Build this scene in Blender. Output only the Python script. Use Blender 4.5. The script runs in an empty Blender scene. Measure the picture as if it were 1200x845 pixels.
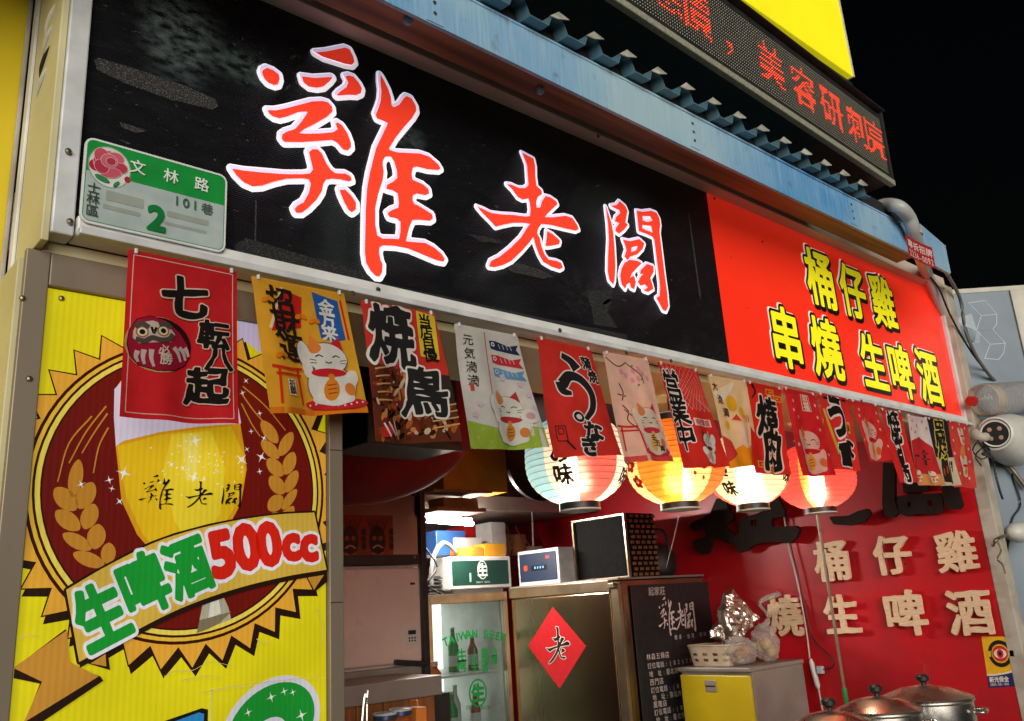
import bpy, bmesh, math, random
import numpy as np
from mathutils import Vector, Matrix
from mathutils.geometry import delaunay_2d_cdt
random.seed(7)
rad = math.radians
scene = bpy.context.scene
COL = scene.collection

# ------------------------------------------------------------------ camera
FPX, YAW, PITCH, ROLL = 1017.3, 42.356, 15.849, 3.702     # focal length in photo pixels, degrees
CAM = Vector((0.0, -1.5, 1.6))
def cam_axes():
    y, p, r = rad(YAW), rad(PITCH), rad(ROLL)
    f = Vector((math.sin(y) * math.cos(p), math.cos(y) * math.cos(p), math.sin(p)))
    rt = Vector((math.cos(y), -math.sin(y), 0))
    d = f.cross(rt)
    return (math.cos(r) * rt + math.sin(r) * d, -math.sin(r) * rt + math.cos(r) * d, f)
AX = cam_axes()
cd = bpy.data.cameras.new('camera')
cd.sensor_fit = 'HORIZONTAL'; cd.sensor_width = 36.0; cd.lens = 36.0 * FPX / 1200.0
cd.clip_start = 0.05; cd.clip_end = 500
cam = bpy.data.objects.new('camera', cd)
m = Matrix((AX[0], -AX[1], -AX[2])).transposed().to_4x4()
m.translation = CAM
cam.matrix_world = m
COL.objects.link(cam); scene.camera = cam

# ------------------------------------------------------------------ night sky, street light
world = bpy.data.worlds.new('World'); scene.world = world; world.use_nodes = True
nt = world.node_tree
bg = nt.nodes['Background']
sky = nt.nodes.new('ShaderNodeTexSky'); sky.sky_type = 'NISHITA'; sky.sun_disc = False
SUN_EL, SUN_AZ = 2.5, 216.0        # low, broad glow of the lit street in front of the stall
sky.sun_elevation = rad(SUN_EL); sky.sun_rotation = rad(SUN_AZ)
nt.links.new(sky.outputs[0], bg.inputs[0]); bg.inputs[1].default_value = 0.0008
sl = bpy.data.lights.new('street_glow', 'SUN'); sl.energy = 3.2; sl.angle = rad(50); sl.color = (1.0, 0.93, 0.83)
so = bpy.data.objects.new('street_glow', sl); COL.objects.link(so)
sd = Vector((math.sin(rad(SUN_AZ)) * math.cos(rad(SUN_EL)), math.cos(rad(SUN_AZ)) * math.cos(rad(SUN_EL)), math.sin(rad(SUN_EL))))
so.rotation_euler = sd.to_track_quat('Z', 'Y').to_euler(); so.location = (0, -6, 5)

scene.view_settings.view_transform = 'Standard'; scene.view_settings.look = 'None'
scene.view_settings.exposure = 0.42; scene.view_settings.gamma = 1.0
scene.view_settings.use_curve_mapping = False
scene.cycles.use_denoising = True
scene.cycles.max_bounces = 8; scene.cycles.transparent_max_bounces = 16
scene.cycles.sample_clamp_indirect = 4.0
scene.cycles.caustics_reflective = False; scene.cycles.caustics_refractive = False

# ------------------------------------------------------------------ pixel -> place
def ray(px, py):
    return AX[0] * ((px - 600) / FPX) + AX[1] * ((py - 422.5) / FPX) + AX[2]
def hit(px, py, axis, val):
    d = ray(px, py); t = (val - CAM[axis]) / d[axis]
    return CAM + d * t
def fx(px, py, Y=0.0):                 # on a plane parallel to the front
    p = hit(px, py, 1, Y); return (p.x, p.z)
def sx(px, py, X):                     # on a plane parallel to the side wall: (depth, height)
    p = hit(px, py, 0, X); return (p.y, p.z)

# ------------------------------------------------------------------ materials
def srgb(c):
    if isinstance(c, str):
        c = tuple(int(c[i:i + 2], 16) / 255 for i in (0, 2, 4))
    return tuple((x / 12.92 if x <= 0.04045 else ((x + 0.055) / 1.055) ** 2.4) for x in c)
MATS = {}
def mat_base(name):
    m = bpy.data.materials.new(name); m.use_nodes = True
    n = m.node_tree.nodes; b = n['Principled BSDF']
    MATS[name] = m
    return m, n, m.node_tree.links, b
def noise_mix(n, l, c1, c2, scale, detail=4, lo=.35, hi=.65, coord='Object', stretch=None, dist=0.0):
    tc = n.new('ShaderNodeTexCoord'); src = tc.outputs[coord]
    if stretch:
        mp = n.new('ShaderNodeMapping'); mp.inputs['Scale'].default_value = stretch
        l.new(src, mp.inputs[0]); src = mp.outputs[0]
    t = n.new('ShaderNodeTexNoise'); t.inputs['Scale'].default_value = scale; t.inputs['Detail'].default_value = detail
    t.inputs['Distortion'].default_value = dist
    l.new(src, t.inputs['Vector'])
    r = n.new('ShaderNodeMapRange'); r.inputs[1].default_value = lo; r.inputs[2].default_value = hi
    l.new(t.outputs[0], r.inputs[0])
    mx = n.new('ShaderNodeMix'); mx.data_type = 'RGBA'
    l.new(r.outputs[0], mx.inputs['Factor'])
    for inp, c in ((mx.inputs['A'], c1), (mx.inputs['B'], c2)):
        if isinstance(c, tuple): inp.default_value = (*c[:3], 1)
        else: l.new(c, inp)
    return mx.outputs['Result'], r.outputs[0], src
def simple(name, col, rough=.5, metal=0.0, col2=None, scale=8, bump=0.0, bscale=60, spec=.5, trans=0.0, stretch=None, rough2=None, lo=.35, hi=.65):
    """painted / metal / plastic surface with uneven colour, wear and fine relief"""
    m, n, l, b = mat_base(name)
    b.inputs['Roughness'].default_value = rough; b.inputs['Metallic'].default_value = metal
    b.inputs['Specular IOR Level'].default_value = spec
    if trans: b.inputs['Transmission Weight'].default_value = trans
    c2 = col2 or tuple(x * .78 for x in col)
    out, fac, src = noise_mix(n, l, col, c2, scale, stretch=stretch, lo=lo, hi=hi)
    l.new(out, b.inputs['Base Color'])
    if rough2 is not None:
        r = n.new('ShaderNodeMapRange'); r.inputs[3].default_value = rough; r.inputs[4].default_value = rough2
        l.new(fac, r.inputs[0]); l.new(r.outputs[0], b.inputs['Roughness'])
    if bump:
        t = n.new('ShaderNodeTexNoise'); t.inputs['Scale'].default_value = bscale; l.new(src, t.inputs['Vector'])
        bp = n.new('ShaderNodeBump'); bp.inputs['Strength'].default_value = bump; bp.inputs['Distance'].default_value = .002
        l.new(t.outputs[0], bp.inputs['Height']); l.new(bp.outputs[0], b.inputs['Normal'])
    return m
def attr_mat(name, rough=.5, emit=0.0, translucent=0.0, wear=.12, wscale=30, ribs=None, weave=0.0, spec=.4, transparent=0.0, base_mul=1.0):
    """printed surface: the print's colour is stored per face ('Col')"""
    m, n, l, b = mat_base(name)
    at = n.new('ShaderNodeAttribute'); at.attribute_name = 'Col'
    dk = n.new('ShaderNodeMix'); dk.data_type = 'RGBA'; dk.blend_type = 'MULTIPLY'; dk.inputs['Factor'].default_value = 1
    out, fac, src = noise_mix(n, l, (1, 1, 1), (1 - wear,) * 3, wscale, detail=6)
    l.new(at.outputs['Color'], dk.inputs['A']); l.new(out, dk.inputs['B'])
    colr = dk.outputs['Result']
    if ribs:                                   # flutes of a hollow plastic board
        sp = n.new('ShaderNodeSeparateXYZ'); l.new(src, sp.inputs[0])
        mu = n.new('ShaderNodeMath'); mu.operation = 'MULTIPLY'; mu.inputs[1].default_value = 2 * math.pi / ribs[1]
        l.new(sp.outputs[ribs[0]], mu.inputs[0])
        sn = n.new('ShaderNodeMath'); sn.operation = 'SINE'; l.new(mu.outputs[0], sn.inputs[0])
        mr = n.new('ShaderNodeMapRange'); mr.inputs[1].default_value = -1; mr.inputs[3].default_value = 1 - ribs[2]; mr.inputs[4].default_value = 1
        l.new(sn.outputs[0], mr.inputs[0])
        d2 = n.new('ShaderNodeMix'); d2.data_type = 'RGBA'; d2.blend_type = 'MULTIPLY'; d2.inputs['Factor'].default_value = 1
        l.new(colr, d2.inputs['A']); l.new(mr.outputs[0], d2.inputs['B']); colr = d2.outputs['Result']
        bp = n.new('ShaderNodeBump'); bp.inputs['Strength'].default_value = .05; bp.inputs['Distance'].default_value = .001
        l.new(sn.outputs[0], bp.inputs['Height']); l.new(bp.outputs[0], b.inputs['Normal'])
    if base_mul < 1:                           # translucent sign board: reflects less, glows through
        bm_ = n.new('ShaderNodeMix'); bm_.data_type = 'RGBA'; bm_.blend_type = 'MULTIPLY'; bm_.inputs['Factor'].default_value = 1
        l.new(colr, bm_.inputs['A']); bm_.inputs['B'].default_value = (base_mul,) * 3 + (1,); l.new(bm_.outputs['Result'], b.inputs['Base Color'])
    else: l.new(colr, b.inputs['Base Color'])
    b.inputs['Roughness'].default_value = rough; b.inputs['Specular IOR Level'].default_value = spec
    if emit:
        l.new(colr, b.inputs['Emission Color']); b.inputs['Emission Strength'].default_value = emit
    if weave:
        t = n.new('ShaderNodeTexNoise'); t.inputs['Scale'].default_value = 700; l.new(src, t.inputs['Vector'])
        t2 = n.new('ShaderNodeTexNoise'); t2.inputs['Scale'].default_value = 22; l.new(src, t2.inputs['Vector'])
        ad = n.new('ShaderNodeMath'); ad.operation = 'MULTIPLY_ADD'; ad.inputs[1].default_value = 3.0
        l.new(t2.outputs[0], ad.inputs[0]); l.new(t.outputs[0], ad.inputs[2])
        bp = n.new('ShaderNodeBump'); bp.inputs['Strength'].default_value = weave; bp.inputs['Distance'].default_value = .003
        l.new(ad.outputs[0], bp.inputs['Height']); l.new(bp.outputs[0], b.inputs['Normal'])
    sh = b.outputs[0]
    if translucent:
        tr = n.new('ShaderNodeBsdfTranslucent'); l.new(colr, tr.inputs[0])
        mx = n.new('ShaderNodeMixShader'); mx.inputs[0].default_value = translucent
        l.new(sh, mx.inputs[1]); l.new(tr.outputs[0], mx.inputs[2]); sh = mx.outputs[0]
    if transparent:                            # paper: part of the light goes through forwards, softened
        tr = n.new('ShaderNodeBsdfRefraction'); tr.inputs['Roughness'].default_value = .62; tr.inputs['IOR'].default_value = 1.25; l.new(colr, tr.inputs[0])
        mx = n.new('ShaderNodeMixShader'); mx.inputs[0].default_value = transparent
        l.new(sh, mx.inputs[1]); l.new(tr.outputs[0], mx.inputs[2]); sh = mx.outputs[0]
    l.new(sh, n['Material Output'].inputs[0])
    return m

# ------------------------------------------------------------------ objects
def link(o, parent=None):
    COL.objects.link(o)
    if parent: o.parent = parent
    return o
def tag(o, label, cat=None, group=None, kind=None):
    if label: o['label'] = label
    if cat: o['category'] = cat
    if group: o['group'] = group
    if kind: o['kind'] = kind
    return o
def thing(name, label, cat, loc=(0, 0, 0), group=None, rot=None):
    o = bpy.data.objects.new(name, None); o.location = loc; o.empty_display_size = .1
    if rot: o.rotation_euler = rot
    link(o); return tag(o, label, cat, group)
def obj(name, bm, mat, parent=None, smooth=False, world=True, autosmooth=None):
    """bm in world coordinates -> mesh object (parent's own place is taken off)"""
    me = bpy.data.meshes.new(name)
    if parent is not None and world:
        off = Matrix.Identity(4); p = parent
        while p is not None:
            off = p.matrix_basis @ off; p = p.parent
        bmesh.ops.transform(bm, matrix=off.inverted(), verts=bm.verts)
    bmesh.ops.recalc_face_normals(bm, faces=bm.faces)
    bm.to_mesh(me); bm.free()
    for mt in (mat if isinstance(mat, (list, tuple)) else [mat]):
        me.materials.append(MATS[mt] if isinstance(mt, str) else mt)
    if smooth:
        for p in me.polygons: p.use_smooth = True
        if autosmooth: 
            me.set_sharp_from_angle(angle=rad(autosmooth))
    return link(bpy.data.objects.new(name, me), parent)
def B(): return bmesh.new()
def box(bm, lo, hi, bevel=0.0, rz=0.0, seg=2):
    lo, hi = Vector(lo), Vector(hi)
    c = (lo + hi) / 2; s = hi - lo
    r = bmesh.ops.create_cube(bm, size=1)
    vs = r['verts']
    bmesh.ops.scale(bm, vec=s, verts=vs)
    if bevel:
        es = {e for v in vs for e in v.link_edges}
        rr = bmesh.ops.bevel(bm, geom=list(es), offset=bevel, segments=seg, affect='EDGES', profile=.5)
        vs = list({v for f in rr['faces'] for v in f.verts} | {v for v in vs if v.is_valid})
    if rz: bmesh.ops.rotate(bm, cent=(0, 0, 0), matrix=Matrix.Rotation(rz, 3, 'Z'), verts=vs)
    bmesh.ops.translate(bm, vec=c, verts=vs)
    return vs
def tube(bm, pts, r, n=8, caps=True, taper=None):
    pts = [Vector(p) for p in pts]; rings = []
    up = Vector((0, 0, 1))
    for i, p in enumerate(pts):
        t = (pts[min(i + 1, len(pts) - 1)] - pts[max(i - 1, 0)]).normalized()
        a = t.cross(up)
        if a.length < .05: a = t.cross(Vector((1, 0, 0)))
        a.normalize(); b = t.cross(a).normalized()
        rr = r if taper is None else r * taper[i]
        rings.append([bm.verts.new(p + a * (rr * math.cos(2 * math.pi * k / n)) + b * (rr * math.sin(2 * math.pi * k / n))) for k in range(n)])
    for i in range(len(rings) - 1):
        for k in range(n):
            bm.faces.new((rings[i][k], rings[i][(k + 1) % n], rings[i + 1][(k + 1) % n], rings[i + 1][k]))
    if caps:
        bm.faces.new(rings[0][::-1]); bm.faces.new(rings[-1])
def lathe(bm, prof, c, n=32, axis='Z', mtx=None):
    """prof = [(r, h), ...]"""
    rings = []
    for r, h in prof:
        ring = []
        for k in range(n):
            a = 2 * math.pi * k / n
            v = Vector((r * math.cos(a), r * math.sin(a), h))
            if mtx is not None: v = mtx @ v
            ring.append(bm.verts.new(v + Vector(c)))
        rings.append(ring)
    for i in range(len(rings) - 1):
        for k in range(n):
            bm.faces.new((rings[i][k], rings[i][(k + 1) % n], rings[i + 1][(k + 1) % n], rings[i + 1][k]))
    if prof[0][0] > 1e-6: bm.faces.new(rings[0][::-1])
    if prof[-1][0] > 1e-6: bm.faces.new(rings[-1])
    bmesh.ops.remove_doubles(bm, verts=bm.verts, dist=1e-7)
def smooth_path(pts, k=6):
    """Catmull-Rom through the points"""
    P = [Vector(p) for p in pts]; P = [P[0] * 2 - P[1]] + P + [P[-1] * 2 - P[-2]]
    out = []
    for i in range(1, len(P) - 2):
        for j in range(k):
            t = j / k
            out.append(.5 * ((2 * P[i]) + (P[i + 1] - P[i - 1]) * t + (2 * P[i - 1] - 5 * P[i] + 4 * P[i + 1] - P[i + 2]) * t * t + (3 * P[i] - P[i - 1] - 3 * P[i + 1] + P[i + 2]) * t ** 3))
    return out + [P[-2]]

# ------------------------------------------------------------------ flat shapes: outlines, glyphs, thickening
def seg_pts(contours):
    A = []; Bq = []
    for c in contours:
        c = np.asarray(c, float); A.append(c); Bq.append(np.roll(c, -1, 0))
    return np.concatenate(A), np.concatenate(Bq)
def inside(contours, P):
    a, b = seg_pts(contours)
    x, y = P[:, 0][:, None], P[:, 1][:, None]
    out = np.zeros(len(P), bool)
    CH = max(1, int(3e6 // max(1, len(a))))
    for i in range(0, len(P), CH):
        X, Y = x[i:i + CH], y[i:i + CH]
        cond = (a[:, 1] > Y) != (b[:, 1] > Y)
        with np.errstate(divide='ignore', invalid='ignore'):
            xi = a[:, 0] + (Y - a[:, 1]) / (b[:, 1] - a[:, 1]) * (b[:, 0] - a[:, 0])
        out[i:i + CH] = (np.sum(cond & (X < xi), axis=1) % 2).astype(bool)
    return out
def seg_dist(contours, P):
    a, b = seg_pts(contours); d = b - a; L = np.maximum((d ** 2).sum(1), 1e-12)
    out = np.zeros(len(P)); CH = max(1, int(2e6 // max(1, len(a))))
    for i in range(0, len(P), CH):
        q = P[i:i + CH][:, None, :] - a[None]
        t = np.clip((q * d).sum(2) / L, 0, 1)
        out[i:i + CH] = np.sqrt((((q - t[..., None] * d)) ** 2).sum(2).min(1))
    return out
def rdp(c, tol):
    c = np.asarray(c)
    if len(c) < 5: return c
    def go(i, j, keep):
        if j <= i + 1: return
        a, b = c[i], c[j]; d = b - a; L = np.hypot(*d)
        q = c[i + 1:j] - a
        h = np.abs(q[:, 0] * d[1] - q[:, 1] * d[0]) / L if L > 1e-9 else np.hypot(q[:, 0], q[:, 1])
        k = int(h.argmax())
        if h[k] > tol:
            k += i + 1; keep.add(k); go(i, k, keep); go(k, j, keep)
    n = len(c); far = int(((c - c[0]) ** 2).sum(1).argmax())
    cc = c; keep = {0, far}
    go(0, far, keep)
    c2 = np.concatenate([c, c[:1]]); c = c2; go(far, n, keep); c = cc
    return cc[sorted(k for k in keep if k < n)]
def thicken(contours, d, N=110, tol=None, brush=0.0, seed=0):
    """outline moved outwards by d (inwards if negative) with round corners"""
    a, _ = seg_pts(contours)
    mg = abs(d) * 1.6 + brush * 1.6 + 1e-6; lo, hi = a.min(0) - mg, a.max(0) + mg
    h = max(hi - lo) / N
    nx, ny = int((hi[0] - lo[0]) / h) + 3, int((hi[1] - lo[1]) / h) + 3
    gx, gy = lo[0] + h * (np.arange(nx) - 1), lo[1] + h * (np.arange(ny) - 1)
    P = np.stack(np.meshgrid(gx, gy, indexing='ij'), -1).reshape(-1, 2)
    Q = P
    if brush:                                  # hand-drawn: the outline sways and the stroke swells and thins
        rs_ = np.random.RandomState(seed); f_ = rs_.uniform(4, 8, (4, 2)) / max(hi - lo); ph_ = rs_.uniform(0, 6.28, 4)
        sw = [np.sin(P @ f_[k] * (1 if k < 2 else 2.2) + ph_[k]) for k in range(4)]
        Q = P + np.stack([sw[0], sw[1]], 1) * brush * .55
    s = seg_dist(contours, Q) * np.where(inside(contours, Q), -1, 1) - d
    if brush: s = s - brush * .38 * (sw[2] + .7 * sw[3])
    s = s.reshape(nx, ny); s[s == 0] = 1e-9
    nxt = {}
    def ip(i, j, k, l):
        t = s[i, j] / (s[i, j] - s[k, l])
        return (gx[i] + (gx[k] - gx[i]) * t, gy[j] + (gy[l] - gy[j]) * t)
    neg = s < 0
    code = neg[:-1, :-1] * 1 + neg[1:, :-1] * 2 + neg[1:, 1:] * 4 + neg[:-1, 1:] * 8
    pos = {}
    T = {1: [(3, 0)], 2: [(0, 1)], 3: [(3, 1)], 4: [(1, 2)], 5: [(3, 0), (1, 2)], 6: [(0, 2)], 7: [(3, 2)], 8: [(2, 3)], 9: [(2, 0)],
         10: [(0, 1), (2, 3)], 11: [(2, 1)], 12: [(1, 3)], 13: [(1, 0)], 14: [(0, 3)]}
    for i, j in zip(*np.nonzero((code > 0) & (code < 15))):
        E = {0: ((i, j, i + 1, j)), 1: ((i + 1, j, i + 1, j + 1)), 2: ((i, j + 1, i + 1, j + 1)), 3: ((i, j, i, j + 1))}
        for p, q in T[int(code[i, j])]:
            nxt.setdefault(E[p], []).append(E[q])
            for e in (E[p], E[q]):
                if e not in pos: pos[e] = ip(*e)
    out = []
    while nxt:
        k0 = next(iter(nxt)); loop = []; k = k0
        while k in nxt:
            loop.append(pos[k]); v = nxt[k]; k2 = v.pop()
            if not v: del nxt[k]
            k = k2
            if k == k0: break
        if len(loop) > 5:
            c = rdp(np.array(loop), tol or h * .35)
            if len(c) > 2: out.append(c)
    return out
GL = {}
def glyph_raw(chars):
    """outlines of Blender's built-in font, one list of loops per character, em units"""
    chars = [c for c in chars if c not in GL]
    if not chars: return
    cu = bpy.data.curves.new('g', 'FONT'); cu.resolution_u = 3; o = bpy.data.objects.new('g', cu); COL.objects.link(o)
    for ch in chars:
        cu.body = ch; bpy.context.view_layer.update()
        me = o.evaluated_get(bpy.context.evaluated_depsgraph_get()).to_mesh()
        cnt = {}
        for p in me.polygons:
            for a, b in p.edge_keys: cnt[(a, b)] = cnt.get((a, b), 0) + 1
        adj = {}
        for (a, b), k in cnt.items():
            if k == 1: adj.setdefault(a, []).append(b); adj.setdefault(b, []).append(a)
        co = [(v.co.x, v.co.y) for v in me.vertices]; seen = set(); loops = []
        for s0 in adj:
            if s0 in seen: continue
            lp = [s0]; seen.add(s0); prev, cur = None, s0
            while True:
                nb = [x for x in adj[cur] if x != prev and x not in seen]
                if not nb: break
                prev, cur = cur, nb[0]; seen.add(cur); lp.append(cur)
            if len(lp) > 2: loops.append(np.array([co[i] for i in lp]))
        GL[ch] = loops; o.to_mesh_clear()
    bpy.data.objects.remove(o); bpy.data.curves.remove(cu)
GT = {}
def glyph(ch, w=0.0, N=90, brush=0.0):
    """CJK em box -> unit box centred on 0; w = extra stroke weight in em"""
    k = (ch, round(w, 3), N, brush)
    if k not in GT:
        glyph_raw([ch])
        lo = GL[ch]
        if ord(ch) < 0x2000: c = np.array([0.0, 0.36])
        else: c = np.array([0.5, 0.38])
        q = [np.asarray(x) - c for x in lo]
        if ord(ch) < 0x2000 and q:
            a = np.concatenate(q); q = [x - [(a[:, 0].min() + a[:, 0].max()) / 2, 0] for x in q]
        GT[k] = thicken(q, w, N, brush=brush, seed=ord(ch)) if ((abs(w) > 1e-4 or brush) and q) else q
    return GT[k]
def xf(contours, c=(0, 0), s=1.0, rot=0.0, shear=0.0):
    sxx, syy = (s, s) if not isinstance(s, tuple) else s
    ca, sa = math.cos(rot), math.sin(rot); out = []
    for k in contours:
        k = np.asarray(k, float); x = k[:, 0] * sxx + k[:, 1] * syy * shear; y = k[:, 1] * syy
        out.append(np.stack([c[0] + x * ca - y * sa, c[1] + x * sa + y * ca], 1))
    return out
def ell(cx, cy, rx, ry, n=24, rot=0.0, a0=0.0, a1=2 * math.pi):
    t = np.linspace(a0, a1, n, endpoint=(a1 - a0 < 6.28)); x, y = rx * np.cos(t), ry * np.sin(t)
    return np.stack([cx + x * math.cos(rot) - y * math.sin(rot), cy + x * math.sin(rot) + y * math.cos(rot)], 1)
def stroke(pts, w, w1=None, curve=True):
    """a brush stroke: band of width w..w1 along the points"""
    P = [Vector((p[0], p[1], 0)) for p in pts]
    if curve and len(P) > 2: P = smooth_path(P, 5)
    w1 = w if w1 is None else w1; L, R = [], []
    for i, p in enumerate(P):
        t = (P[min(i + 1, len(P) - 1)] - P[max(i - 1, 0)]).normalized(); nn = Vector((-t.y, t.x, 0))
        k = (w + (w1 - w) * i / max(1, len(P) - 1)) / 2
        L.append(p + nn * k); R.append(p - nn * k)
    return np.array([(q.x, q.y) for q in L + R[::-1]])
def rrect(cx, cy, w, h, r, n=5):
    out = []
    for sx_, sy_, a in ((1, 1, 0), (-1, 1, 90), (-1, -1, 180), (1, -1, 270)):
        for k in range(n + 1):
            t = rad(a + 90 * k / n); out.append((cx + sx_ * (w / 2 - r) + r * math.cos(t), cy + sy_ * (h / 2 - r) + r * math.sin(t)))
    return np.array(out)
def triangulate(contours, step=0.0):
    V, E = [], []
    for c in contours:
        c = np.asarray(c); i0 = len(V)
        if step:
            cc = []
            for a, b in zip(c, np.roll(c, -1, 0)):
                k = max(1, int(np.hypot(*(b - a)) / step + .5))
                cc += [a + (b - a) * j / k for j in range(k)]
            c = np.array(cc)
        V += [tuple(p) for p in c]; n = len(c)
        E += [(i0 + i, i0 + (i + 1) % n) for i in range(n)]
    if step:
        a = np.array(V); lo, hi = a.min(0), a.max(0)
        gx, gy = np.arange(lo[0] + step / 2, hi[0], step), np.arange(lo[1] + step / 2, hi[1], step)
        if len(gx) and len(gy):
            P = np.stack(np.meshgrid(gx, gy), -1).reshape(-1, 2)
            P = P[inside(contours, P)]
            if len(P): P = P[seg_dist(contours, P) > step * .3]
            V += [tuple(p) for p in P]
    vv, _, ff, *_ = delaunay_2d_cdt([Vector(p) for p in V], E, [], 0, 1e-7)
    vv = np.array([(p.x, p.y) for p in vv])
    if not ff: return vv, []
    F = np.array([f[:3] for f in ff]); cen = vv[F].mean(1)
    F = F[inside(contours, cen)]
    return vv, F

class Print:
    """flat print laid on a surface: fn(u, v, height above the surface) -> place"""
    def __init__(s, fn, lay=.0008, step=0.0):
        s.fn, s.lay, s.step = fn, lay, step; s.k = 1; s.pieces = []; s.new(None)
    def new(s, name):
        """the next shapes form a piece (part) of their own"""
        s.bm = bmesh.new(); s.cl = s.bm.loops.layers.float_color.new('Col'); s.pieces.append([name, s.bm]); return s
    def poly(s, contours, col, up=True, step=None):
        if not isinstance(contours, (list, tuple)): contours = [contours]
        contours = [np.asarray(c, float) for c in contours if len(c) > 2]
        if not contours: return s
        st = s.step if step is None else step
        V, F = triangulate(contours, st)
        c = (*srgb(col), 1); h = s.k * s.lay
        vs = {}
        for f in F:
            q = []
            for i in f:
                if i not in vs: vs[i] = s.bm.verts.new(s.fn(V[i][0], V[i][1], h))
                q.append(vs[i])
            try: fc = s.bm.faces.new(q)
            except ValueError: continue
            for lp in fc.loops: lp[s.cl] = c
        if up: s.k += 1
        return s
    def text(s, ch, c, size, col, w=.03, out=None, ow=.06, rot=0.0, shear=0.0, N=80, shadow=None):
        base = glyph(ch, w, N, s.brush); keep = (s.bm, s.cl)
        if s.split: s.new('printed_character')
        if shadow:
            s.poly(xf(glyph(ch, w + shadow[1], N, s.brush), (c[0] + shadow[2], c[1] + shadow[3]), size, rot, shear), shadow[0])
        if out: s.poly(xf(glyph(ch, w + ow, N, s.brush), c, size, rot, shear), out)
        s.poly(xf(base, c, size, rot, shear), col)
        if shadow: s.k -= 1
        if out: s.k -= 1
        s.k -= 1
        if s.split: s.bm, s.cl = keep
        return s
    split = True; brush = 0.0
    def lift(s, n=1): s.k += n; return s
    def obj(s, name, mat, parent=None):
        off = Matrix.Identity(4); p = parent; out = None
        while p is not None:
            off = p.matrix_basis @ off; p = p.parent
        for nm, bm in s.pieces:
            if not len(bm.verts): bm.free(); continue
            nm = nm or name; me = bpy.data.meshes.new(nm)
            bmesh.ops.transform(bm, matrix=off.inverted(), verts=bm.verts)
            bm.to_mesh(me); bm.free(); me.materials.append(MATS[mat])
            out = link(bpy.data.objects.new(nm, me), parent)
        return out
def front(Y):   return lambda u, v, h: Vector((u, Y - h, v))      # faces the street
def leftward(X): return lambda u, v, h: Vector((X - h, u, v))     # faces -X, u = depth
def solid_glyph(bm, contours, fn, d0, d1):
    """letter cut from thick board: outline extruded from height d0 to d1 above the surface"""
    V, F = triangulate([np.asarray(c) for c in contours])
    a = [bm.verts.new(fn(p[0], p[1], d1)) for p in V]; b = [bm.verts.new(fn(p[0], p[1], d0)) for p in V]
    cnt = {}
    for f in F:
        f = [int(i) for i in f]
        bm.faces.new([a[i] for i in f]); bm.faces.new([b[i] for i in f[::-1]])
        for k in range(3):
            e = (f[k], f[(k + 1) % 3]); cnt[e] = 1
    for (i, j) in cnt:
        if (j, i) not in cnt: bm.faces.new((a[j], a[i], b[i], b[j]))
    for v in [v for v in bm.verts if not v.link_faces]: bm.verts.remove(v)
# ------------------------------------------------------------------ material list
simple('asphalt', (.05, .05, .05), .9, col2=(.035, .035, .036), scale=3, bump=.6)
simple('tile_floor', (.34, .31, .28), .5, col2=(.24, .22, .2), scale=4)
simple('frame_grey', (.70, .73, .75), .36, .1, col2=(.52, .54, .55), scale=14, rough2=.55, bump=.15)
simple('frame_white', (.76, .77, .76), .42, .05, col2=(.56, .56, .53), scale=9, bump=.12, lo=.45, hi=.75)
simple('steel_brown', (.30, .25, .19), .42, .45, col2=(.22, .18, .13), scale=5, rough2=.6, stretch=(1, 1, .3))
simple('box_cream', (.62, .58, .34), .5, .0, col2=(.52, .48, .27), scale=4, bump=.08)
simple('strip_brown', (.66, .55, .45), .6, .0, col2=(.55, .45, .37), scale=6, stretch=(.3, 1, 1))
simple('soffit_wood', (.34, .17, .08), .6, col2=(.12, .06, .03), scale=10, stretch=(.12, 3, 3), bump=.4)
simple('dark_void', (.012, .012, .013), .8)
simple('black_plastic', (.014, .014, .015), .42, col2=(.022, .022, .022), scale=30)
simple('speaker_cloth', (.010, .010, .010), .95, col2=(.014, .014, .014), scale=60, spec=.05)
simple('black_metal', (.02, .02, .022), .5, .3, col2=(.035, .033, .03), scale=14)
simple('screw_steel', (.32, .28, .2), .35, .9, col2=(.16, .11, .06), scale=60)
simple('yellow_wall', (.72, .56, .02), .4, col2=(.64, .48, .015), scale=3)
simple('pipe_grey', (.50, .52, .52), .4, col2=(.36, .37, .36), scale=8, bump=.06)
simple('cable_grey', (.16, .15, .13), .5)
simple('cable_black', (.012, .012, .012), .45)
simple('cable_white', (.55, .50, .44), .5, col2=(.42, .38, .33))
simple('wire_pole', (.30, .24, .17), .45, .5, col2=(.20, .15, .10), scale=20)
simple('red_wall', (.55, .008, .014), .34, col2=(.36, .004, .009), scale=3.5, bump=.22, bscale=9, rough2=.5)
simple('pillar_cream', (.46, .42, .35), .6, col2=(.30, .26, .2), scale=12, bump=.3, lo=.4, hi=.7)
simple('wood_letter', (.80, .57, .37), .5, col2=(.68, .46, .27), scale=30, stretch=(1, 1, 5), bump=.1)
simple('dark_letter', (.016, .010, .008), .75, col2=(.024, .014, .010), scale=12, bump=.12, spec=.15)
simple('steel', (.36, .255, .15), .20, 1.0, col2=(.30, .205, .118), scale=1.2, rough2=.30, stretch=(4, 4, .15), bump=.05, bscale=2)
simple('steel_bright', (.74, .73, .70), .15, 1.0, col2=(.52, .48, .42), scale=9, rough2=.38, bump=.06, bscale=40)
simple('steel_trim', (.42, .33, .22), .3, .9, col2=(.3, .22, .14), scale=9)
simple('white_enamel', (.68, .50, .43), .26, col2=(.60, .43, .36), scale=5, rough2=.42)  # white enamel with the red lantern light tinted into its colour
simple('white_plastic', (.58, .56, .52), .4, col2=(.48, .45, .41), scale=10)
simple('pink_wall', (.42, .24, .18), .6, col2=(.34, .19, .15), scale=3)
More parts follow.
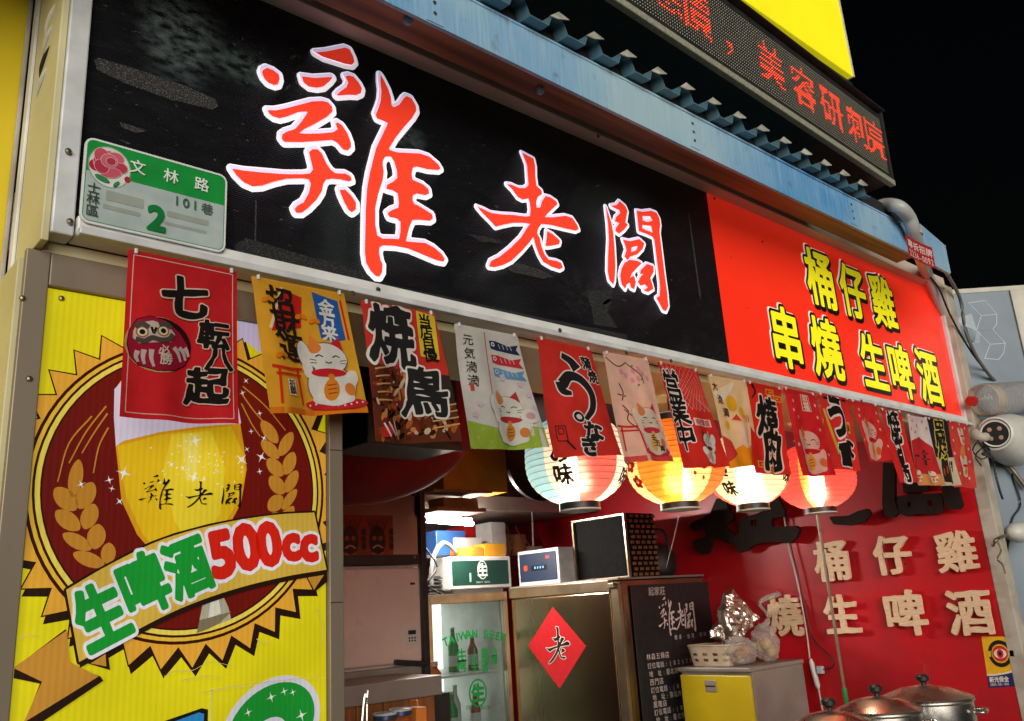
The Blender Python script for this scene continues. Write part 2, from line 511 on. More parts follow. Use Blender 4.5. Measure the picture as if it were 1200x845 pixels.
simple('dark_wall', (.075, .028, .03), .6, col2=(.05, .02, .022), scale=2)
simple('ceiling_dark', (.03, .024, .022), .7, col2=(.016, .013, .012), scale=3)
simple('red_fabric', (.34, .010, .016), .85, col2=(.22, .006, .01), scale=4, bump=.2, bscale=20)
simple('cardboard', (.40, .20, .08), .7, col2=(.31, .15, .06), scale=10, bump=.1)
simple('orange_box', (.70, .22, .03), .55, col2=(.60, .17, .02), scale=9)
simple('gold_box', (.72, .36, .02), .5, col2=(.62, .28, .015), scale=9)
simple('cabinet_grey', (.30, .26, .23), .42, .1, col2=(.24, .2, .17), scale=5)
simple('drawer_yellow', (.62, .46, .01), .4, col2=(.54, .39, .01), scale=6, bump=.15, bscale=12)
simple('hose_grey', (.22, .22, .21), .4)
simple('basket_cream', (.56, .45, .32), .5, col2=(.46, .35, .24), scale=14)
simple('bread', (.42, .19, .06), .75, col2=(.26, .10, .03), scale=24, bump=.6, bscale=50)
simple('snack', (.55, .36, .10), .7, col2=(.38, .2, .05), scale=30, bump=.6, bscale=60)
simple('wood_plank', (.30, .115, .035), .5, col2=(.19, .065, .018), scale=7, stretch=(6, 6, .6), bump=.25)
simple('lid_blue', (.04, .07, .14), .35, .4)
simple('lid_white', (.6, .58, .55), .35)
simple('green_plastic', (.02, .3, .06), .4)
simple('red_plastic', (.5, .015, .015), .35)
simple('blue_plastic', (.03, .10, .30), .4, col2=(.02, .07, .22))
simple('sauce', (.35, .10, .02), .4, col2=(.22, .05, .01), scale=20)
simple('paper_white', (.62, .6, .57), .6)
simple('hydrant_black', (.01, .01, .01), .3)
simple('neigh_panel', (.19, .245, .30), .42, col2=(.14, .185, .23), scale=2.5, rough2=.6)
simple('neigh_panel_light', (.44, .50, .55), .42, col2=(.37, .43, .48), scale=3)
simple('neigh_trim', (.60, .58, .50), .5, col2=(.46, .44, .37), scale=10)
simple('lamp_white', (.66, .66, .62), .35, col2=(.56, .56, .52), scale=10)
# blue painted sheet steel, chalked and streaked from top to bottom
mm, n, l, b = mat_base('blue_paint')
o1, f1, s1 = noise_mix(n, l, (.07, .30, .62), (.36, .54, .64), 1.1, detail=3, lo=.40, hi=.62)
o2, f2, s2 = noise_mix(n, l, o1, (.50, .66, .74), 14, detail=10, lo=.44, hi=1.15, stretch=(9, 1, .5))
o3, f3, s3 = noise_mix(n, l, o2, (.13, .11, .08), 22, detail=8, lo=.60, hi=.86)
l.new(o3, b.inputs['Base Color']); b.inputs['Roughness'].default_value = .38; b.inputs['Specular IOR Level'].default_value = .5
simple('blue_sheet', (.09, .21, .28), .5, .1, col2=(.10, .19, .22), scale=6, rough2=.7)
simple('sheet_edge', (.62, .62, .52), .5, .2, col2=(.3, .3, .24), scale=20)
# black glossy fluted board: scuffs, pale dust in streaks and a painted reflection
mm, n, l, b = mat_base('black_board')
o1, f1, s1 = noise_mix(n, l, (.006, .0066, .009), (.010, .0115, .013), 9, detail=9, lo=.42, hi=.72, stretch=(1.2, 1, 5))
o2, f2, s2 = noise_mix(n, l, o1, (.026, .036, .036), 3.2, detail=12, lo=.58, hi=.82, dist=.6)
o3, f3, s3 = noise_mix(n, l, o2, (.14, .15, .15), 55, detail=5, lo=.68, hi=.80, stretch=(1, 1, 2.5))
# first the street's reflection painted into the colour, then soft smears of chalky dust
def sheen_smear(prev, cx, cz, wx, wz, col):
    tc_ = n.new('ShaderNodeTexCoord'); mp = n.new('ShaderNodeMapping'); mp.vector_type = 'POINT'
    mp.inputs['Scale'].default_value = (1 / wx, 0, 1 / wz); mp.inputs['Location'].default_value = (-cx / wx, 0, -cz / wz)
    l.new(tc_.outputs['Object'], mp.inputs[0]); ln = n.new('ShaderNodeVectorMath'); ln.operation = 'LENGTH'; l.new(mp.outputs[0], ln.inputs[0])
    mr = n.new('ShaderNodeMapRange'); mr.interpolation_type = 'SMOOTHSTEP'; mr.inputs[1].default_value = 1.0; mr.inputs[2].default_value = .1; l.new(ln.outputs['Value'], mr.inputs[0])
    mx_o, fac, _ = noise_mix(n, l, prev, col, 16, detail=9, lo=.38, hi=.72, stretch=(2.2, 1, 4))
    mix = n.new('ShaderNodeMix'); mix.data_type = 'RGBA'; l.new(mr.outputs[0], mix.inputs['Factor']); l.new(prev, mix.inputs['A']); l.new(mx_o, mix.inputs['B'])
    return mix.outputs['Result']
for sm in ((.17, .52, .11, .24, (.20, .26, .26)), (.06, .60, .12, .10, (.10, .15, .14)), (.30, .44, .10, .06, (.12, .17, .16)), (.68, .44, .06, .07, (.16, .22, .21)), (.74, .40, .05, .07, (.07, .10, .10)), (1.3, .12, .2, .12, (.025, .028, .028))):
    o3 = sheen_smear(o3, *sm)
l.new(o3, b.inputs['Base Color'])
tc = n.new('ShaderNodeTexCoord'); sp = n.new('ShaderNodeSeparateXYZ'); l.new(tc.outputs['Object'], sp.inputs[0])
mu = n.new('ShaderNodeMath'); mu.operation = 'MULTIPLY'; mu.inputs[1].default_value = 2 * math.pi / .0045; l.new(sp.outputs[2], mu.inputs[0])
sn = n.new('ShaderNodeMath'); sn.operation = 'SINE'; l.new(mu.outputs[0], sn.inputs[0])
bp = n.new('ShaderNodeBump'); bp.inputs['Strength'].default_value = .5; bp.inputs['Distance'].default_value = .0012
l.new(sn.outputs[0], bp.inputs['Height']); l.new(bp.outputs[0], b.inputs['Normal'])
b.inputs['Roughness'].default_value = .3; b.inputs['Specular IOR Level'].default_value = .45
# remains of adhesive tape on the board
mm, n, l, b = mat_base('tape_residue')
o1, f1, s1 = noise_mix(n, l, (.008, .008, .009), (.15, .146, .14), 420, detail=9, lo=.50, hi=.74)
l.new(o1, b.inputs['Base Color']); b.inputs['Roughness'].default_value = .8
mm, n, l, b = mat_base('tape_residue_dark')
o1, f1, s1 = noise_mix(n, l, (.006, .006, .007), (.09, .09, .087), 380, detail=9, lo=.48, hi=.78)
l.new(o1, b.inputs['Base Color']); b.inputs['Roughness'].default_value = .85
bp = n.new('ShaderNodeBump'); bp.inputs['Strength'].default_value = .8; bp.inputs['Distance'].default_value = .002
l.new(f1, bp.inputs['Height']); l.new(bp.outputs[0], b.inputs['Normal'])
mm, n, l, b = mat_base('dust')
o1, f1, s1 = noise_mix(n, l, (.010, .012, .013), (.06, .08, .078), 60, detail=10, lo=.42, hi=.75, stretch=(.5, 1, 3))
l.new(o1, b.inputs['Base Color']); b.inputs['Roughness'].default_value = .5
# prints
attr_mat('lit_print', .35, emit=.42, wear=.05, wscale=12, ribs=(2, .008, .06))          # backlit sign vinyl
attr_mat('lit_poster', .32, emit=.34, base_mul=.5, wear=.20, wscale=5, ribs=(0, .0105, .09))          # backlit fluted poster
attr_mat('lit_red', .3, emit=.30, wear=.10, wscale=2.2)
attr_mat('plain_print', .45, wear=.12, wscale=40)
attr_mat('plate_print', .28, wear=.16, wscale=22, spec=.5)
attr_mat('cloth', .85, translucent=.38, wear=.18, wscale=16, weave=.35, spec=.1)
attr_mat('lantern_paper', .6, translucent=.74, wear=.06, wscale=30, spec=.2, transparent=.30)
attr_mat('lantern_print', .7, translucent=.25, wear=.05)
attr_mat('glass_print', .5, wear=.05)
attr_mat('lit_yellow', .4, emit=.34, wear=.08, wscale=4)
def emitter(name, col, s, base=None):
    m, n, l, b = mat_base(name); b.inputs['Base Color'].default_value = (*(base or col), 1)
    b.inputs['Emission Color'].default_value = (*col, 1); b.inputs['Emission Strength'].default_value = s
emitter('bulb', (1.0, .82, .55), 22)
emitter('tube_light', (1.0, .94, .86), 330)
emitter('led_on', (1.0, .03, .012), 1.3)
emitter('led_core', (1.0, .22, .06), 1.4)
simple('led_off', (.36, .36, .27), .4, col2=(.24, .24, .18), scale=90)
emitter('screen_glow', (.015, .04, .11), .4, (.008, .014, .03))
emitter('fridge_light', (.90, .96, .93), 1.5)
def glassy(name, col, rough, mixw, tint=(1, 1, 1)):
    """thin clear sheet: mostly see-through with a glossy reflection"""
    m, n, l, b = mat_base(name)
    tr = n.new('ShaderNodeBsdfTransparent'); tr.inputs[0].default_value = (*tint, 1)
    b.inputs['Base Color'].default_value = (*col, 1); b.inputs['Roughness'].default_value = rough
    fr = n.new('ShaderNodeLayerWeight'); fr.inputs[0].default_value = .35
    mr = n.new('ShaderNodeMapRange'); mr.inputs[3].default_value = mixw; mr.inputs[4].default_value = min(1, mixw + .55)
    l.new(fr.outputs['Facing'], mr.inputs[0])
    mx = n.new('ShaderNodeMixShader'); l.new(mr.outputs[0], mx.inputs[0])
    l.new(tr.outputs[0], mx.inputs[1]); l.new(b.outputs[0], mx.inputs[2]); l.new(mx.outputs[0], n['Material Output'].inputs[0])
glassy('clear_plastic', (.6, .55, .5), .12, .22)
glassy('clear_bottle', (.42, .40, .37), .08, .20)
glassy('door_glass', (.05, .06, .06), .04, .10, (.9, .97, .95))
mm, n, l, b = mat_base('foil'); b.inputs['Metallic'].default_value = 1; b.inputs['Roughness'].default_value = .3; b.inputs['Base Color'].default_value = (.75, .68, .60, 1)
# ------------------------------------------------------------------ ground and street
bm = B(); bmesh.ops.create_grid(bm, x_segments=2, y_segments=2, size=22)
tag(obj('ground', bm, 'asphalt'), None, kind='structure')
bm = B(); box(bm, (-3, -3.2, .004), (7, 3.6, .09))
tag(obj('pavement', bm, 'tile_floor'), None, kind='structure')

# ------------------------------------------------------------------ traced brush lettering (photo pixels)
def trz(o, s, pts): return [(o[0] + x / s, o[1] + y / s) for x, y in pts]
ZA = (250, 30)
JI = [trz(ZA, 4, q) for q in (
 [(485,120),(540,115),(590,105),(625,97),(645,105),(662,140),(668,165),(655,178),(620,172),(570,155),(520,140)],
 [(240,200),(258,192),(285,202),(312,222),(316,245),(308,268),(290,272),(265,262),(245,240),(235,215)],
 [(422,232),(445,235),(480,240),(520,238),(565,235),(550,255),(520,280),(490,285),(455,280),(430,260)],
 [(625,232),(645,228),(665,235),(690,265),(702,290),(698,310),(675,320),(640,318),(585,322),(600,305),(630,285),(640,260)],
 [(262,390),(300,392),(350,382),(410,365),(470,350),(520,348),(545,355),(562,375),(565,395),(540,420),(480,455),(430,480),(405,500),(450,502),(520,500),(570,495),(590,480),(580,455),(590,448),(610,462),(635,500),(650,540),(652,565),(635,580),(615,575),(590,545),(565,530),(500,535),(420,540),(340,540),(328,525),(330,505),(350,492),(390,480),(420,445),(450,400),(440,395),(400,400),(350,420),(315,428),(290,422),(268,405)],
 [(95,665),(150,675),(250,685),(350,692),(430,692),(462,688),(475,670),(462,620),(455,590),(470,575),(495,575),(515,595),(535,640),(555,670),(580,688),(625,688),(650,702),(655,720),(640,725),(600,715),(560,712),(535,715),(522,735),(515,770),(490,810),(450,850),(420,872),(395,872),(388,855),(400,840),(430,825),(455,780),(465,735),(455,715),(420,710),(350,712),(290,725),(230,745),(190,748),(150,730),(115,695)],
 [(600,765),(625,765),(655,795),(675,825),(675,855),(655,870),(640,858),(620,820),(605,785)],
 [(790,225),(805,250),(825,290),(838,330),(842,370),(855,378),(880,365),(900,335),(912,325),(935,335),(955,370),(958,395),(940,425),(900,470),(860,520),(828,570),(835,580),(870,590),(920,592),(975,595),(1020,610),(1060,645),(1072,665),(1060,672),(1010,668),(960,655),(942,660),(935,690),(940,718),(960,728),(990,740),(1015,762),(1018,782),(1000,790),(960,782),(942,790),(940,815),(948,832),(965,838),(1000,860),(1032,880),(1036,900),(1020,910),(970,905),(940,905),(925,940),(915,985),(908,1008),(950,1010),(1000,1015),(1040,1035),(1075,1065),(1092,1090),(1085,1102),(1050,1095),(980,1065),(920,1040),(860,1028),(800,1025),(785,1035),(783,1060),(790,1095),(800,1115),(798,1150),(785,1172),(770,1170),(745,1145),(725,1110),(718,1060),(720,960),(722,860),(728,760),(740,690),(755,630),(770,570),(800,510),(825,455),(822,448),(800,440),(775,430),(768,412),(780,385),(792,345),(795,300),(790,260)],
 [(800,630),(812,608),(840,608),(855,630),(868,675),(870,710),(850,728),(822,742),(818,760),(850,768),(872,780),(878,825),(875,850),(845,860),(825,875),(832,892),(870,900),(885,915),(885,960),(878,998),(840,995),(800,995),(775,980),(765,930),(765,850),(780,780),(800,720),(805,680),(800,650)])]
ZC = (540, 160)
LAO = [trz(ZC, 4, q) for q in (
 [(295,72),(325,88),(348,100),(355,130),(356,180),(362,228),(385,248),(388,265),(368,278),(360,300),(362,330),(380,330),(388,300),(405,275),(425,280),(455,300),(460,312),(435,335),(410,360),(400,375),(440,375),(500,368),(530,378),(552,410),(560,430),(545,437),(490,425),(430,410),(385,405),(370,425),(365,450),(378,475),(385,510),(400,550),(420,575),(455,580),(478,590),(485,610),(470,618),(430,605),(395,585),(375,550),(358,505),(348,465),(330,490),(290,535),(245,578),(205,598),(165,608),(140,605),(150,580),(190,560),(240,520),(290,470),(325,415),(335,405),(300,400),(250,400),(200,410),(170,418),(150,395),(110,355),(85,325),(110,335),(150,355),(200,362),(260,365),(310,372),(332,370),(335,340),(330,300),(325,285),(295,290),(275,280),(250,245),(225,220),(245,222),(280,238),(310,238),(325,225),(322,180),(318,130),(305,95)],
 [(412,440),(440,455),(472,485),(468,500),(430,508),(405,510),(410,475)])]
BAN = [trz(ZC, 4, q) for q in (
 [(688,325),(700,360),(715,410),(722,450),(728,520),(732,600),(728,670),(722,690),(705,670),(697,630),(698,560),(702,480),(698,410),(692,360)],
 [(712,322),(738,318),(752,300),(778,322),(788,345),(782,380),(778,400),(790,410),(775,430),(750,452),(732,440),(735,425),(752,402),(730,395),(735,375),(755,355),(750,340),(735,335)],
 [(832,345),(860,350),(900,345),(925,355),(938,380),(942,410),(938,440),(945,500),(955,580),(965,660),(975,730),(980,790),(970,815),(955,810),(940,780),(925,755),(940,745),(942,700),(935,640),(925,560),(915,480),(905,465),(870,450),(842,440),(838,400)],
 [(858,368),(895,370),(907,392),(880,398),(860,390)], [(858,410),(900,415),(907,448),(875,436),(858,428)],
 [(768,480),(800,488),(845,478),(868,498),(860,522),(835,548),(800,560),(790,575),(775,560),(785,530),(778,505)], [(808,515),(838,508),(830,530),(805,540)],
 [(775,590),(800,575),(835,580),(855,590),(830,615),(808,640),(800,660),(820,650),(828,680),(820,712),(805,705),(800,680),(785,690),(778,710),(762,690),(755,650),(762,615)],
 [(850,625),(880,595),(910,605),(912,630),(895,660),(905,690),(910,710),(885,725),(865,718),(885,705),(870,690),(850,695),(838,680),(850,655),(865,640),(848,640)])]
def on_front(cs, Y=0.0): return [np.array([fx(x, y, Y) for x, y in c]) for c in cs]
BRUSH = {'雞': on_front(JI), '老': on_front(LAO), '闆': on_front(BAN)}
def brush_unit(ch):
    a = np.concatenate(BRUSH[ch]); lo, hi = a.min(0), a.max(0); c = (lo + hi) / 2; s = 1 / max(hi - lo)
    return [(q - c) * s for q in BRUSH[ch]]
BU = {k: brush_unit(k) for k in BRUSH}

# ------------------------------------------------------------------ long sign box over the stall
ZB0, ZT0 = 2.285, 2.905                      # bottom and top of the sign's face
XL, XM, XR = .369, 2.315, 4.125
sign = thing('shop_sign_box', 'long black and red backlit sign box with big brush lettering above the stall', 'sign', (XL, 0, ZB0))
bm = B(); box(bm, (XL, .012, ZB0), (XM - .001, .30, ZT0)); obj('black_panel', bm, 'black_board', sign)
bm = B(); box(bm, (XM + .001, .012, ZB0), (XR - .02, .30, ZT0)); cl = bm.loops.layers.float_color.new('Col')
for f in bm.faces:
    for lp in f.loops: lp[cl] = (*srgb('f0301c'), 1)
tag(obj('red_panel', bm, 'lit_red', sign), 'red backlit panel with yellow lettering')
# frame: left stile, bottom rail with lip, brown top strip, right stile
bm = B(); box(bm, (.335, -.006, ZB0 - .03), (XL + .002, .04, 3.35), .003); obj('frame_stile', bm, 'frame_grey', sign)
bm = B(); box(bm, (XR - .022, -.004, ZB0 - .02), (XR + .012, .05, ZT0 + .03), .003); obj('frame_stile', bm, 'frame_grey', sign)
bm = B(); box(bm, (XL + .005, -.010, ZB0 - .026), (XR - .023, .045, ZB0 + .010), .004); obj('bottom_rail', bm, 'frame_white', sign)
bm = B(); box(bm, (XL + .005, -.030, ZB0 - .032), (XR - .023, -.0105, ZB0 - .018), .002); obj('bottom_lip', bm, 'frame_grey', sign)
bm = B(); box(bm, (XL + .005, -.035, ZT0 - .002), (XR - .023, .03, ZT0 + .052), .003); obj('top_strip', bm, 'strip_brown', sign)
# the box's end wall and underside (cream sheet metal)
bm = B(); box(bm, (.322, .0, ZB0 - .045), (.3345, .205, 3.35), .002)
end = obj('end_panel', bm, 'box_cream', sign)
bm = B(); box(bm, (.336, .046, ZB0 - .047), (XR - .02, .40, ZB0 - .027)); obj('underside', bm, 'box_cream', sign)
bm = B(); box(bm, (.316, .175, ZB0 - .04), (.3215, .203, 3.35), .001); obj('end_flange', bm, 'frame_white', sign)
bm = B(); box(bm, (.325, .2055, ZB0 - .04), (.334, .235, 3.35), .002); obj('end_flange', bm, 'pillar_cream', sign)
bm = B(); box(bm, (.318, .225, 2.30), (.3245, .262, 2.42), .002); obj('hinge', bm, 'frame_white', sign)
for i in range(4):                              # louvre slots in the end wall
    z = 2.72 - i * .042; y = .085 + .006 * i
    bm = B(); tube(bm, smooth_path([(.3225, y + .030, z - .018), (.3205, y + .012, z - .007), (.3205, y - .012, z + .007), (.3225, y - .030, z + .018)], 4), .0045, 8, taper=[.2 + .8 * math.sin(math.pi * k / 12) for k in range(13)])
    obj('louvre', bm, 'dark_void' if i == 2 else 'frame_grey', end)
for px, py in ((80, 262), (78, 180), (404, 349), (440, 341), (646, 391), (724, 417), (834, 234), (690, 166), (776, 426), (1000, 472)):
    X, Z = fx(px, py); bm = B(); lathe(bm, [(.0, .003), (.005, .002), (.006, 0)], (0, 0, 0), 10, mtx=Matrix.Rotation(rad(90), 3, 'X'))
    bmesh.ops.translate(bm, vec=(X, -.037 if Z > 2.88 else (-.0315 if Z < 2.27 else -.0105), Z), verts=bm.verts); obj('screw', bm, 'screw_steel', sign)
# scratched tape marks
def patch(name, pts, mat, lay=1, rough=0):
    cs = np.array([fx(*p) for p in pts])
    if rough:
        q = []
        for a, b_ in zip(cs, np.roll(cs, -1, 0)):
            k = max(2, int(np.hypot(*(b_ - a)) / .006))
            q += [a + (b_ - a) * j / k + np.random.RandomState(len(q) + int(a[0] * 999)).uniform(-rough, rough, 2) for j in range(k)]
        cs = np.array(q)
    V, F = triangulate([cs]); bm = B(); vs = [bm.verts.new((p[0], .012 - .0006 * lay, p[1])) for p in V]
    for f in F: bm.faces.new([vs[i] for i in f])
    for v in [v for v in bm.verts if not v.link_faces]: bm.verts.remove(v)
    return obj(name, bm, mat, sign)
patch('tape_mark', [(113,67),(118,64),(160,77),(225,99),(255,113),(259,122),(252,126),(205,114),(150,94),(116,78)], 'tape_residue', 1, .0012)
patch('tape_mark', [(143,140),(175,150),(162,153),(145,146)], 'tape_residue', 1, .001)
patch('tape_mark', [(279,283),(292,277),(330,288),(380,303),(430,318),(428,326),(395,320),(340,309),(300,304),(282,298)], 'tape_residue_dark', 1, .004)
patch('tape_mark', [(300,306),(420,324),(520,345),(640,372),(700,384),(740,393),(738,400),(640,383),(520,359),(420,338),(330,322)], 'tape_residue_dark', 2, .006)
patch('tape_mark', [(596,309),(612,306),(640,315),(652,322),(640,324),(600,315)], 'tape_residue', 1, .003)
patch('tape_mark', [(551,271),(590,279),(594,285),(570,282)], 'tape_residue_dark', 1, .003)
patch('tape_mark', [(691,340),(720,338),(716,362),(728,382),(700,378),(696,355)], 'tape_residue_dark', 1, .004)
for pts in ([(302,232),(304,232),(303,280),(301,280)], [(809,245),(811,246),(825,347),(823,347)]):
    patch('scratch', pts, 'tape_residue', 1)
rs = np.random.RandomState(3)
for c in ((300,70),(308,60),(347,63),(352,61),(380,73),(375,110),(352,95),(386,108),(292,95),(287,42),(296,33),(277,48),(340,100),(585,240),(704,216),(520,120),(715,352),(735,350)):
    r1 = rs.uniform(1.2, 4.2); a = rs.uniform(0, 3)
    patch('scratch', [tuple(p) for p in ell(c[0], c[1], r1 * 1.5, r1 * .55, 10, a)], 'tape_residue', 1, .0006)
# three brush characters: white edge, lilac upper shade, red face
for ch in '雞老闆':
    P = Print(front(.012), .0012); P.k = 3
    w = .0118 if ch == '雞' else .0095
    wide = thicken(BRUSH[ch], w, 280); thin = BRUSH[ch]
    P.poly(wide, 'f6f1fb'); P.poly([q + np.array([-.0022, .0045]) for q in thicken(thin, w * .35, 200)], 'ddd2f0')
    P.poly(thicken(thin, .0004, 280), 'f5412a')
    P.obj('brush_character', 'lit_print', sign)
# yellow characters on the red part
for ch, px, py, hpx in (('桶',964,326,62),('仔',1002,341,58),('雞',1037,353,56),('串',924,395,69),('燒',971,407,68),('生',1026,424,62),('啤',1058,434,60),('酒',1091,441,60)):
    X, Z = fx(px, py); s = abs(fx(px, py - hpx / 2)[1] - fx(px, py + hpx / 2)[1]) * 1.0
    P = Print(front(.012), .0012); g = lambda w: xf(glyph(ch, w, 100), (X, Z), (s * .93, s * 1.05), 0, .0)
    P.poly([q + np.array([-.006, .006]) for q in g(.062)], 'f0e9d8'); P.k = 2
    P.poly([q + np.array([.006, -.006]) for q in g(.072)], '16100e'); P.poly(g(.068), '16100e'); P.poly(g(.024), 'f7ee22')
    P.obj('yellow_character', 'lit_red', sign)

for px, py, r_ in ((897,282,1.6),(1040,400,1.2),(860,300,1.0),(930,330,.9),(1098,420,1.3),(880,360,1.1),(1010,452,1.0),(1070,380,.8)):
    patch('scuff', [tuple(p) for p in ell(px, py, r_, r_ * .45, 9, px * .1)], 'tape_residue', 1, .0008)
# ------------------------------------------------------------------ house number plate
pl = thing('house_number_plate', 'green and grey enamel house number plate with rose badge on black sign', 'plate', (.37, -.012, 2.28))
px0, px1, pz0, pz1 = .374, .633, 2.280, 2.443
cx, cz, W, H = (px0 + px1) / 2, (pz0 + pz1) / 2, px1 - px0, pz1 - pz0
bm = B(); V, F = triangulate([rrect(cx, cz, W, H, .016)])
solid_glyph(bm, [rrect(cx, cz, W, H, .016)], front(-.0135), 0, .004); obj('plate', bm, 'frame_white', pl)
P = Print(front(-.0175), .00014)
P.poly(rrect(cx, cz, W - .004, H - .004, .0145), 'dfe6e6'); P.poly(rrect(cx, cz, W - .0075, H - .0075, .0125), '2c8a55'); P.poly(rrect(cx, cz, W - .0105, H - .0105, .011), 'aebdbb')
zs = pz1 - H * .40
g = rrect(cx, cz, W - .0085, H - .0085, .012); top = np.array([[x, max(z, zs)] for x, z in g]); P.poly(top, '1f9440')
P.poly(ell(px0 + .043, pz1 - .049, .0365, .0400, 36), '8f9e98'); P.poly(ell(px0 + .043, pz1 - .049, .0345, .038, 36), 'd8dcd6')
rx, rz = px0 + .041, pz1 - .042
P.poly([ell(rx - .022, rz - .010, .0105, .011, 14, .4), ell(rx + .033, rz - .022, .0055, .0065, 10)], 'b32a40')
for k, (dx, dz, r1, r2, c_) in enumerate(((.0, .0, .026, .024, 'bf4156'), (-.012, .010, .013, .016, 'c75366'), (.010, .012, .015, .012, 'cf6577'), (.020, -.004, .012, .010, 'c04055'), (.004, -.018, .018, .009, 'cc5a6c'), (-.012, -.010, .012, .013, 'b93a50'), (.0, .004, .014, .013, 'cf6a7b'), (.003, .004, .008, .007, 'b8384e'))):
    P.poly(ell(rx + dx, rz + dz, r1 + .0009, r2 + .0009, 18, .3), 'e2bcc2'); P.poly(ell(rx + dx, rz + dz, r1, r2, 18, .3), c_)
P.poly([ell(rx - .010, rz - .033, .013, .005, 12, -.3), ell(rx + .014, rz - .037, .008, .003, 10, .9)], '2f8a50')
P.k += 1
P.obj('emblem', 'plate_print', pl)
P = Print(front(-.0175), .00014); P.k = 22
for ch, x in zip('文林路', (.090, .150, .208)): P.text(ch, (px0 + x, pz1 - .034 - .0004), .029, 'e9efe9', .012)
for ch, x in zip('101', (.163, .180, .197)): P.text(ch, (px0 + x, zs - .0155), .026, '3b6a52', .018)
P.text('巷', (px0 + .220, zs - .017), .024, '47604f', .01)
for ch, z in zip('士林區', (.098, .119, .141)): P.text(ch, (px0 + .019, pz1 - z + .001), .0225, '3b4d44', .01)
P.text('2', (px0 + .128, pz0 + .038), .066, '17793a', .045)
P.obj('lettering', 'plate_print', pl)
P = Print(front(-.0175), .00014); P.k = 8
for (a, b_, c, d) in ((.040, .050, .105, .069), (.036, .033, .100, .041), (.146, .047, .225, .058), (.142, .030, .222, .036)):
    P.new('rubbed_patch'); P.poly(rrect(px0 + (a + c) / 2, pz0 + (b_ + d) / 2, c - a, d - b_, .003), '9aa39a'); P.k -= 1
P.obj('rubbed_patch', 'plate_print', pl)
# ------------------------------------------------------------------ backlit beer poster box left of the opening
YP = .055
def fp(px, py): return np.array(fx(px, py, YP))
def fps(pts): return np.array([fp(*p) for p in pts])
def z1(pts): return fps([(x / 3, 310 + y / 3) for x, y in pts])
def z2(pts): return fps([(x / 2.965, 560 + y / 2.965) for x, y in pts])
poster = thing('beer_poster_box', 'yellow backlit draught beer poster in brown metal frame left of the opening', 'poster', (.31, YP, .09))
PX0, PX1, PZ0, PZ1 = .350, .889, .95, 2.178
bm = B(); box(bm, (.318, YP + .004, .12), (.918, .36, 2.235)); obj('lamp_box', bm, 'steel_brown', poster)
for lo, hi in (((.312, YP - .012, .10), (PX0, YP + .0035, 2.238)), ((PX1, YP - .012, .10), (.921, YP + .0035, 2.238)),
               ((PX0 + .0005, YP - .0115, PZ1), (PX1 - .0005, YP + .0035, 2.238)), ((PX0 + .0005, YP - .0115, .10), (PX1 - .0005, YP + .0035, PZ0))):
    bm = B(); box(bm, lo, hi, .002); obj('frame_bar', bm, 'steel_brown', poster)
bm = B(); box(bm, (.304, .0615, .10), (.3175, .34, 2.225), .002); obj('side_sheet', bm, 'box_cream', poster)
for p in ((72, 350), (32, 446), (24, 352)):
    X, Z = fp(*p); bm = B(); lathe(bm, [(.0, .004), (.004, .003), (.0055, 0)], (0, 0, 0), 10, mtx=Matrix.Rotation(rad(90), 3, 'X'))
    bmesh.ops.translate(bm, vec=(X, YP - .0125 if p[0] != 72 else YP - .001, Z), verts=bm.verts); obj('screw', bm, 'screw_steel', poster)
for z in (1.93, 1.63):
    bm = B(); box(bm, (PX1 + .001, YP - .0128, z), (.919, YP - .0122, z + .0015)); obj('joint_line', bm, 'dark_void', poster)
# the print
tips = fps([(42,453),(62,432),(83,413),(106,398),(132,387),(27,658),(22,683),(37,708),(54,732),(131,776),(157,786),(187,789),(211,788),(239,781),(266,769),(288,761),(310,745),(332,729),(354,708)])
A = np.concatenate([2 * tips, np.ones((len(tips), 1))], 1); sol = np.linalg.lstsq(A, (tips ** 2).sum(1), rcond=None)[0]
PC = sol[:2]; PR = math.sqrt(sol[2] + (PC ** 2).sum())
def clip(c):                                   # keep the print inside the frame
    c = np.asarray(c, float); out = c
    for ax, v, sgn in ((0, PX0 + .0015, 1), (0, PX1 - .0015, -1), (1, PZ0 + .002, 1), (1, PZ1 - .0015, -1)):
        res = []
        for a, b_ in zip(out, np.roll(out, -1, 0)):
            ia, ib = sgn * (a[ax] - v) >= 0, sgn * (b_[ax] - v) >= 0
            if ia: res.append(a)
            if ia != ib: res.append(a + (b_ - a) * ((v - a[ax]) / (b_[ax] - a[ax])))
        out = np.array(res)
        if len(out) < 3: return np.zeros((0, 2))
    return out
LAYP = .00022
def PP(k=1):
    q = Print(front(YP), LAYP); q.k = k; return q
def circ(r, n=72): return clip(ell(PC[0], PC[1], r, r, n))
def burst(ro, ri, n=36, ph=.05, off=(0, 0)):
    pts = []
    for k in range(n):
        for rr, d in ((ro, 0), (ri, .5)):
            a = 2 * math.pi * (k + d) / n + ph; pts.append((PC[0] + off[0] + rr * math.cos(a), PC[1] + off[1] + rr * math.sin(a)))
    return clip(pts)
P = PP(); P.poly(clip([(PX0, PZ0), (PX1, PZ0), (PX1, PZ1), (PX0, PZ1)]), 'f0e31a')
P.poly(clip(z1([(835,180),(905,195),(925,320),(870,275),(835,280)])), 'd9cdf0')
P.obj('yellow_board', 'lit_poster', poster)
P = PP(4); ro, ri = PR * 1.0, PR * .885
P.poly(burst(ro + .006, ri + .008, off=(.006, -.009)), '2a170c'); P.poly(burst(ro + .0035, ri + .004), '2a170c'); P.poly(burst(ro, ri), 'f0b03a')
P.obj('sunburst', 'lit_poster', poster)
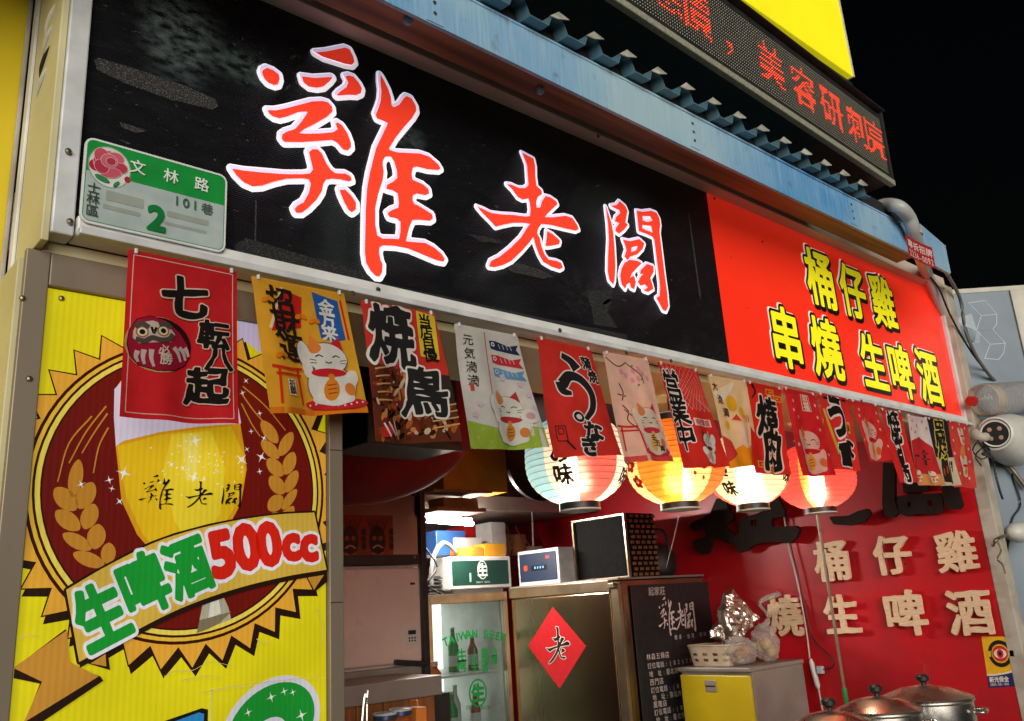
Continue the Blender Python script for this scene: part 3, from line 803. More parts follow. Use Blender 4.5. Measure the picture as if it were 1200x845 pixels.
P = PP(7); P.poly(circ(PR * .872), '3a140c'); P.poly(circ(PR * .855), 'f3c33c'); P.poly(circ(PR * .835), '3a140c'); P.poly(circ(PR * .822), 'f6df5a'); P.poly(circ(PR * .797), '3a140c'); P.poly(circ(PR * .787), '74160f')
P.obj('round_badge', 'lit_poster', poster)
# glass of beer
P = PP(13)
P.poly(clip(z1([(402,440),(430,400),(820,420),(855,640),(865,720),(845,840),(780,960),(700,1060),(640,1110),(575,1060),(480,950),(425,830),(405,640)])), 'e8a81c')
P.poly(clip(z1([(412,640),(560,600),(700,580),(810,570),(850,660),(858,735),(830,840),(765,950),(690,1050),(640,1090),(590,1050),(500,950),(445,830),(418,700)])), 'f2c71e')
P.poly(clip(z1([(600,600),(740,585),(790,720),(770,880),(680,1010),(610,900),(570,740)])), 'f8dc34')
P.poly(clip(z1([(400,440),(440,395),(820,420),(845,560),(700,570),(560,590),(430,622),(405,640),(398,540)])), 'e6dff2')
P.poly(clip(z1([(640,600),(700,596),(690,760),(650,760)])), 'f9e765')
P.poly(clip(z2([(705,420),(765,395),(790,450),(800,490),(740,515),(690,495)])), 'b9b39a'); P.poly(clip(z2([(730,410),(752,402),(765,470),(720,490)])), 'e9e4d2')
P.poly(clip(z2([(690,495),(800,465),(760,505),(720,525),(680,540)])), '857a5e')
P.obj('beer_glass', 'lit_poster', poster)
# barley ears
def clip_leaf(q):
    q = np.asarray(q, float); n_ = len(q); c_ = q.mean(0); d_ = q - c_; k_ = int((d_ ** 2).sum(1).argmax()); a_ = d_[k_] / np.linalg.norm(d_[k_]); b_ = np.array([-a_[1], a_[0]])
    la, lb = np.abs(d_ @ a_).max() * .98, np.abs(d_ @ b_).max() * .74
    t_ = np.linspace(0, 2 * math.pi, 18, endpoint=False); return clip(c_ + np.outer(la * np.cos(t_), a_) + np.outer(lb * np.sin(t_) * np.abs(np.sin(t_)) ** .25, b_))
P = PP(20); P.new('barley_ear')
for q in ([(228,755),(275,685),(298,740),(270,790),(245,795)],):
    P.poly(clip_leaf(z1(q)), 'd08f30'); P.k -= 1
for q in ([(188,35),(250,40),(262,110),(200,115)], [(262,35),(320,20),(330,85),(272,110)], [(190,115),(255,125),(280,175),(205,180)], [(272,120),(325,90),(345,150),(290,180)],
          [(215,195),(285,195),(315,250),(245,250)], [(290,190),(345,165),(368,215),(325,250)], [(250,262),(325,262),(360,300),(290,315)], [(340,255),(375,225),(408,275),(370,298)]):
    P.poly(clip_leaf(z2(q)), 'd08f30'); P.k -= 1
P.new('barley_ear')
for q in ([(915,550),(970,575),(975,625),(940,615),(920,585)], [(985,610),(1025,590),(1030,640),(995,670),(975,650)], [(915,620),(965,635),(980,680),(925,672)], [(985,690),(1030,660),(1040,715),(1000,735)],
          [(935,685),(985,695),(995,740),(940,738)], [(1000,745),(1042,725),(1040,785),(1000,800)], [(945,745),(995,755),(995,805),(945,800)], [(995,815),(1040,790),(1030,840),(990,860)], [(945,810),(990,815),(985,870),(940,865)],
          [(930,880),(980,875),(970,925),(925,930)], [(985,865),(1030,850),(1015,915),(975,925)]):
    P.poly(clip_leaf(z1(q)), 'd08f30'); P.k -= 1
P.k += 1
for a, b_, c in (((370,500),(300,590),(240,700)), ((375,525),(330,590),(285,665)), ((378,575),(345,640),(325,735)), ((320,535),(240,630),(200,765)),
              ((850,430),(930,500),(1000,585)), ((845,455),(900,530),(970,600)), ((845,490),(880,560),(910,605))):
    P.new('barley_awn'); P.poly(clip(stroke(z1([a, b_, c]), .0028, .002)), 'd08f30'); P.k -= 1
P.obj('barley_awns', 'lit_poster', poster)
# sparkles
P = PP(22); rs = np.random.RandomState(5)
def star(px, py, r, n=4, a0=.3):
    c = fp(px, py); q = []
    for k in range(n * 2):
        rr = r if k % 2 == 0 else r * .16; a = a0 + math.pi * k / n; q.append((c[0] + rr * math.cos(a), c[1] + rr * math.sin(a)))
    P.new('sparkle'); P.poly(clip(q), 'fffaf2'); P.poly(clip(ell(c[0], c[1], r * .3, r * .3, 10)), 'fffef8'); P.k -= 2
for x, y, r in ((228,517,.013),(144,555,.014),(127,563,.008),(130,573,.006),(139,588,.008),(282,539,.014),(305,536,.012),(287,447,.007),(283,461,.007),(303,485,.007),(293,506,.006),(308,514,.008),(288,527,.006),(303,553,.007),(226,560,.011),(94,568,.008),(200,545,.007),(213,549,.006)):
    star(x, y, r, a0=rs.uniform(0, 1.5))
P.new('bubbles')
for k in range(60):
    x, y = rs.normal(232, 24), rs.normal(543, 15); c = fp(x, y); P.poly(clip(ell(c[0], c[1], rs.uniform(.0008, .0022), rs.uniform(.0008, .0022), 7)), 'fff6d8'); P.k -= 1
P.obj('bubbles', 'lit_poster', poster)['kind'] = 'stuff'
# shop name on the glass (same brush hand as the sign)
P = PP(25)
for ch, px, py, s in (('雞', 182, 577, .062), ('老', 232, 580, .050), ('闆', 270, 581, .046)):
    P.poly(xf(thicken(BU[ch], -.005, 150), fp(px, py), (s * 1.05, s)), '17120c'); P.k -= 1
P.obj('brush_lettering', 'lit_poster', poster)
# ribbon
P = PP(27)
P.poly(clip(z2([(40,665),(225,525),(235,650),(345,690),(355,705),(110,870),(75,870),(135,715),(38,695)])), '2a170c')
P.poly(clip(z2([(42,660),(228,530),(240,640),(338,690),(78,850),(142,708)])), 'cf9338')
P.poly(clip(z2([(300,645),(370,600),(378,668)])), '2a170c'); P.poly(clip(z2([(310,645),(362,612),(365,655)])), 'cf9338')
P.poly(clip(z2([(1055,340),(1130,320),(1132,360),(1085,400)])), '2a170c'); P.poly(clip(z2([(1060,342),(1128,325),(1085,390)])), 'cf9338')
rib = [(225,390),(380,300),(560,215),(760,160),(950,130),(1085,122),(1128,320),(980,345),(800,390),(620,455),(450,540),(270,640)]
sm = [(v.x, v.y) for v in smooth_path([(*p, 0) for p in rib[:6]], 5)] + [(v.x, v.y) for v in smooth_path([(*p, 0) for p in rib[6:]], 5)]
rc = z2(sm)
P.poly([clip(q) for q in [rc + np.array([.002, -.009])]], '2a170c'); P.poly([clip(q) for q in thicken([rc], .004, 200)], '2a170c'); P.poly(clip(rc), 'dfb949')
P.obj('ribbon', 'lit_poster', poster)
P = PP(46)
for ch, x, y, s, r in (('生', 345, 478, .088, .28), ('啤', 492, 372, .088, .26), ('酒', 645, 310, .086, .22)):
    c = z2([(x, y)])[0]; P.text(ch, c, (s * .90, s * 1.22), '1ba036', .05, 'f4f0f8', .055, rot=r + .16, N=110)
for ch, x, y, s, r in (('5', 762, 262, .098, .16), ('0', 848, 238, .098, .14), ('0', 926, 228, .095, .10)):
    c = z2([(x, y)])[0]; P.text(ch, c, (s * .98, s * 1.12), 'e32617', .06, 'f6f2fb', .06, rot=r + .06, N=110)
for ch, x, y, s, r in (('c', 1002, 235, .085, .08), ('c', 1064, 238, .085, .06)):
    c = z2([(x, y)])[0] + np.array([0, .008]); P.text(ch, c, (s, s * 1.1), 'e32617', .06, 'f6f2fb', .06, rot=r, N=110)
P.obj('ribbon_lettering', 'lit_poster', poster)
# lower edge: blue tile and green ring on its own sticker
P = PP(4)
P.poly(clip(z2([(730,735),(1100,690),(1130,700),(1130,1000),(725,1000)])), 'f2ea5c'); P.poly(clip(z2([(570,845),(700,800),(722,805),(718,1000),(560,1000)])), '1c1712'); P.poly(clip(z2([(590,852),(690,815),(708,820),(700,1000),(590,1000)])), '2f8fd0')
P.poly(clip(z2([(735,738),(1098,694),(1130,700),(1130,1000),(738,1000)])), 'efe31d')
c = z2([(945, 860)])[0]; P.poly(clip(ell(c[0], c[1], .100, .078, 40, .45)), 'e6e2f0'); P.poly(clip(ell(c[0], c[1], .088, .067, 40, .45)), '1f9c34'); P.poly(clip(ell(c[0] - .006, c[1] - .012, .034, .024, 30, .4)), 'e6e2f0'); P.poly(clip(ell(c[0] - .006, c[1] - .014, .024, .016, 30, .4)), 'efe31d')
for x, y, r in ((940,762,.010),(985,742,.008),(1015,745,.007),(1045,825,.012),(860,815,.008)): star(x / 2.965, 560 + y / 2.965, r)
P.obj('lower_picture', 'lit_poster', poster)

# creases and scratches in the board
rs = np.random.RandomState(21)
for k, q in enumerate(([(560,690),(600,672),(660,668),(720,640),(800,655)], [(620,705),(690,690),(760,695)], [(690,745),(800,725),(1000,700),(1105,690)], [(725,735),(722,800),(728,845)], [(880,560),(905,575),(930,570)], [(60,560),(90,548),(130,552)], [(1090,450),(1110,520),(1100,600)])):
    P = PP(60); P.poly(clip(stroke(z2(q), .0014, .0007)), 'd8d08a'); P.obj('crease', 'plain_print', poster)
# ------------------------------------------------------------------ printed cloth flags on the rail
FL = {}
def flag(tl, tr, br, bl, label, base, draw, seed, hem=None, sway=.0105):
    """cloth hung from the rail: u 0..1 to the right, v 0..1 upwards; gently waved"""
    Y0 = -.034
    q = [np.array(fx(*p, Y0)) for p in (tl, tr, br, bl)]
    zt = min(2.290, max(q[0][1], q[1][1]))
    rs = np.random.RandomState(seed); ph = rs.uniform(0, 6.28, 4); k1 = rs.uniform(.7, 1.3)
    W = np.linalg.norm(q[1] - q[0]); H = np.linalg.norm(q[0] - q[3])
    def S(u, v, h=0.0):
        a = q[3] + (q[2] - q[3]) * u; b_ = q[0] + (q[1] - q[0]) * u; p = a + (b_ - a) * v
        t = 1 - v
        d = sway * t ** .8 * (math.sin(2 * math.pi * k1 * u + ph[0] + 1.2 * t) + .45 * math.sin(2 * math.pi * 2.1 * u + ph[1] - 2 * t)) + .003 * t * math.sin(5 * t + ph[2]) - .006 * t
        return Vector((p[0], Y0 + min(d, .004 + .03 * t) - .006 * t ** 2 * (math.cos(2 * math.pi * (u - .5)) < 0) * abs(math.cos(2 * math.pi * (u - .5))) - h, p[1]))
    cx, cz = (q[2] + q[3]) / 2
    root = thing('hanging_flag', label, 'flag', tuple(S(.5, 1)), 'cloth flags along the sign rail')
    def M(x, y, h=0.0):                      # print coordinates in metres: x 0..W, y 0..H up
        return S(x / W, y / H, h)
    bm = B(); cl = bm.loops.layers.float_color.new('Col'); nu, nv = 28, 36
    vs = [[bm.verts.new(S(i / nu, j / nv)) for j in range(nv + 1)] for i in range(nu + 1)]
    c = (*srgb(base), 1)
    for i in range(nu):
        for j in range(nv):
            f = bm.faces.new((vs[i][j], vs[i + 1][j], vs[i + 1][j + 1], vs[i][j + 1]))
            for lp in f.loops: lp[cl] = c
    cloth = obj('cloth', bm, 'cloth', root, smooth=True)
    # rod pocket: the cloth turned over at the top
    bm = B(); cl = bm.loops.layers.float_color.new('Col'); hv = 1 - .062
    a = [[bm.verts.new(S(i / nu, hv + (1 - hv) * j / 2, -.0016 - .0022 * (j == 1))) for j in range(3)] for i in range(nu + 1)]
    for i in range(nu):
        for j in range(2):
            f = bm.faces.new((a[i][j], a[i + 1][j], a[i + 1][j + 1], a[i][j + 1]))
            for lp in f.loops: lp[cl] = c
    obj('hem', bm, 'cloth', root, smooth=True)
    P = Print(M, .0003, .007); P.k = 3; P.brush = .024
    draw(P, W, H); P.obj('printed_picture', 'cloth', root)
    # small clip that holds it
    for u in (.06, .94):
        p = S(u, .985); bm = B(); box(bm, (p.x - .0025, p.y - .004, p.z - .002), (p.x + .0025, -.0305, p.z + .008), .001); obj('clip', bm, 'frame_grey', root)
    return root
INK, WHT, CRM = '221d1c', 'f1ece6', 'eadfd0'
def cat(P, cx, cy, s, body='efe9e2', patch='e0853a', bib='cf2233', coin='e0a030', flip=1, line=None, raised=True, eyes=True):
    """sitting beckoning cat, about 1.3 s tall"""
    X = lambda x: cx + flip * x * s
    Y = lambda y: cy + y * s
    E = lambda x, y, rx, ry, n=22, r=0: ell(X(x), Y(y), rx * s, ry * s, n, flip * r)
    keep = (P.bm, P.cl); P.new('printed_cat')
    if line:
        for sh in (E(0, .30, .435, .425), E(0, .82, .375, .325), E(-.44, .88, .14, .26, 16, .15)):
            P.poly(sh, line); P.k -= 1
        P.k += 1
    for sh in (E(0, .28, .42, .40), E(-.20, .03, .16, .10), E(.20, .03, .16, .10)):
        P.poly(sh, body); P.k -= 1
    P.k += 1
    if raised: P.poly(E(-.44, .88, .125, .245, 16, .15), body); P.k -= 1; P.poly(E(-.40, .62, .10, .2, 12, .1), body); P.k -= 1
    P.poly(E(.36, .40, .12, .20, 14, -.4), body); P.k -= 1
    P.poly(np.array([(X(-.33), Y(.98)), (X(-.30), Y(1.27)), (X(-.10), Y(1.10))]), patch); P.k -= 1
    P.poly(np.array([(X(.33), Y(.98)), (X(.28), Y(1.27)), (X(.08), Y(1.10))]), patch if line is None else bib)
    P.poly(E(0, .82, .36, .30), body)
    P.poly(E(-.22, 1.0, .13, .09, 12, .5), patch); P.k -= 1
    P.poly([q for q in [E(-.02, .53, .32, .085, 20)]], bib); P.k -= 1
    P.poly(E(.30, .20, .10, .13, 12), patch); P.k -= 1
    P.k += 1
    if eyes:
        for xx in (-.16, .16):
            P.poly(stroke([(X(xx - .07), Y(.84)), (X(xx), Y(.875)), (X(xx + .07), Y(.84))], .022 * s), INK); P.k -= 1
        P.poly(stroke([(X(-.06), Y(.745)), (X(0), Y(.72)), (X(.06), Y(.745))], .02 * s), INK); P.k -= 1
        for sd in (-1, 1):
            for k in range(2): P.poly(stroke([(X(sd * .22), Y(.77 - .05 * k)), (X(sd * .34), Y(.79 - .07 * k))], .012 * s), INK); P.k -= 1
    P.poly(E(0, .45, .06, .06, 12), coin); P.k -= 1
    P.poly(E(-.03, .20, .13, .22, 18, -.25), coin)
    for k in range(3): P.poly(stroke([(X(-.10), Y(.12 + .08 * k)), (X(.06), Y(.14 + .08 * k))], .022 * s), 'a5521d'); P.k -= 1
    P.k += 1; P.bm, P.cl = keep
def col_text(P, s, x, y, size, step, col, w=.04, out=None, ow=.06, shear=0.0, dx=0.0):
    for k, ch in enumerate(s): P.text(ch, (x + dx * k, y - step * k), size, col, w, out, ow, shear=shear)
    P.k += 3
def torii(P, x0, x1, y0, y1, col):
    h = y1 - y0; w = x1 - x0; t = w * .09; keep = (P.bm, P.cl); P.new('printed_gate')
    for q in (stroke([(x0 - .12 * w, y1), ((x0 + x1) / 2, y1 - .05 * h), (x1 + .12 * w, y1)], t), stroke([(x0 - .02 * w, y1 - .2 * h), (x1 + .02 * w, y1 - .2 * h)], t * .8),
              stroke([(x0 + .12 * w, y1), (x0 + .04 * w, y0)], t), stroke([(x1 - .12 * w, y1), (x1 - .04 * w, y0)], t)):
        P.poly(q, col); P.k -= 1
    P.k += 1; P.bm, P.cl = keep
def blossom(P, x, y, r, col, a=0.0):
    for k in range(5): P.poly(ell(x + r * .6 * math.cos(a + k * 1.257), y + r * .6 * math.sin(a + k * 1.257), r * .5, r * .42, 9, a + k * 1.257), col); P.k -= 1
def frame_line(P, W, H, i, t, col): P.poly([rrect(W / 2, H / 2, W - 2 * i, H - 2 * i, .002, 2), rrect(W / 2, H / 2, W - 2 * i - 2 * t, H - 2 * i - 2 * t, .002, 2)], col, step=.01)
U = lambda W, H, pts: np.array([(x * W, y * H) for x, y in pts])

def d_daruma(P, W, H):
    frame_line(P, W, H, .008, .0016, 'efcfc4')
    c = (.30 * W, .47 * H); k = W
    P.poly(ell(c[0] - .01 * k, c[1] - .05 * k, .285 * k, .255 * k, 30), 'cfae70'); P.poly(thicken([ell(c[0], c[1] - .045 * k, .275 * k, .245 * k, 30)], .0001, 60), '3a1220')
    body = U(W, H, [(.03,.42),(.04,.50),(.10,.575),(.20,.60),(.33,.585),(.46,.53),(.54,.46),(.565,.40),(.52,.335),(.42,.295),(.28,.283),(.13,.305),(.06,.35)])
    P.poly(thicken([body], .0015, 80), '2a1018'); P.poly(body, 'b01c3c')
    P.poly(U(W, H, [(.07,.50),(.10,.55),(.22,.575),(.36,.555),(.42,.51),(.38,.46),(.25,.445),(.12,.43),(.07,.46)]), 'd9cdc0')
    for x, y in ((.14, .50), (.31, .52)):
        P.poly(ell(x * W, y * H, .052 * W, .052 * W, 18), 'b5722a'); P.poly(ell(x * W, y * H, .040 * W, .040 * W, 18), 'f0e6c8'); P.poly(ell(x * W, y * H, .024 * W, .024 * W, 14), INK); P.k -= 3
    P.k += 3
    for q in ([(.08,.525),(.13,.55),(.19,.53)], [(.27,.553),(.33,.565),(.38,.545)], [(.09,.455),(.16,.447),(.22,.47),(.29,.463),(.36,.475),(.40,.51)]):
        P.poly(stroke(U(W, H, q), .009), '5a5048'); P.k -= 1
    P.poly(stroke(U(W, H, [(.21,.535),(.23,.50),(.25,.535)]), .004), INK); P.k -= 1
    for a, b_, c_ in (((.11,.385),(.10,.35),(.12,.32)), ((.16,.395),(.155,.35),(.17,.31)), ((.22,.40),(.22,.35),(.245,.30)), ((.41,.43),(.45,.40),(.48,.35)), ((.46,.435),(.50,.41),(.525,.365)), ((.51,.44),(.535,.42),(.55,.39))):
        P.poly(stroke(U(W, H, [a, b_, c_]), .009, .004), 'd8c8c4'); P.k -= 1
    P.text('必', (.325 * W, .405 * H), .10 * W, 'e6d8c8', .02); P.text('勝', (.345 * W, .355 * H), .115 * W, 'e6d8c8', .02); P.k += 2
    for ch, x, y, s in (('七', .50, .755, .44), ('転', .77, .545, .30), ('八', .82, .40, .26), ('起', .72, .225, .38)):
        P.text(ch, (x * W, y * H), (s * W, s * W * .95), INK, .040, 'eadcc6', .03, rot=.05, shear=.08, N=100)
def d_yellow(P, W, H):
    P.poly(U(W, H, [(0,.0),(1,.0),(1,.045),(0,.045)]), 'e88420', step=.02)
    P.poly(U(W, H, [(.28,.94),(.50,.90),(.46,.66),(.12,.60)]), 'd32a20'); P.poly(U(W, H, [(.10,.62),(.13,.62),(.31,.95),(.28,.95)]), 'f0e0c0')
    P.poly(U(W, H, [(.62,.96),(.90,.92),(.92,.60),(.80,.58),(.66,.60)]), '2a63b8'); P.poly(stroke(U(W, H, [(.93,.93),(.95,.60)]), .004), 'd32a20')
    P.k += 1
    col_text(P, '金万来', .76 * W, .85 * H, .18 * W, .105 * H, 'f3eee0', .03)
    col_text(P, '招財運', .26 * W, .84 * H, .30 * W, .175 * H, '2b211c', .025, dx=.03 * W)
    for x, y in ((.12,.83),(.46,.74),(.60,.72),(.42,.52),(.18,.42),(.55,.44)):
        P.poly([ell(x * W - .006, y * H, .008, .005, 10, .5), ell(x * W + .006, y * H + .002, .008, .005, 10, -.5)], 'e58a1e'); P.k -= 1
    torii(P, .10 * W, .38 * W, .07 * H, .34 * H, 'd8341c')
    P.poly(rrect(.25 * W, .19 * H, .10 * W, .12 * H, .001, 2), 'efe6d6'); col_text(P, '祈願', .25 * W, .215 * H, .085 * W, .048 * H, INK, .02)
    P.poly(ell(.70 * W, .075 * H, .30 * W, .045 * H, 26), 'd12b33')
    for k in range(9): P.poly(ell((.45 + .062 * k) * W, (.07 + .012 * math.sin(k)) * H, .0022, .0022, 7), WHT); P.k -= 1
    P.k += 1
    cat(P, .68 * W, .105 * H, .54 * W, 'ece7e0', 'e58a3c', 'd12b33', 'e08a28', line='6a5a50')
def d_yakitori(P, W, H):
    P.poly(U(W, H, [(0,0),(1,0),(1,.40),(.55,.52),(0,.55)]), '6a3320', step=.014)
    P.poly(U(W, H, [(.60,.33),(1,.28),(1,.50),(.70,.52)]), '39302b')
    rs = np.random.RandomState(11)
    for k in range(170):
        x, y = rs.uniform(.04, .96), rs.uniform(.03, .52)
        if x > .55 and y > .28: continue
        P.poly(ell(x * W, y * H, rs.uniform(.004, .015), rs.uniform(.002, .006), 9, rs.normal(1.0, .6)), ['b4602e', '3a1c10', 'cf8c50', '963f22', '22140e', 'd8bfa0', '8a2a1a', '5a2c18'][k % 8]); P.k -= 1 if k % 20 else 0
    P.k += 1
    for k in range(5): P.poly(stroke(U(W, H, [(.05, .50 - .055 * k), (.25, .53 - .06 * k)]), .0035), 'd9a866'); P.k -= 1
    for k in range(4): P.poly(stroke(U(W, H, [(.70, .10 + .05 * k), (1.0, .13 + .05 * k)]), .003), 'd9b070'); P.k -= 1
    P.poly(U(W, H, [(.72,.99),(.97,.97),(.92,.62),(.70,.64)]), 'e4cf3c')
    P.k += 1
    col_text(P, '当店自慢', .82 * W, .92 * H, .17 * W, .088 * H, INK, .03)
    P.text('焼', (.33 * W, .78 * H), (.62 * W, .80 * W), '2c2b2b', .035, WHT, .04, rot=-.06, N=120); P.k += 3
    P.text('鳥', (.66 * W, .37 * H), (.56 * W, .62 * W), '2c2b2b', .03, WHT, .04, rot=-.05, N=120); P.k += 3
    P.poly([ell(.14 * W, .07 * H, .02, .011, 16, .6)], 'cf2a22')
    for a in (((.08,.12),(.16,.03)), ((.14,.13),(.24,.04)), ((.22,.14),(.26,.05))): P.poly(stroke(U(W, H, a), .004), WHT); P.k -= 1
def d_koi(P, W, H):
    P.poly(U(W, H, [(0,0),(1,0),(1,.17),(.7,.20),(.4,.17),(0,.22)]), 'a3bd45', step=.02)
    for x, y in ((.12,.08),(.2,.15),(.3,.05),(.85,.1),(.78,.05),(.92,.15)):
        P.poly(stroke(U(W, H, [(x - .02, y + .02), (x, y), (x + .02, y + .02)]), .0014), 'c8d68a'); P.k -= 1
    P.poly(stroke(U(W, H, [(.44,.97),(.40,.45)]), .0028), 'c46a70'); P.k -= 1
    for k, (c1, y) in enumerate((('2b3456', .86), ('c93440', .74), ('6f9fc8', .63))):
        P.poly(U(W, H, [(.50,y+.045),(.60,y+.05),(.80,y+.02),(.97,y+.045),(.92,y),(.97,y-.045),(.80,y-.04),(.60,y-.03),(.51,y-.02)]), c1); P.poly(ell(.555 * W, (y + .018) * H, .0055, .0055, 12), WHT); P.poly(ell(.555 * W, (y + .018) * H, .0028, .0028, 10), INK)
        for j in range(4): P.poly(stroke(U(W, H, [(.64 + .06 * j, y + .025), (.66 + .06 * j, y - .015)]), .0016), 'd8d4d0'); P.k -= 1
        P.k -= 2
    P.k += 2
    col_text(P, '元気満満', .16 * W, .88 * H, .15 * W, .112 * H, INK, .0, shear=.1)
    P.poly(rrect(.13 * W, .49 * H, .05 * W, .06 * H, .001, 2), 'c04a48')
    for x, y in ((.2,.36),(.12,.27),(.85,.55),(.93,.46),(.94,.34),(.62,.60)): blossom(P, x * W, y * H, .008, 'dcc3d4')
    P.k += 1
    cat(P, .62 * W, .07 * H, .50 * W, 'e3e0d6', 'd98a44', 'b93a40', 'd9923e', line='a8a398')
    P.poly(ell(.86 * W, .27 * H, .020, .018, 18), 'e3e0d6'); P.poly(ell(.86 * W, .27 * H, .010, .009, 14), 'd9a8b0')
def d_unagi(P, W, H):
    for q, a, b_ in (([(.38,.88),(.52,.84),(.60,.77)], .016, .030), ([(.30,.62),(.44,.70),(.62,.68),(.74,.56),(.70,.42),(.56,.32)], .030, .012), ([(.28,.64),(.30,.56),(.42,.545)], .030, .010)):
        P.poly(thicken([stroke(U(W, H, q), a, b_)], .0035, 90), WHT); P.k -= 1
    P.poly(thicken([ell(.45 * W, .34 * H, .017, .015, 18)], .002, 60), WHT); P.k -= 1
    P.k += 1
    for q, a, b_ in (([(.38,.88),(.52,.84),(.60,.77)], .016, .030), ([(.30,.62),(.44,.70),(.62,.68),(.74,.56),(.70,.42),(.56,.32)], .030, .012), ([(.28,.64),(.30,.56),(.42,.545)], .030, .010)):
        P.poly(stroke(U(W, H, q), a, b_), '2c2829'); P.k -= 1
    P.poly([ell(.45 * W, .34 * H, .016, .014, 18), ell(.45 * W, .34 * H, .009, .007, 14)], '2c2829')
    P.text('な', (.62 * W, .215 * H), .30 * W, '2c2829', .05, WHT, .05); P.text('ぎ', (.50 * W, .085 * H), .30 * W, '2c2829', .05, WHT, .05)
    P.text('蒲', (.80 * W, .84 * H), .20 * W, '2c2829', .04, WHT, .05); P.text('焼', (.86 * W, .72 * H), .20 * W, '2c2829', .04, WHT, .05); P.k += 3
    P.poly([rrect(.17 * W, .20 * H, .026, .040, .003, 3), rrect(.17 * W, .20 * H, .022, .036, .003, 3)], '2c2829'); P.poly(stroke(U(W, H, [(.22,.14),(.29,.06)]), .004), '2c2829')
    P.poly([rrect(.17 * W, .22 * H, .014, .016, .002, 3), rrect(.17 * W, .22 * H, .011, .013, .002, 3)], '2c2829')
def d_pink(P, W, H):
    P.poly(U(W, H, [(0,0),(1,0),(1,.06),(0,.05)]), 'e0564e', step=.02)
    P.poly(stroke(U(W, H, [(.02,.95),(.25,.88),(.45,.93)]), .003), '6a4038'); P.k -= 1
    P.poly(stroke(U(W, H, [(.45,.92),(.7,.82),(.72,.74)]), .003), '6a4038'); P.k -= 1
    for x, y in ((.3,.83),(.38,.80),(.55,.85),(.62,.78),(.75,.84),(.5,.76),(.68,.88),(.86,.80)): blossom(P, x * W, y * H, .008, 'e79aae')
    for x, y in ((.55,.90),(.7,.78),(.6,.72)): P.poly(ell(x * W, y * H, .006, .003, 8, .5), '7c9a4e'); P.k -= 1
    P.k += 1
    P.poly([stroke(U(W, H, [(.20,.72),(.24,.64),(.20,.56)]), .003), stroke(U(W, H, [(.18,.52),(.26,.46),(.22,.38),(.34,.30)]), .003), stroke(U(W, H, [(.14,.62),(.28,.60)]), .003), stroke(U(W, H, [(.20,.48),(.30,.42)]), .0025)], '4a2c28')
    torii(P, .06 * W, .40 * W, .10 * H, .33 * H, 'd03a34')
    P.poly(ell(.66 * W, .09 * H, .30 * W, .05 * H, 24), 'd2384c')
    cat(P, .64 * W, .10 * H, .58 * W, 'efd9c4', 'e08a50', 'd2384c', 'e6b860', line='c89a84')
    P.text('千', (.62 * W, .22 * H), .10 * W, INK, .03); P.text('万', (.68 * W, .17 * H), .10 * W, INK, .03); P.text('両', (.76 * W, .12 * H), .10 * W, INK, .03)
def d_open(P, W, H):
    for k in range(-6, 12):
        for sgn in (1, -1):
            a = np.array([k * .12 * W if sgn > 0 else (k * .12 + .6) * W, .56 * H]); b_ = a + np.array([sgn * .9 * W, .9 * W])
            q = stroke([a, b_], .0012, curve=False); q = np.array([(min(max(x, .02 * W), .98 * W), min(y, .99 * H)) for x, y in q])
            if q[:, 0].max() - q[:, 0].min() > .01 * W and q[:, 1].max() - q[:, 1].min() > .02: P.poly(q, 'f0c8b8'); P.k -= 1
    P.k += 1
    P.poly(rrect(.66 * W, .44 * H, .46 * W, .075 * H, .001, 2), 'f0e4d8')
    for k, ch in enumerate('商売繁盛'): P.text(ch, ((.51 + .10 * k) * W, .44 * H), .11 * W, 'c02424', .02)
    for ch, y, s in (('営', .80, .40), ('業', .55, .38), ('中', .30, .38)): P.text(ch, (.20 * W, y * H), (s * W, s * W * 1.25), INK, .025, WHT, .045)
    P.k += 3
    cat(P, .64 * W, .05 * H, .42 * W, 'efe2d4', 'd8a090', '6a3a2a', 'eab030', line='2a1a14', flip=-1)
def d_gold(P, W, H):
    P.poly(U(W, H, [(0,0),(1,0),(1,.20),(.6,.26),(.3,.20),(0,.14)]), 'f0971e', step=.014)
    P.poly(U(W, H, [(0,.35),(.2,.28),(.3,.14),(0,.06)]), 'd8403a')
    P.poly([ell(.42 * W, .70 * H, .022, .026, 18), ell(.64 * W, .60 * H, .018, .02, 18), ell(.20 * W, .46 * H, .012, .014, 14)], 'e8b028')
    P.poly(U(W, H, [(.0,.80),(.62,.97),(.60,.92),(.2,.70)]), 'f4e6cc')
    for ch, x, y in (('大', .09, .88), ('漁', .16, .74), ('満', .24, .60)): P.text(ch, (x * W, y * H), .15 * W, '4a2c1a', .02)
    P.poly(ell(.60 * W, .34 * H, .034, .042, 22), 'f2cdb4'); P.poly(U(W, H, [(.34,.52),(.46,.58),(.56,.50)]), 'd8403a')
    P.poly([stroke(U(W, H, [(.70 + .07 * k, .58), (.72 + .07 * k, .50)]), .004) for k in range(3)], 'd8403a')
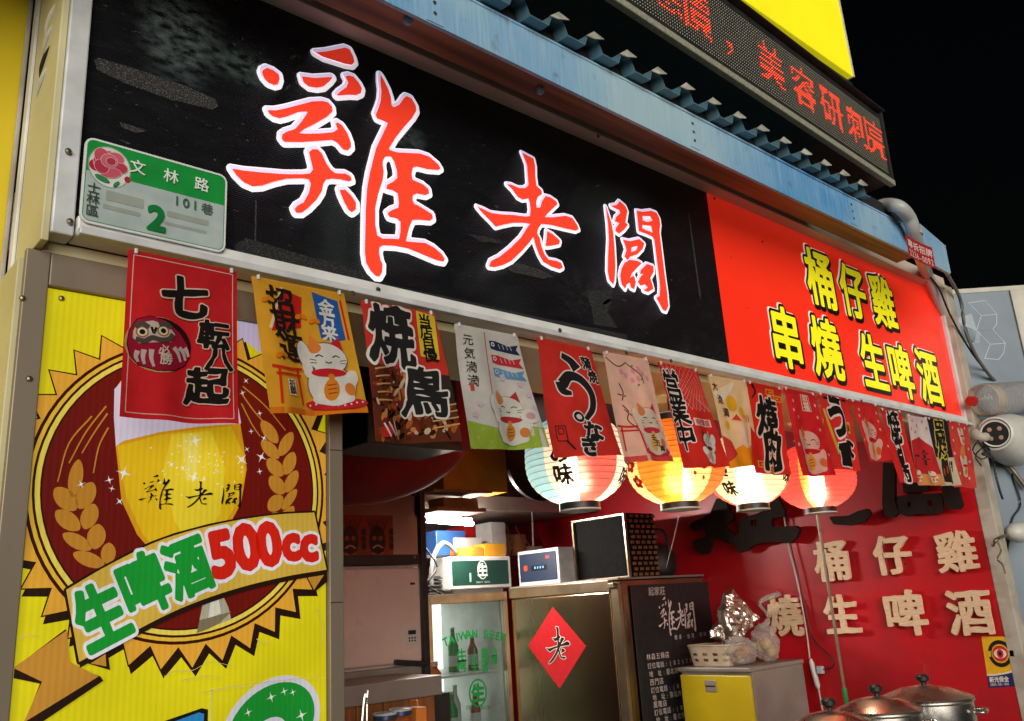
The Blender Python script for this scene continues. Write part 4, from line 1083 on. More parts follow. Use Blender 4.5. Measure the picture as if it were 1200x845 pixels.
def d_yakiniku(P, W, H):
    for k, (x, y, s) in enumerate(((.62, .92, 1), (.86, .86, -1), (.22, .10, 1), (.50, .05, -1))):
        P.poly([rrect(x * W, y * H, .26 * W, .075 * H, .001, 2), rrect(x * W, y * H, .20 * W, .045 * H, .001, 2)], 'e2a234'); P.k -= 1
        P.poly(rrect((x + .02 * s) * W, y * H, .10 * W, .02 * H, .001, 2), 'e2a234'); P.k -= 1
    P.poly(stroke(U(W, H, [(.12,.98),(.20,.90),(.10,.82)]), .012, .004), '2c1f1c'); P.k += 1
    P.text('燒', (.50 * W, .63 * H), (.66 * W, .66 * W * 1.15), '241d1b', .03, 'f0dcc8', .04, N=110)
    P.text('肉', (.58 * W, .27 * H), (.66 * W, .66 * W * 1.15), '241d1b', .03, 'f0dcc8', .04, N=110)
def d_redcat(ch):
    def f(P, W, H):
        for x, y in ((.15,.75),(.9,.85),(.85,.55),(.2,.86),(.92,.25),(.1,.35),(.88,.70),(.3,.68)): blossom(P, x * W, y * H, .006, 'f0b0a8')
        P.k += 1
        if ch:
            P.poly(rrect(.62 * W, .86 * H, .26 * W, .20 * H, .003, 3), 'f0c0b0'); P.poly(rrect(.62 * W, .86 * H, .22 * W, .18 * H, .003, 3), 'd5483e')
            for k, c in enumerate(ch): P.text(c, (.62 * W, (.905 - .085 * k) * H), .17 * W, 'f4e0d0', .02)
            P.k += 1
        cat(P, .50 * W, .07 * H, .62 * W, 'f0b4a4', 'e4703c', 'cc2030', 'ee9a34', line='c84a40')
    return f
def d_una2(P, W, H):
    P.poly(U(W, H, [(.04,.80),(.12,.80),(.30,.20),(.20,.20)]), 'e2b63a')
    P.text('う', (.46 * W, .72 * H), (.66 * W, .8 * W), '241d1b', .045, WHT, .05); P.text('な', (.72 * W, .30 * H), .40 * W, '241d1b', .06, WHT, .06); P.text('重', (.46 * W, .20 * H), .40 * W, '241d1b', .06, WHT, .06)
    P.poly(rrect(.82 * W, .58 * H, .14 * W, .16 * H, .001, 2), 'e2b63a')
    P.text('旨', (.82 * W, .58 * H), .12 * W, '241d1b', .03)
    P.poly([rrect((.2 + .2 * k) * W, .955 * H, .14 * W, .03 * H, .001, 2) for k in range(4)], '2c1f1c')
def d_toriyaki(P, W, H):
    for ch, y in (('焼', .78), ('き', .52), ('鳥', .24)): P.text(ch, (.5 * W, y * H), (.72 * W, .85 * W), '241d1b', .025, WHT, .05)
def d_fuji(P, W, H):
    P.poly(U(W, H, [(.05,.62),(.5,.70),(.95,.55),(1,.16),(0,.16)]), 'cf3034', step=.014); P.poly(U(W, H, [(0,.0),(1,.0),(1,.16),(0,.16)]), 'e69a5a', step=.014)
    P.poly([rrect(.62 * W, .40 * H, .10 * W, .22 * H, .001, 2), rrect(.62 * W, .46 * H, .26 * W, .02 * H, .001, 2), rrect(.62 * W, .38 * H, .30 * W, .02 * H, .001, 2), rrect(.3 * W, .42 * H, .16 * W, .03 * H, .001, 2)], '4a3038')
    for x, y in ((.2,.92),(.4,.86),(.7,.93),(.85,.84),(.3,.76),(.12,.8)): blossom(P, x * W, y * H, .007, 'e0808c')
    P.k += 1
    cat(P, .27 * W, .06 * H, .22 * W, 'f2dcc8', line='b08a70', eyes=False); cat(P, .72 * W, .05 * H, .22 * W, 'f2dcc8', line='b08a70', eyes=False)
def d_kushi(P, W, H):
    P.poly(U(W, H, [(0,0),(1,0),(1,.42),(0,.42)]), 'e6d2b4', step=.014)
    P.poly(U(W, H, [(.15,.06),(.85,.02),(.92,.36),(.30,.40)]), '3c2a22'); P.poly([ell((.3 + .12 * k) * W, (.2 + .03 * (k % 2)) * H, .006, .018, 10, -.2) for k in range(4)], 'b4572c')
    P.text('串', (.5 * W, .82 * H), .60 * W, '2a2430', .02, 'e8d24a', .05); P.text('焼', (.5 * W, .58 * H), .60 * W, '2a2430', .02, 'e8d24a', .05)
def d_many(P, W, H):
    for x, y in ((.15,.9),(.8,.92),(.1,.5),(.9,.6),(.2,.2),(.85,.15),(.5,.97),(.9,.4),(.12,.7)): blossom(P, x * W, y * H, .007, 'f0c8bc')
    P.poly(ell(.5 * W, .42 * H, .03, .07, 20), 'e2945a'); P.k += 1
    cat(P, .55 * W, .66 * H, .34 * W, 'f2d6c8', line='d07060'); cat(P, .50 * W, .18 * H, .40 * W, 'f2d6c8', line='d07060')
FLAGS = [
 ((151,292),(278,318),(279,497),(135,491), 'red flag with round daruma doll and black brush characters', 'd0272f', d_daruma),
 ((295,323),(403,344),(425,486),(311,487), 'yellow flag with white beckoning cat and red torii gate', 'e3a832', d_yellow),
 ((423,352),(509,367),(535,519),(435,519), 'grilled skewer photo flag with huge black characters on red', 'd43a30', d_yakitori),
 ((533,379),(606,393),(636,526),(544,528), 'white flag with carp streamers and cat on green grass', 'd6d3cc', d_koi),
 ((630,395),(692,409),(727,534),(647,537), 'red eel flag with one big black hiragana swirl', 'd8372e', d_unagi),
 ((707,412),(759,421),(789,541),(732,542), 'pale pink flag with cherry blossom, torii and beckoning cat', 'eec2ae', d_pink),
 ((771,424),(817,434),(853,547),(800,549), 'red flag with white lattice and small striped cat holding gold coin', 'd23028', d_open),
 ((830,439),(874,447),(890,545),(855,549), 'pale gold crumpled flag with orange lower edge', 'edcb9c', d_gold),
 ((876,447),(915,455),(922,557),(882,555), 'red grilled meat flag with gold fret corners and two bold characters', 'd42a22', d_yakiniku),
 ((918,454),(954,462),(977,558),(935,558), 'red flag with upright pale cat hanging over the rightmost lantern', 'd2262c', d_redcat('招福')),
 ((959,461),(994,467),(1008,552),(976,550), 'red eel rice flag with yellow strip and black hiragana', 'd2302c', d_una2),
 ((997,469),(1027,475),(1043,540),(1012,541), 'short red flag with pink cat right of the eel rice flag', 'd0302e', d_redcat('')),
 ((1032,479),(1055,482),(1070,566),(1050,566), 'narrow red flag with column of three black characters', 'd4302c', d_toriyaki),
 ((1063,486),(1086,490),(1099,570),(1071,568), 'white and red flag with mountain and two tiny cats', 'ddd0cc', d_fuji),
 ((1087,490),(1110,492),(1121,569),(1100,570), 'black flag with yellow edged characters above skewer picture', '2a2530', d_kushi),
 ((1112,493),(1134,497),(1142,572),(1118,571), 'faded red flag with two pale cats, last beside the wall', 'd8483e', d_many),
]
for i, (a, b_, c, d, lab, base, dr) in enumerate(FLAGS): flag(a, b_, c, d, lab, base, dr, 100 + i)
# ------------------------------------------------------------------ paper lanterns with bulbs
LY = .25
def lantern(px, py, R, Hh, label, panels, marks, watt, rot=0.0):
    """px,py = photo position of the belly's centre; panels = [(colour, degrees), ...] round the belly"""
    c = hit(px, py, 1, LY)
    root = thing('paper_lantern', label, 'lantern', (c.x, c.y, c.z - Hh - .02), 'paper lanterns behind the flags')
    NR = 15; NA = 96; tot = sum(d for _, d in panels)
    view = math.atan2(CAM.y - c.y, CAM.x - c.x)          # panels are set out round the lantern from the street side
    def colour(a):
        a = (a - view - rot) % (2 * math.pi) / (2 * math.pi) * tot
        for cc, d in panels:
            if a < d: return cc
            a -= d
        return panels[-1][0]
    def rr(t):                                           # t -1..1 along the height
        e = abs(t); base = (1 - e ** 2.6 * .80) ** .62
        return R * max(base, .34)
    def S(ang, t, h=0.0, scal=True):
        k = (t + 1) / 2 * NR; s = .0022 * (abs(math.sin(math.pi * k)) - 1) if scal else 0
        r = rr(t) + s + h
        return Vector((c.x + r * math.cos(ang), c.y + r * math.sin(ang), c.z + t * Hh))
    bm = B(); cl = bm.loops.layers.float_color.new('Col'); nv = NR * 4
    vs = [[bm.verts.new(S(2 * math.pi * i / NA, -1 + 2 * j / nv)) for j in range(nv + 1)] for i in range(NA)]
    for i in range(NA):
        cc = (*srgb(colour(2 * math.pi * (i + .5) / NA)), 1)
        for j in range(nv):
            f = bm.faces.new((vs[i][j], vs[(i + 1) % NA][j], vs[(i + 1) % NA][j + 1], vs[i][j + 1]))
            for lp in f.loops: lp[cl] = cc
    shade = obj('paper_shade', bm, 'lantern_paper', root, smooth=True)
    bm = B()
    for k in range(1, NR):                               # wire hoops
        t = -1 + 2 * k / NR; r = rr(t) - .0022
        lathe(bm, [(r - .0007, c.z + t * Hh - .0007), (r + .0007, c.z + t * Hh - .0007), (r + .0007, c.z + t * Hh + .0007), (r - .0007, c.z + t * Hh + .0007)], (c.x, c.y, 0), 48)
    # (hoops are open rings)
    for f in [f for f in bm.faces if len(f.verts) > 4]: bm.faces.remove(f)
    obj('wire_hoops', bm, 'cable_grey', root)
    for sgn in (-1, 1):                                  # end rings
        z = c.z + sgn * Hh; r0 = rr(1) + .001; bm = B()
        lathe(bm, [(r0, z - sgn * .001), (r0 + .003, z), (r0 + .003, z + sgn * .022), (r0 - .002, z + sgn * .022), (r0 - .003, z)], (c.x, c.y, 0), 40)
        for f in [f for f in bm.faces if len(f.verts) > 4]: bm.faces.remove(f)
        ring = obj('end_ring', bm, 'black_plastic', root, smooth=True, autosmooth=40)
        bm = B(); lathe(bm, [(r0 + .0035, z + sgn * .0185), (r0 + .0040, z + sgn * .0225), (r0 - .001, z + sgn * .0235)], (c.x, c.y, 0), 40)
        for f in [f for f in bm.faces if len(f.verts) > 4]: bm.faces.remove(f)
        obj('ring_edge', bm, 'lid_white', ring)
    P = Print(lambda u, v, h: S(view + rot + u, v, h + .0012, False), .0006, .08); P.brush = .03
    for fn in marks: fn(P)
    P.obj('painted_mark', 'lantern_print', root)
    # bulb and socket, hung on a cord from the sign box
    bz = c.z - Hh * .16
    bm = B(); bmesh.ops.create_uvsphere(bm, u_segments=16, v_segments=10, radius=.026, matrix=Matrix.Translation((c.x, c.y, bz))); obj('bulb', bm, 'bulb', root, smooth=True)
    bm = B(); lathe(bm, [(.013, bz + .024), (.016, bz + .03), (.016, bz + .08), (.006, bz + .09)], (c.x, c.y, 0), 14); obj('socket', bm, 'black_plastic', root)
    bm = B(); tube(bm, [(c.x, c.y, bz + .085), (c.x, c.y, 2.24)], .003, 6); obj('cord', bm, 'cable_black', root)
    ld = bpy.data.lights.new('lantern_light', 'POINT'); ld.energy = watt; ld.shadow_soft_size = .03; ld.color = (1, .80, .52)
    lo = bpy.data.objects.new('lantern_light', ld); link(lo); lo.location = (c.x, c.y, bz - .035); lo.parent = root; lo.location = Vector((c.x, c.y, bz - .034)) - root.location
    return root
def lm_text(ch, u, v, s, col='2a1c16'):
    return lambda P: P.text(ch, (u, v), (s * .95, s * 1.0), col, .035)
def lm_blossom(u, v, r, col='d8202a'):
    def f(P):
        P.new('painted_blossom')
        for k in range(5): P.poly(ell(u + r * .6 * math.cos(k * 1.257), v + r * .62 * math.sin(k * 1.257), r * .42, r * .42, 9), col); P.k -= 1
        P.k += 1; P.poly(ell(u, v, r * .2, r * .2, 8), 'f5c04a')
    return f
def lm_dot(u, v, r, col='d8202a'): return lambda P: P.new('painted_petal').poly(ell(u, v, r * .6, r, 9, .4), col)
PD = math.pi / 180
lantern(675, 538, .150, .128, 'blue, white and red paper lantern with black characters, leftmost', [('e4625e', 47), ('f2eae4', 45), ('98d0ee', 45), ('f2eae4', 43), ('e4625e', 47), ('f2eae4', 45), ('98d0ee', 48), ('f2eae4', 40)],
        [lm_text('の', -19 * PD, -.03, .42), lm_text('味', -18 * PD, -.47, .44), lm_text('の', 72 * PD, -.1, .42), lm_text('味', 70 * PD, -.52, .42)], 1.7, rot=2 * PD)
lantern(791, 541, .160, .135, 'orange and cream paper lantern with red blossoms', [('f4dc9c', 36), ('ea7440', 48), ('f4dc9c', 44), ('ea7440', 48), ('f4dc9c', 44), ('ea7440', 45), ('f4dc9c', 40), ('ee8432', 55)],
        [lm_blossom(24 * PD, -.22, .15), lm_dot(14 * PD, -.45, .05), lm_dot(26 * PD, -.55, .05), lm_dot(30 * PD, .05, .05), lm_blossom(-68 * PD, -.10, .17), lm_blossom(-62 * PD, -.50, .15), lm_dot(-80 * PD, -.3, .05), lm_dot(-52 * PD, -.72, .05)], 2.6, rot=8 * PD)
lantern(876, 549, .147, .128, 'cream and pale blue paper lantern with black characters between two red ones', [('efe6c6', 52), ('e66650', 40), ('efe6c6', 50), ('a4d6ee', 40), ('efe6c6', 50), ('e66650', 40), ('efe6c6', 50), ('a4d6ee', 38)],
        [lm_text('味', 44 * PD, -.36, .40), lm_text('の', 46 * PD, .1, .40), lm_text('美', -58 * PD, -.1, .40), lm_text('味', -52 * PD, -.60, .40)], 1.7, rot=20 * PD)
lantern(955, 558, .153, .124, 'plain red paper lantern, rightmost', [('e84c4a', 125), ('e84c4a', 95), ('e84c4a', 108), ('f4a050', 10), ('fbe0b0', 22)], [], 3.0, rot=12 * PD)  # orange and cream strip paints the bulb's hot glow into the red paper
# ------------------------------------------------------------------ blue roof edge over the sign
YF = -.26
roof = thing('blue_roof_edge', 'blue painted corrugated roof edge with deep fascia above the sign', 'roof', (.3, YF, 2.8))
zb, zt = fx(720, 131, YF)[1], fx(720, 88, YF)[1]
x_end_t, x_end_b = fx(1108, 290, YF)[0], fx(1112, 318, YF)[0]
bm = B(); pr = [(YF, zb), (YF, zt), (YF + .006, zt + .004), (YF + .05, zt + .004), (YF + .05, zt), (YF + .006, zt), (YF + .006, zb + .003), (YF + .010, zb + .002), (YF + .010, zb)]
xs = [-.4, .6, 1.2, 1.8, 2.4, 3.0, x_end_t]
rings = []
for i, x in enumerate(xs):
    dz = .004 * math.sin(2.1 * x) ; k = (x - 2.6) / (x_end_t - 2.6) if x > 2.6 else 0
    rings.append([bm.verts.new((x, y, z + dz - (.004 * k))) for y, z in pr])
for a, b_ in zip(rings, rings[1:]):
    for k in range(len(pr)): bm.faces.new((a[k], a[(k + 1) % len(pr)], b_[(k + 1) % len(pr)], b_[k]))
bm.faces.new(rings[0]); bm.faces.new(rings[-1][::-1])
obj('fascia', bm, 'blue_paint', roof)
bm = B(); box(bm, (-.4, YF - .003, zt - .001), (x_end_t + .002, YF + .012, zt + .006), .002); obj('fascia_lip', bm, 'blue_paint', roof)
for x in (.95, 1.85, 2.75):                                 # overlapping joints with rivets
    bm = B(); box(bm, (x, YF - .0022, zb + .006), (x + .045, YF - .0004, zt - .008), .0006); jn = obj('joint_strip', bm, 'blue_paint', roof)
    for zz in (zb + .03, (zb + zt) / 2, zt - .03):
        bm = B(); lathe(bm, [(.0001, .0025), (.0045, .0015), (.005, 0)], (0, 0, 0), 8, mtx=Matrix.Rotation(rad(90), 3, 'X')); bmesh.ops.translate(bm, vec=(x + .022, YF - .0022, zz), verts=bm.verts); obj('rivet', bm, 'screw_steel', jn)
# bent tin flap at the fascia's right end
bm = B(); q = [hit(x, y, 1, YF - .002) for x, y in ((1078,262),(1108,288),(1114,321),(1086,306))]; v = [bm.verts.new(p) for p in q] + [bm.verts.new(p + Vector((.004, .012, 0))) for p in q]
for f in ((0,1,2,3),(7,6,5,4),(0,4,5,1),(1,5,6,2),(2,6,7,3),(3,7,4,0)): bm.faces.new([v[i] for i in f])
obj('end_flap', bm, 'blue_paint', roof)
# corrugated sheet: ribs stand up along the edge
pitch = .1235; z0 = zt + .012
prof = [(0, 0), (.030, 0), (.044, .034), (.066, .040), (.080, .034), (.094, .0)]
n = int((fx(1026, 238, YF)[0] + .35) / pitch)
for side in range(4):
    x0 = -.35 + side * (n // 4) * pitch; m_ = n // 4 if side < 3 else n - 3 * (n // 4)
    bm = B(); top = []
    for k in range(m_):
        for a, h in prof: top.append((x0 + k * pitch + a * 1.0, h))
    top.append((x0 + m_ * pitch, 0))
    rows = []
    for y, dz in ((YF - .035, -.004), (YF + .3, .035), (YF + .9, .10)):
        rows.append(([bm.verts.new((x, y, z0 + h + dz + .001 * side)) for x, h in top], [bm.verts.new((x, y, z0 + h + dz - .0025 + .001 * side)) for x, h in top]))
    for (ta, ba), (tb, bb) in zip(rows, rows[1:]):
        for i in range(len(top) - 1):
            bm.faces.new((ta[i], ta[i + 1], tb[i + 1], tb[i])); bm.faces.new((ba[i + 1], ba[i], bb[i], bb[i + 1]))
    ta, ba = rows[0]
    for i in range(len(top) - 1): bm.faces.new((ta[i + 1], ta[i], ba[i], ba[i + 1]))
    sh = obj('corrugated_sheet', bm, 'blue_sheet', roof)
    for k in range(m_):                                      # pale closing lips in the rib ends
        bm = B(); xx = x0 + k * pitch
        vv = [bm.verts.new((xx + a, YF - .037 - d, z0 - .004 + h)) for a, h, d in ((.036, .030, 0), (.064, .052, .002), (.092, .036, .010), (.074, .024, .018), (.050, .018, .014))]
        bm.faces.new(vv); r_ = bmesh.ops.extrude_face_region(bm, geom=list(bm.faces)); bmesh.ops.translate(bm, vec=(0, .003, 0), verts=[g for g in r_['geom'] if isinstance(g, bmesh.types.BMVert)])
        obj('rib_lip', bm, 'sheet_edge', sh)
bm = B(); box(bm, (-.4, YF + .0065, zt + .0045), (3.3, YF + .0075, zt + .058)); obj('rib_gap_shade', bm, 'dark_void', roof)  # added dark strip standing in for the shade behind the ribs
# wooden soffit boards and a beam between fascia and sign
for k, (y0, y1, z) in enumerate(((YF + .0115, YF + .095, zt - .024), (YF + .098, -.080, zt - .0225))):
    bm = B(); box(bm, (-.4, y0, z), (x_end_t - .06, y1, z + .016), .002); obj('soffit_board', bm, 'soffit_wood', roof)
bm = B(); box(bm, (-.4, .0285, ZT0 + .056), (4.1, .40, ZT0 + .085)); obj('back_board', bm, 'dark_void', roof)
for px, py in ((633, 106), (478, 24)):
    p = hit(px, py, 2, zt - .030); bm = B(); bmesh.ops.create_uvsphere(bm, u_segments=10, v_segments=6, radius=.012, matrix=Matrix.Translation((p.x, p.y, p.z))); obj('bolt_cap', bm, 'blue_paint', roof)
# flat roof over the whole stall
bm = B(); box(bm, (.30, .42, 3.02), (4.6, 3.7, 3.08)); tag(obj('stall_roof', bm, 'ceiling_dark'), 'dark flat roof slab over the stall', 'roof')

# ------------------------------------------------------------------ LED ticker
LYD = -.30
bl, br, tr_ = fx(720, 0, LYD), fx(1045, 215, LYD), fx(1035, 145, LYD)
ang = math.atan2(br[1] - bl[1], br[0] - bl[0])
led = thing('led_ticker', 'black LED ticker box with red scrolling characters above the blue roof', 'LED sign', (br[0], LYD, br[1]), rot=(0, -ang, 0))
lm = led.matrix_basis.copy(); LH = tr_[1] - br[1] + .02; LW = 2.35
def LP(x, y, z): return Matrix.Translation((br[0], LYD, br[1])) @ Matrix.Rotation(-ang, 4, 'Y') @ Vector((x, y, z))
def lbox(lo, hi, bev=0.0):
    bm = B(); box(bm, lo, hi, bev); bmesh.ops.transform(bm, matrix=Matrix.Translation((br[0], LYD, br[1])) @ Matrix.Rotation(-ang, 4, 'Y'), verts=bm.verts); return bm
bpy.context.view_layer.update()
obj('housing', lbox((-LW, .004, .0), (0, .26, LH + .02), .004), 'black_metal', led)
obj('bottom_trim', lbox((-LW, -.012, -.012), (.006, .010, .010), .003), 'led_off', led)
obj('end_trim', lbox((-.004, -.010, .0105), (.006, .02, LH + .018), .002), 'black_metal', led)
obj('top_visor', lbox((-LW, -.020, LH + .021), (.006, .10, LH + .026), .001), 'black_metal', led)
pit = .0107; rows = 22; cols = 200
grid = np.zeros((rows, cols), int)
text = '特惠價，美容研究室'
def dots(ch, n=15):
    g = glyph(ch, .0); t = (np.arange(n) + .5) / n - .5
    P_ = np.stack(np.meshgrid(t * 1.0, -t * 1.0), -1).reshape(-1, 2)
    d_in = inside(g, P_); dd = seg_dist(g, P_)
    return (d_in | (dd < .010)).reshape(n, n)
# characters from the right end leftwards, at the spots they have on the panel (metres from the right end)
for ch, px, py in (('亮', 1025, 158), ('刺', 1001, 130), ('研', 970, 104), ('容', 937, 82), ('美', 899, 56), ('，', 862, 47), ('價', 815, 22), ('惠', 778, 0), ('特', 735, -24)):
    p = hit(px, py, 1, LYD); x = -(p.x - br[0]); c0 = int(round(cols - x / pit)) - 7
    d = dots(ch)
    for r in range(15):
        for c in range(15):
            if 0 <= c0 + c < cols and d[r, c]: grid[3 + r, c0 + c] = 1
def ledmesh(sel, r, name, mat, y):
    bm = B()
    for i, j in zip(*np.nonzero(sel)):
        x = -(cols - j) * pit + pit * .35; z = LH - .012 - i * pit
        if z < .012: continue
        vs = [bm.verts.new(LP(x + r * math.cos(a), y, z + r * math.sin(a))) for a in np.arange(6) * math.pi / 3]; tip = bm.verts.new(LP(x, y - r * .8, z))
        for k in range(6): bm.faces.new((vs[k], vs[(k + 1) % 6], tip))
    o = obj(name, bm, mat, led); o['kind'] = 'stuff'
ledmesh(grid == 0, .0026, 'unlit_diodes', 'led_off', .0035)
ledmesh(grid == 1, .0031, 'lit_diodes', 'led_on', .0035)
ledmesh(grid == 1, .0015, 'diode_cores', 'led_core', .0012)
# ------------------------------------------------------------------ yellow sign above the ticker
YY = -.24
a, b_, c = fx(886, 0, YY), fx(1000, 90, YY), fx(988, 20, YY)
ys = thing('upper_yellow_sign', 'plain bright yellow backlit signboard above the LED ticker', 'sign', (b_[0], YY, b_[1]))
bm = B(); box(bm, (b_[0] - 2.4, YY, b_[1] + .0), (b_[0], YY + .2, b_[1] + 1.4), .003); cl = bm.loops.layers.float_color.new('Col')
for f in bm.faces:
    for lp in f.loops: lp[cl] = (*srgb('f2e61e'), 1)
obj('sign_face', bm, 'lit_yellow', ys)
bm = B(); box(bm, (b_[0] - 2.4, YY + .02, b_[1] - .06), (b_[0] + .03, YY + .3, b_[1] - .003), .003); obj('support_beam', bm, 'black_metal', ys)
bm = B(); box(bm, (b_[0] + .0005, YY - .003, b_[1] - .0), (b_[0] + .010, YY + .2, b_[1] + 1.4), .002); obj('edge_trim', bm, 'neigh_trim', ys)

# ------------------------------------------------------------------ downpipe, sticker, cables
pp = thing('drain_pipe', 'bent grey plastic drain pipe at right end of blue roof', 'pipe', hit(1075, 300, 1, -.10))
pth = [hit(1028, 243, 1, -.22), hit(1040, 240, 1, -.26), hit(1054, 243, 1, -.31), hit(1065, 255, 1, -.31), hit(1071, 272, 1, -.30), hit(1075, 290, 1, -.25), hit(1085, 318, 1, -.06), hit(1089, 328, 1, -.03), hit(1110, 380, 1, .02)]
bm = B(); tube(bm, smooth_path(pth, 6), .0255, 16); obj('pipe', bm, 'pipe_grey', pp, smooth=True, autosmooth=50)
bm = B(); tube(bm, [hit(1071, 268, 1, -.30), hit(1072.5, 276, 1, -.30)], .0285, 16); obj('collar', bm, 'pipe_grey', pp, smooth=True, autosmooth=50)
Y = -.335
st = thing('red_sticker', 'small red advert sticker with white writing on the drain pipe', 'sticker', hit(1078, 290, 1, Y))
q4 = [np.array(fx(x, y, Y)) for x, y in ((1060,274),(1092,290),(1097,315),(1065,300))]
def SQ(u, v, h=0.0):
    a_ = q4[3] + (q4[2] - q4[3]) * u; b2 = q4[0] + (q4[1] - q4[0]) * u; p = a_ + (b2 - a_) * v; return Vector((p[0], Y - h + .006 * math.sin(3 * u), p[1]))
P = Print(SQ, .0006, .2); P.poly(np.array([(0, 0), (1, 0), (1, 1), (0, 1)]), 'b02a30'); P.obj('sheet', 'plain_print', st)
P = Print(SQ, .0006); P.k = 3
for k, ch in enumerate('專拆招牌'): P.text(ch, (.16 + .23 * k, .66), (.22, .40), 'e6c8c4', .02)
for k, ch in enumerate('2236-0092'): P.text(ch, (.10 + .10 * k, .24), (.17, .42), 'e6c8c4', .01)
P.obj('lettering', 'plain_print', st)
def cable(name, label, pts, r, mat, cat_='cable'):
    bm = B(); tube(bm, smooth_path(pts, 6), r, 7); return tag(obj(name, bm, mat, smooth=True), label, cat_)
cable('thick_cable', 'thick grey cable running down from drain pipe across the grey panel', [hit(1093, 300, 1, -.20), hit(1108, 318, 1, -.12), hit(1125, 350, 1, -.05), hit(1131, 385, 1, -.04), hit(1143, 415, 1, -.04), hit(1160, 440, 1, -.04), hit(1172, 452, 1, -.035), hit(1180, 470, 1, -.02)], .008, 'cable_grey')
cable('thin_cable', 'thin black cable running down from drain pipe across the grey panel', [hit(1080, 312, 1, -.06), hit(1100, 338, 1, -.05), hit(1115, 372, 1, -.045), hit(1140, 415, 1, -.025), hit(1165, 445, 1, -.02), hit(1174, 458, 1, -.015)], .0045, 'cable_black')
# ------------------------------------------------------------------ red side wall with letters
XW = 4.12
bm = B(); box(bm, (XW, .031, .09), (XW + .05, 3.55, 2.99)); wall = tag(obj('red_side_wall', bm, 'red_wall'), 'glossy red side wall of the stall with raised letters', 'wall')
bm = B(); box(bm, (XW - .003, -.030, .09), (XW + .075, .030, 2.93), .004); pil = tag(obj('wall_end_post', bm, 'pillar_cream'), 'worn cream post at the front end of the red wall', 'post')
def side(X): return lambda u, v, h: Vector((X - h, -u, v))
def sp(px, py, X=XW): y, z = sx(px, py, X); return np.array((-y, z))
for ch, px, py, h, where in (('桶',975,657,47,'behind the hanging rod in the upper row'),('仔',1045,650,46,'in the middle of the upper row'),('雞',1120,646,48,'at the right end of the upper row'),('燒',919,721,48,'behind the power cord in the lower row'),('生',986,720,47,'behind the hanging rod in the lower row'),('啤',1060,718,52,'above the tall pot in the lower row'),('酒',1136,717,54,'just above the security sticker')):
    X = XW - .03; c = sp(px, py, X); s = abs(sp(px, py - h / 2, X)[1] - sp(px, py + h / 2, X)[1])
    root = thing('wooden_letter', f'pale wooden character {where}', 'letter', (X, -c[0], c[1]), 'wooden letters on the red wall')
    bm = B(); solid_glyph(bm, xf(glyph(ch, .026, 110, .014), tuple(c), (s * 1.02, s * 1.05)), side(XW - .018), 0, .016); obj('letter', bm, 'wood_letter', root)
    for du, dv in ((-.25, .25), (.25, -.25), (.2, .3)):
        bm = B(); tube(bm, [(XW - .0195, -(c[0] + du * s), c[1] + dv * s), (XW + .004, -(c[0] + du * s), c[1] + dv * s)], .003, 6); obj('mounting_pin', bm, 'screw_steel', root)
XD = XW - .05
def zt5(pts): return [np.array([sp(800 + x / 7.04, 560 + y / 7.04, XD) for x, y in q]) for q in pts]
def zt6(pts): return [np.array([sp(900 + x / 4.615, 440 + y / 4.615, XD) for x, y in q]) for q in pts]
for lab, cs in (('wide dark brush character below the cream lantern', zt5([
   [(80,400),(100,375),(190,335),(250,300),(300,180),(360,180),(400,290),(430,310),(430,340),(370,380),(360,410),(440,480),(430,530),(390,530),(330,500),(300,465),(250,500),(250,560),(220,620),(170,620),(120,580),(110,535),(150,515),(215,490),(215,440),(190,405),(110,425)],
   [(446,490),(500,470),(490,420),(500,340),(560,325),(650,300),(700,270),(720,150),(790,140),(850,280),(850,310),(790,320),(745,325),(745,400),(760,415),(950,405),(975,430),(950,490),(900,530),(820,520),(700,520),(600,545),(550,590),(490,605),(450,560)], [(572,337),(635,335),(635,405),(572,405)]])),
  ('dark brush stroke right of the plain red lantern', zt6([[(350,770),(450,765),(500,740),(545,728),(560,745),(530,785),(460,805),(370,800)]])),
  ('blocky dark brush character under the last flags', zt6([[(640,480),(690,480),(690,690),(710,740),(690,760),(650,755),(635,700)], [(715,670),(740,655),(800,650),(930,645),(945,660),(945,735),(900,745),(820,740),(760,755),(725,740)], [(755,680),(790,678),(790,720),(760,722)], [(860,670),(905,668),(910,715),(865,712)], [(745,560),(870,555),(870,620),(750,630)], [(950,560),(1020,575),(1055,700),(1040,720),(985,715),(960,650)]]))):
    a = np.concatenate(cs); c = a.mean(0)
    root = thing('dark_brush_letter', lab, 'letter', (XD, -c[0], c[1]), 'dark brush letters on the red wall')
    bm = B(); solid_glyph(bm, [rdp(q, 1e-5) for q in thicken(cs, .006, 160)], side(XD), 0, .022); obj('letter', bm, 'dark_letter', root)
    for q in cs[:2]:
        bm = B(); m_ = q.mean(0); tube(bm, [(XD + .002, -m_[0], m_[1]), (XW + .004, -m_[0], m_[1])], .005, 6); obj('mounting_pin', bm, 'screw_steel', root)
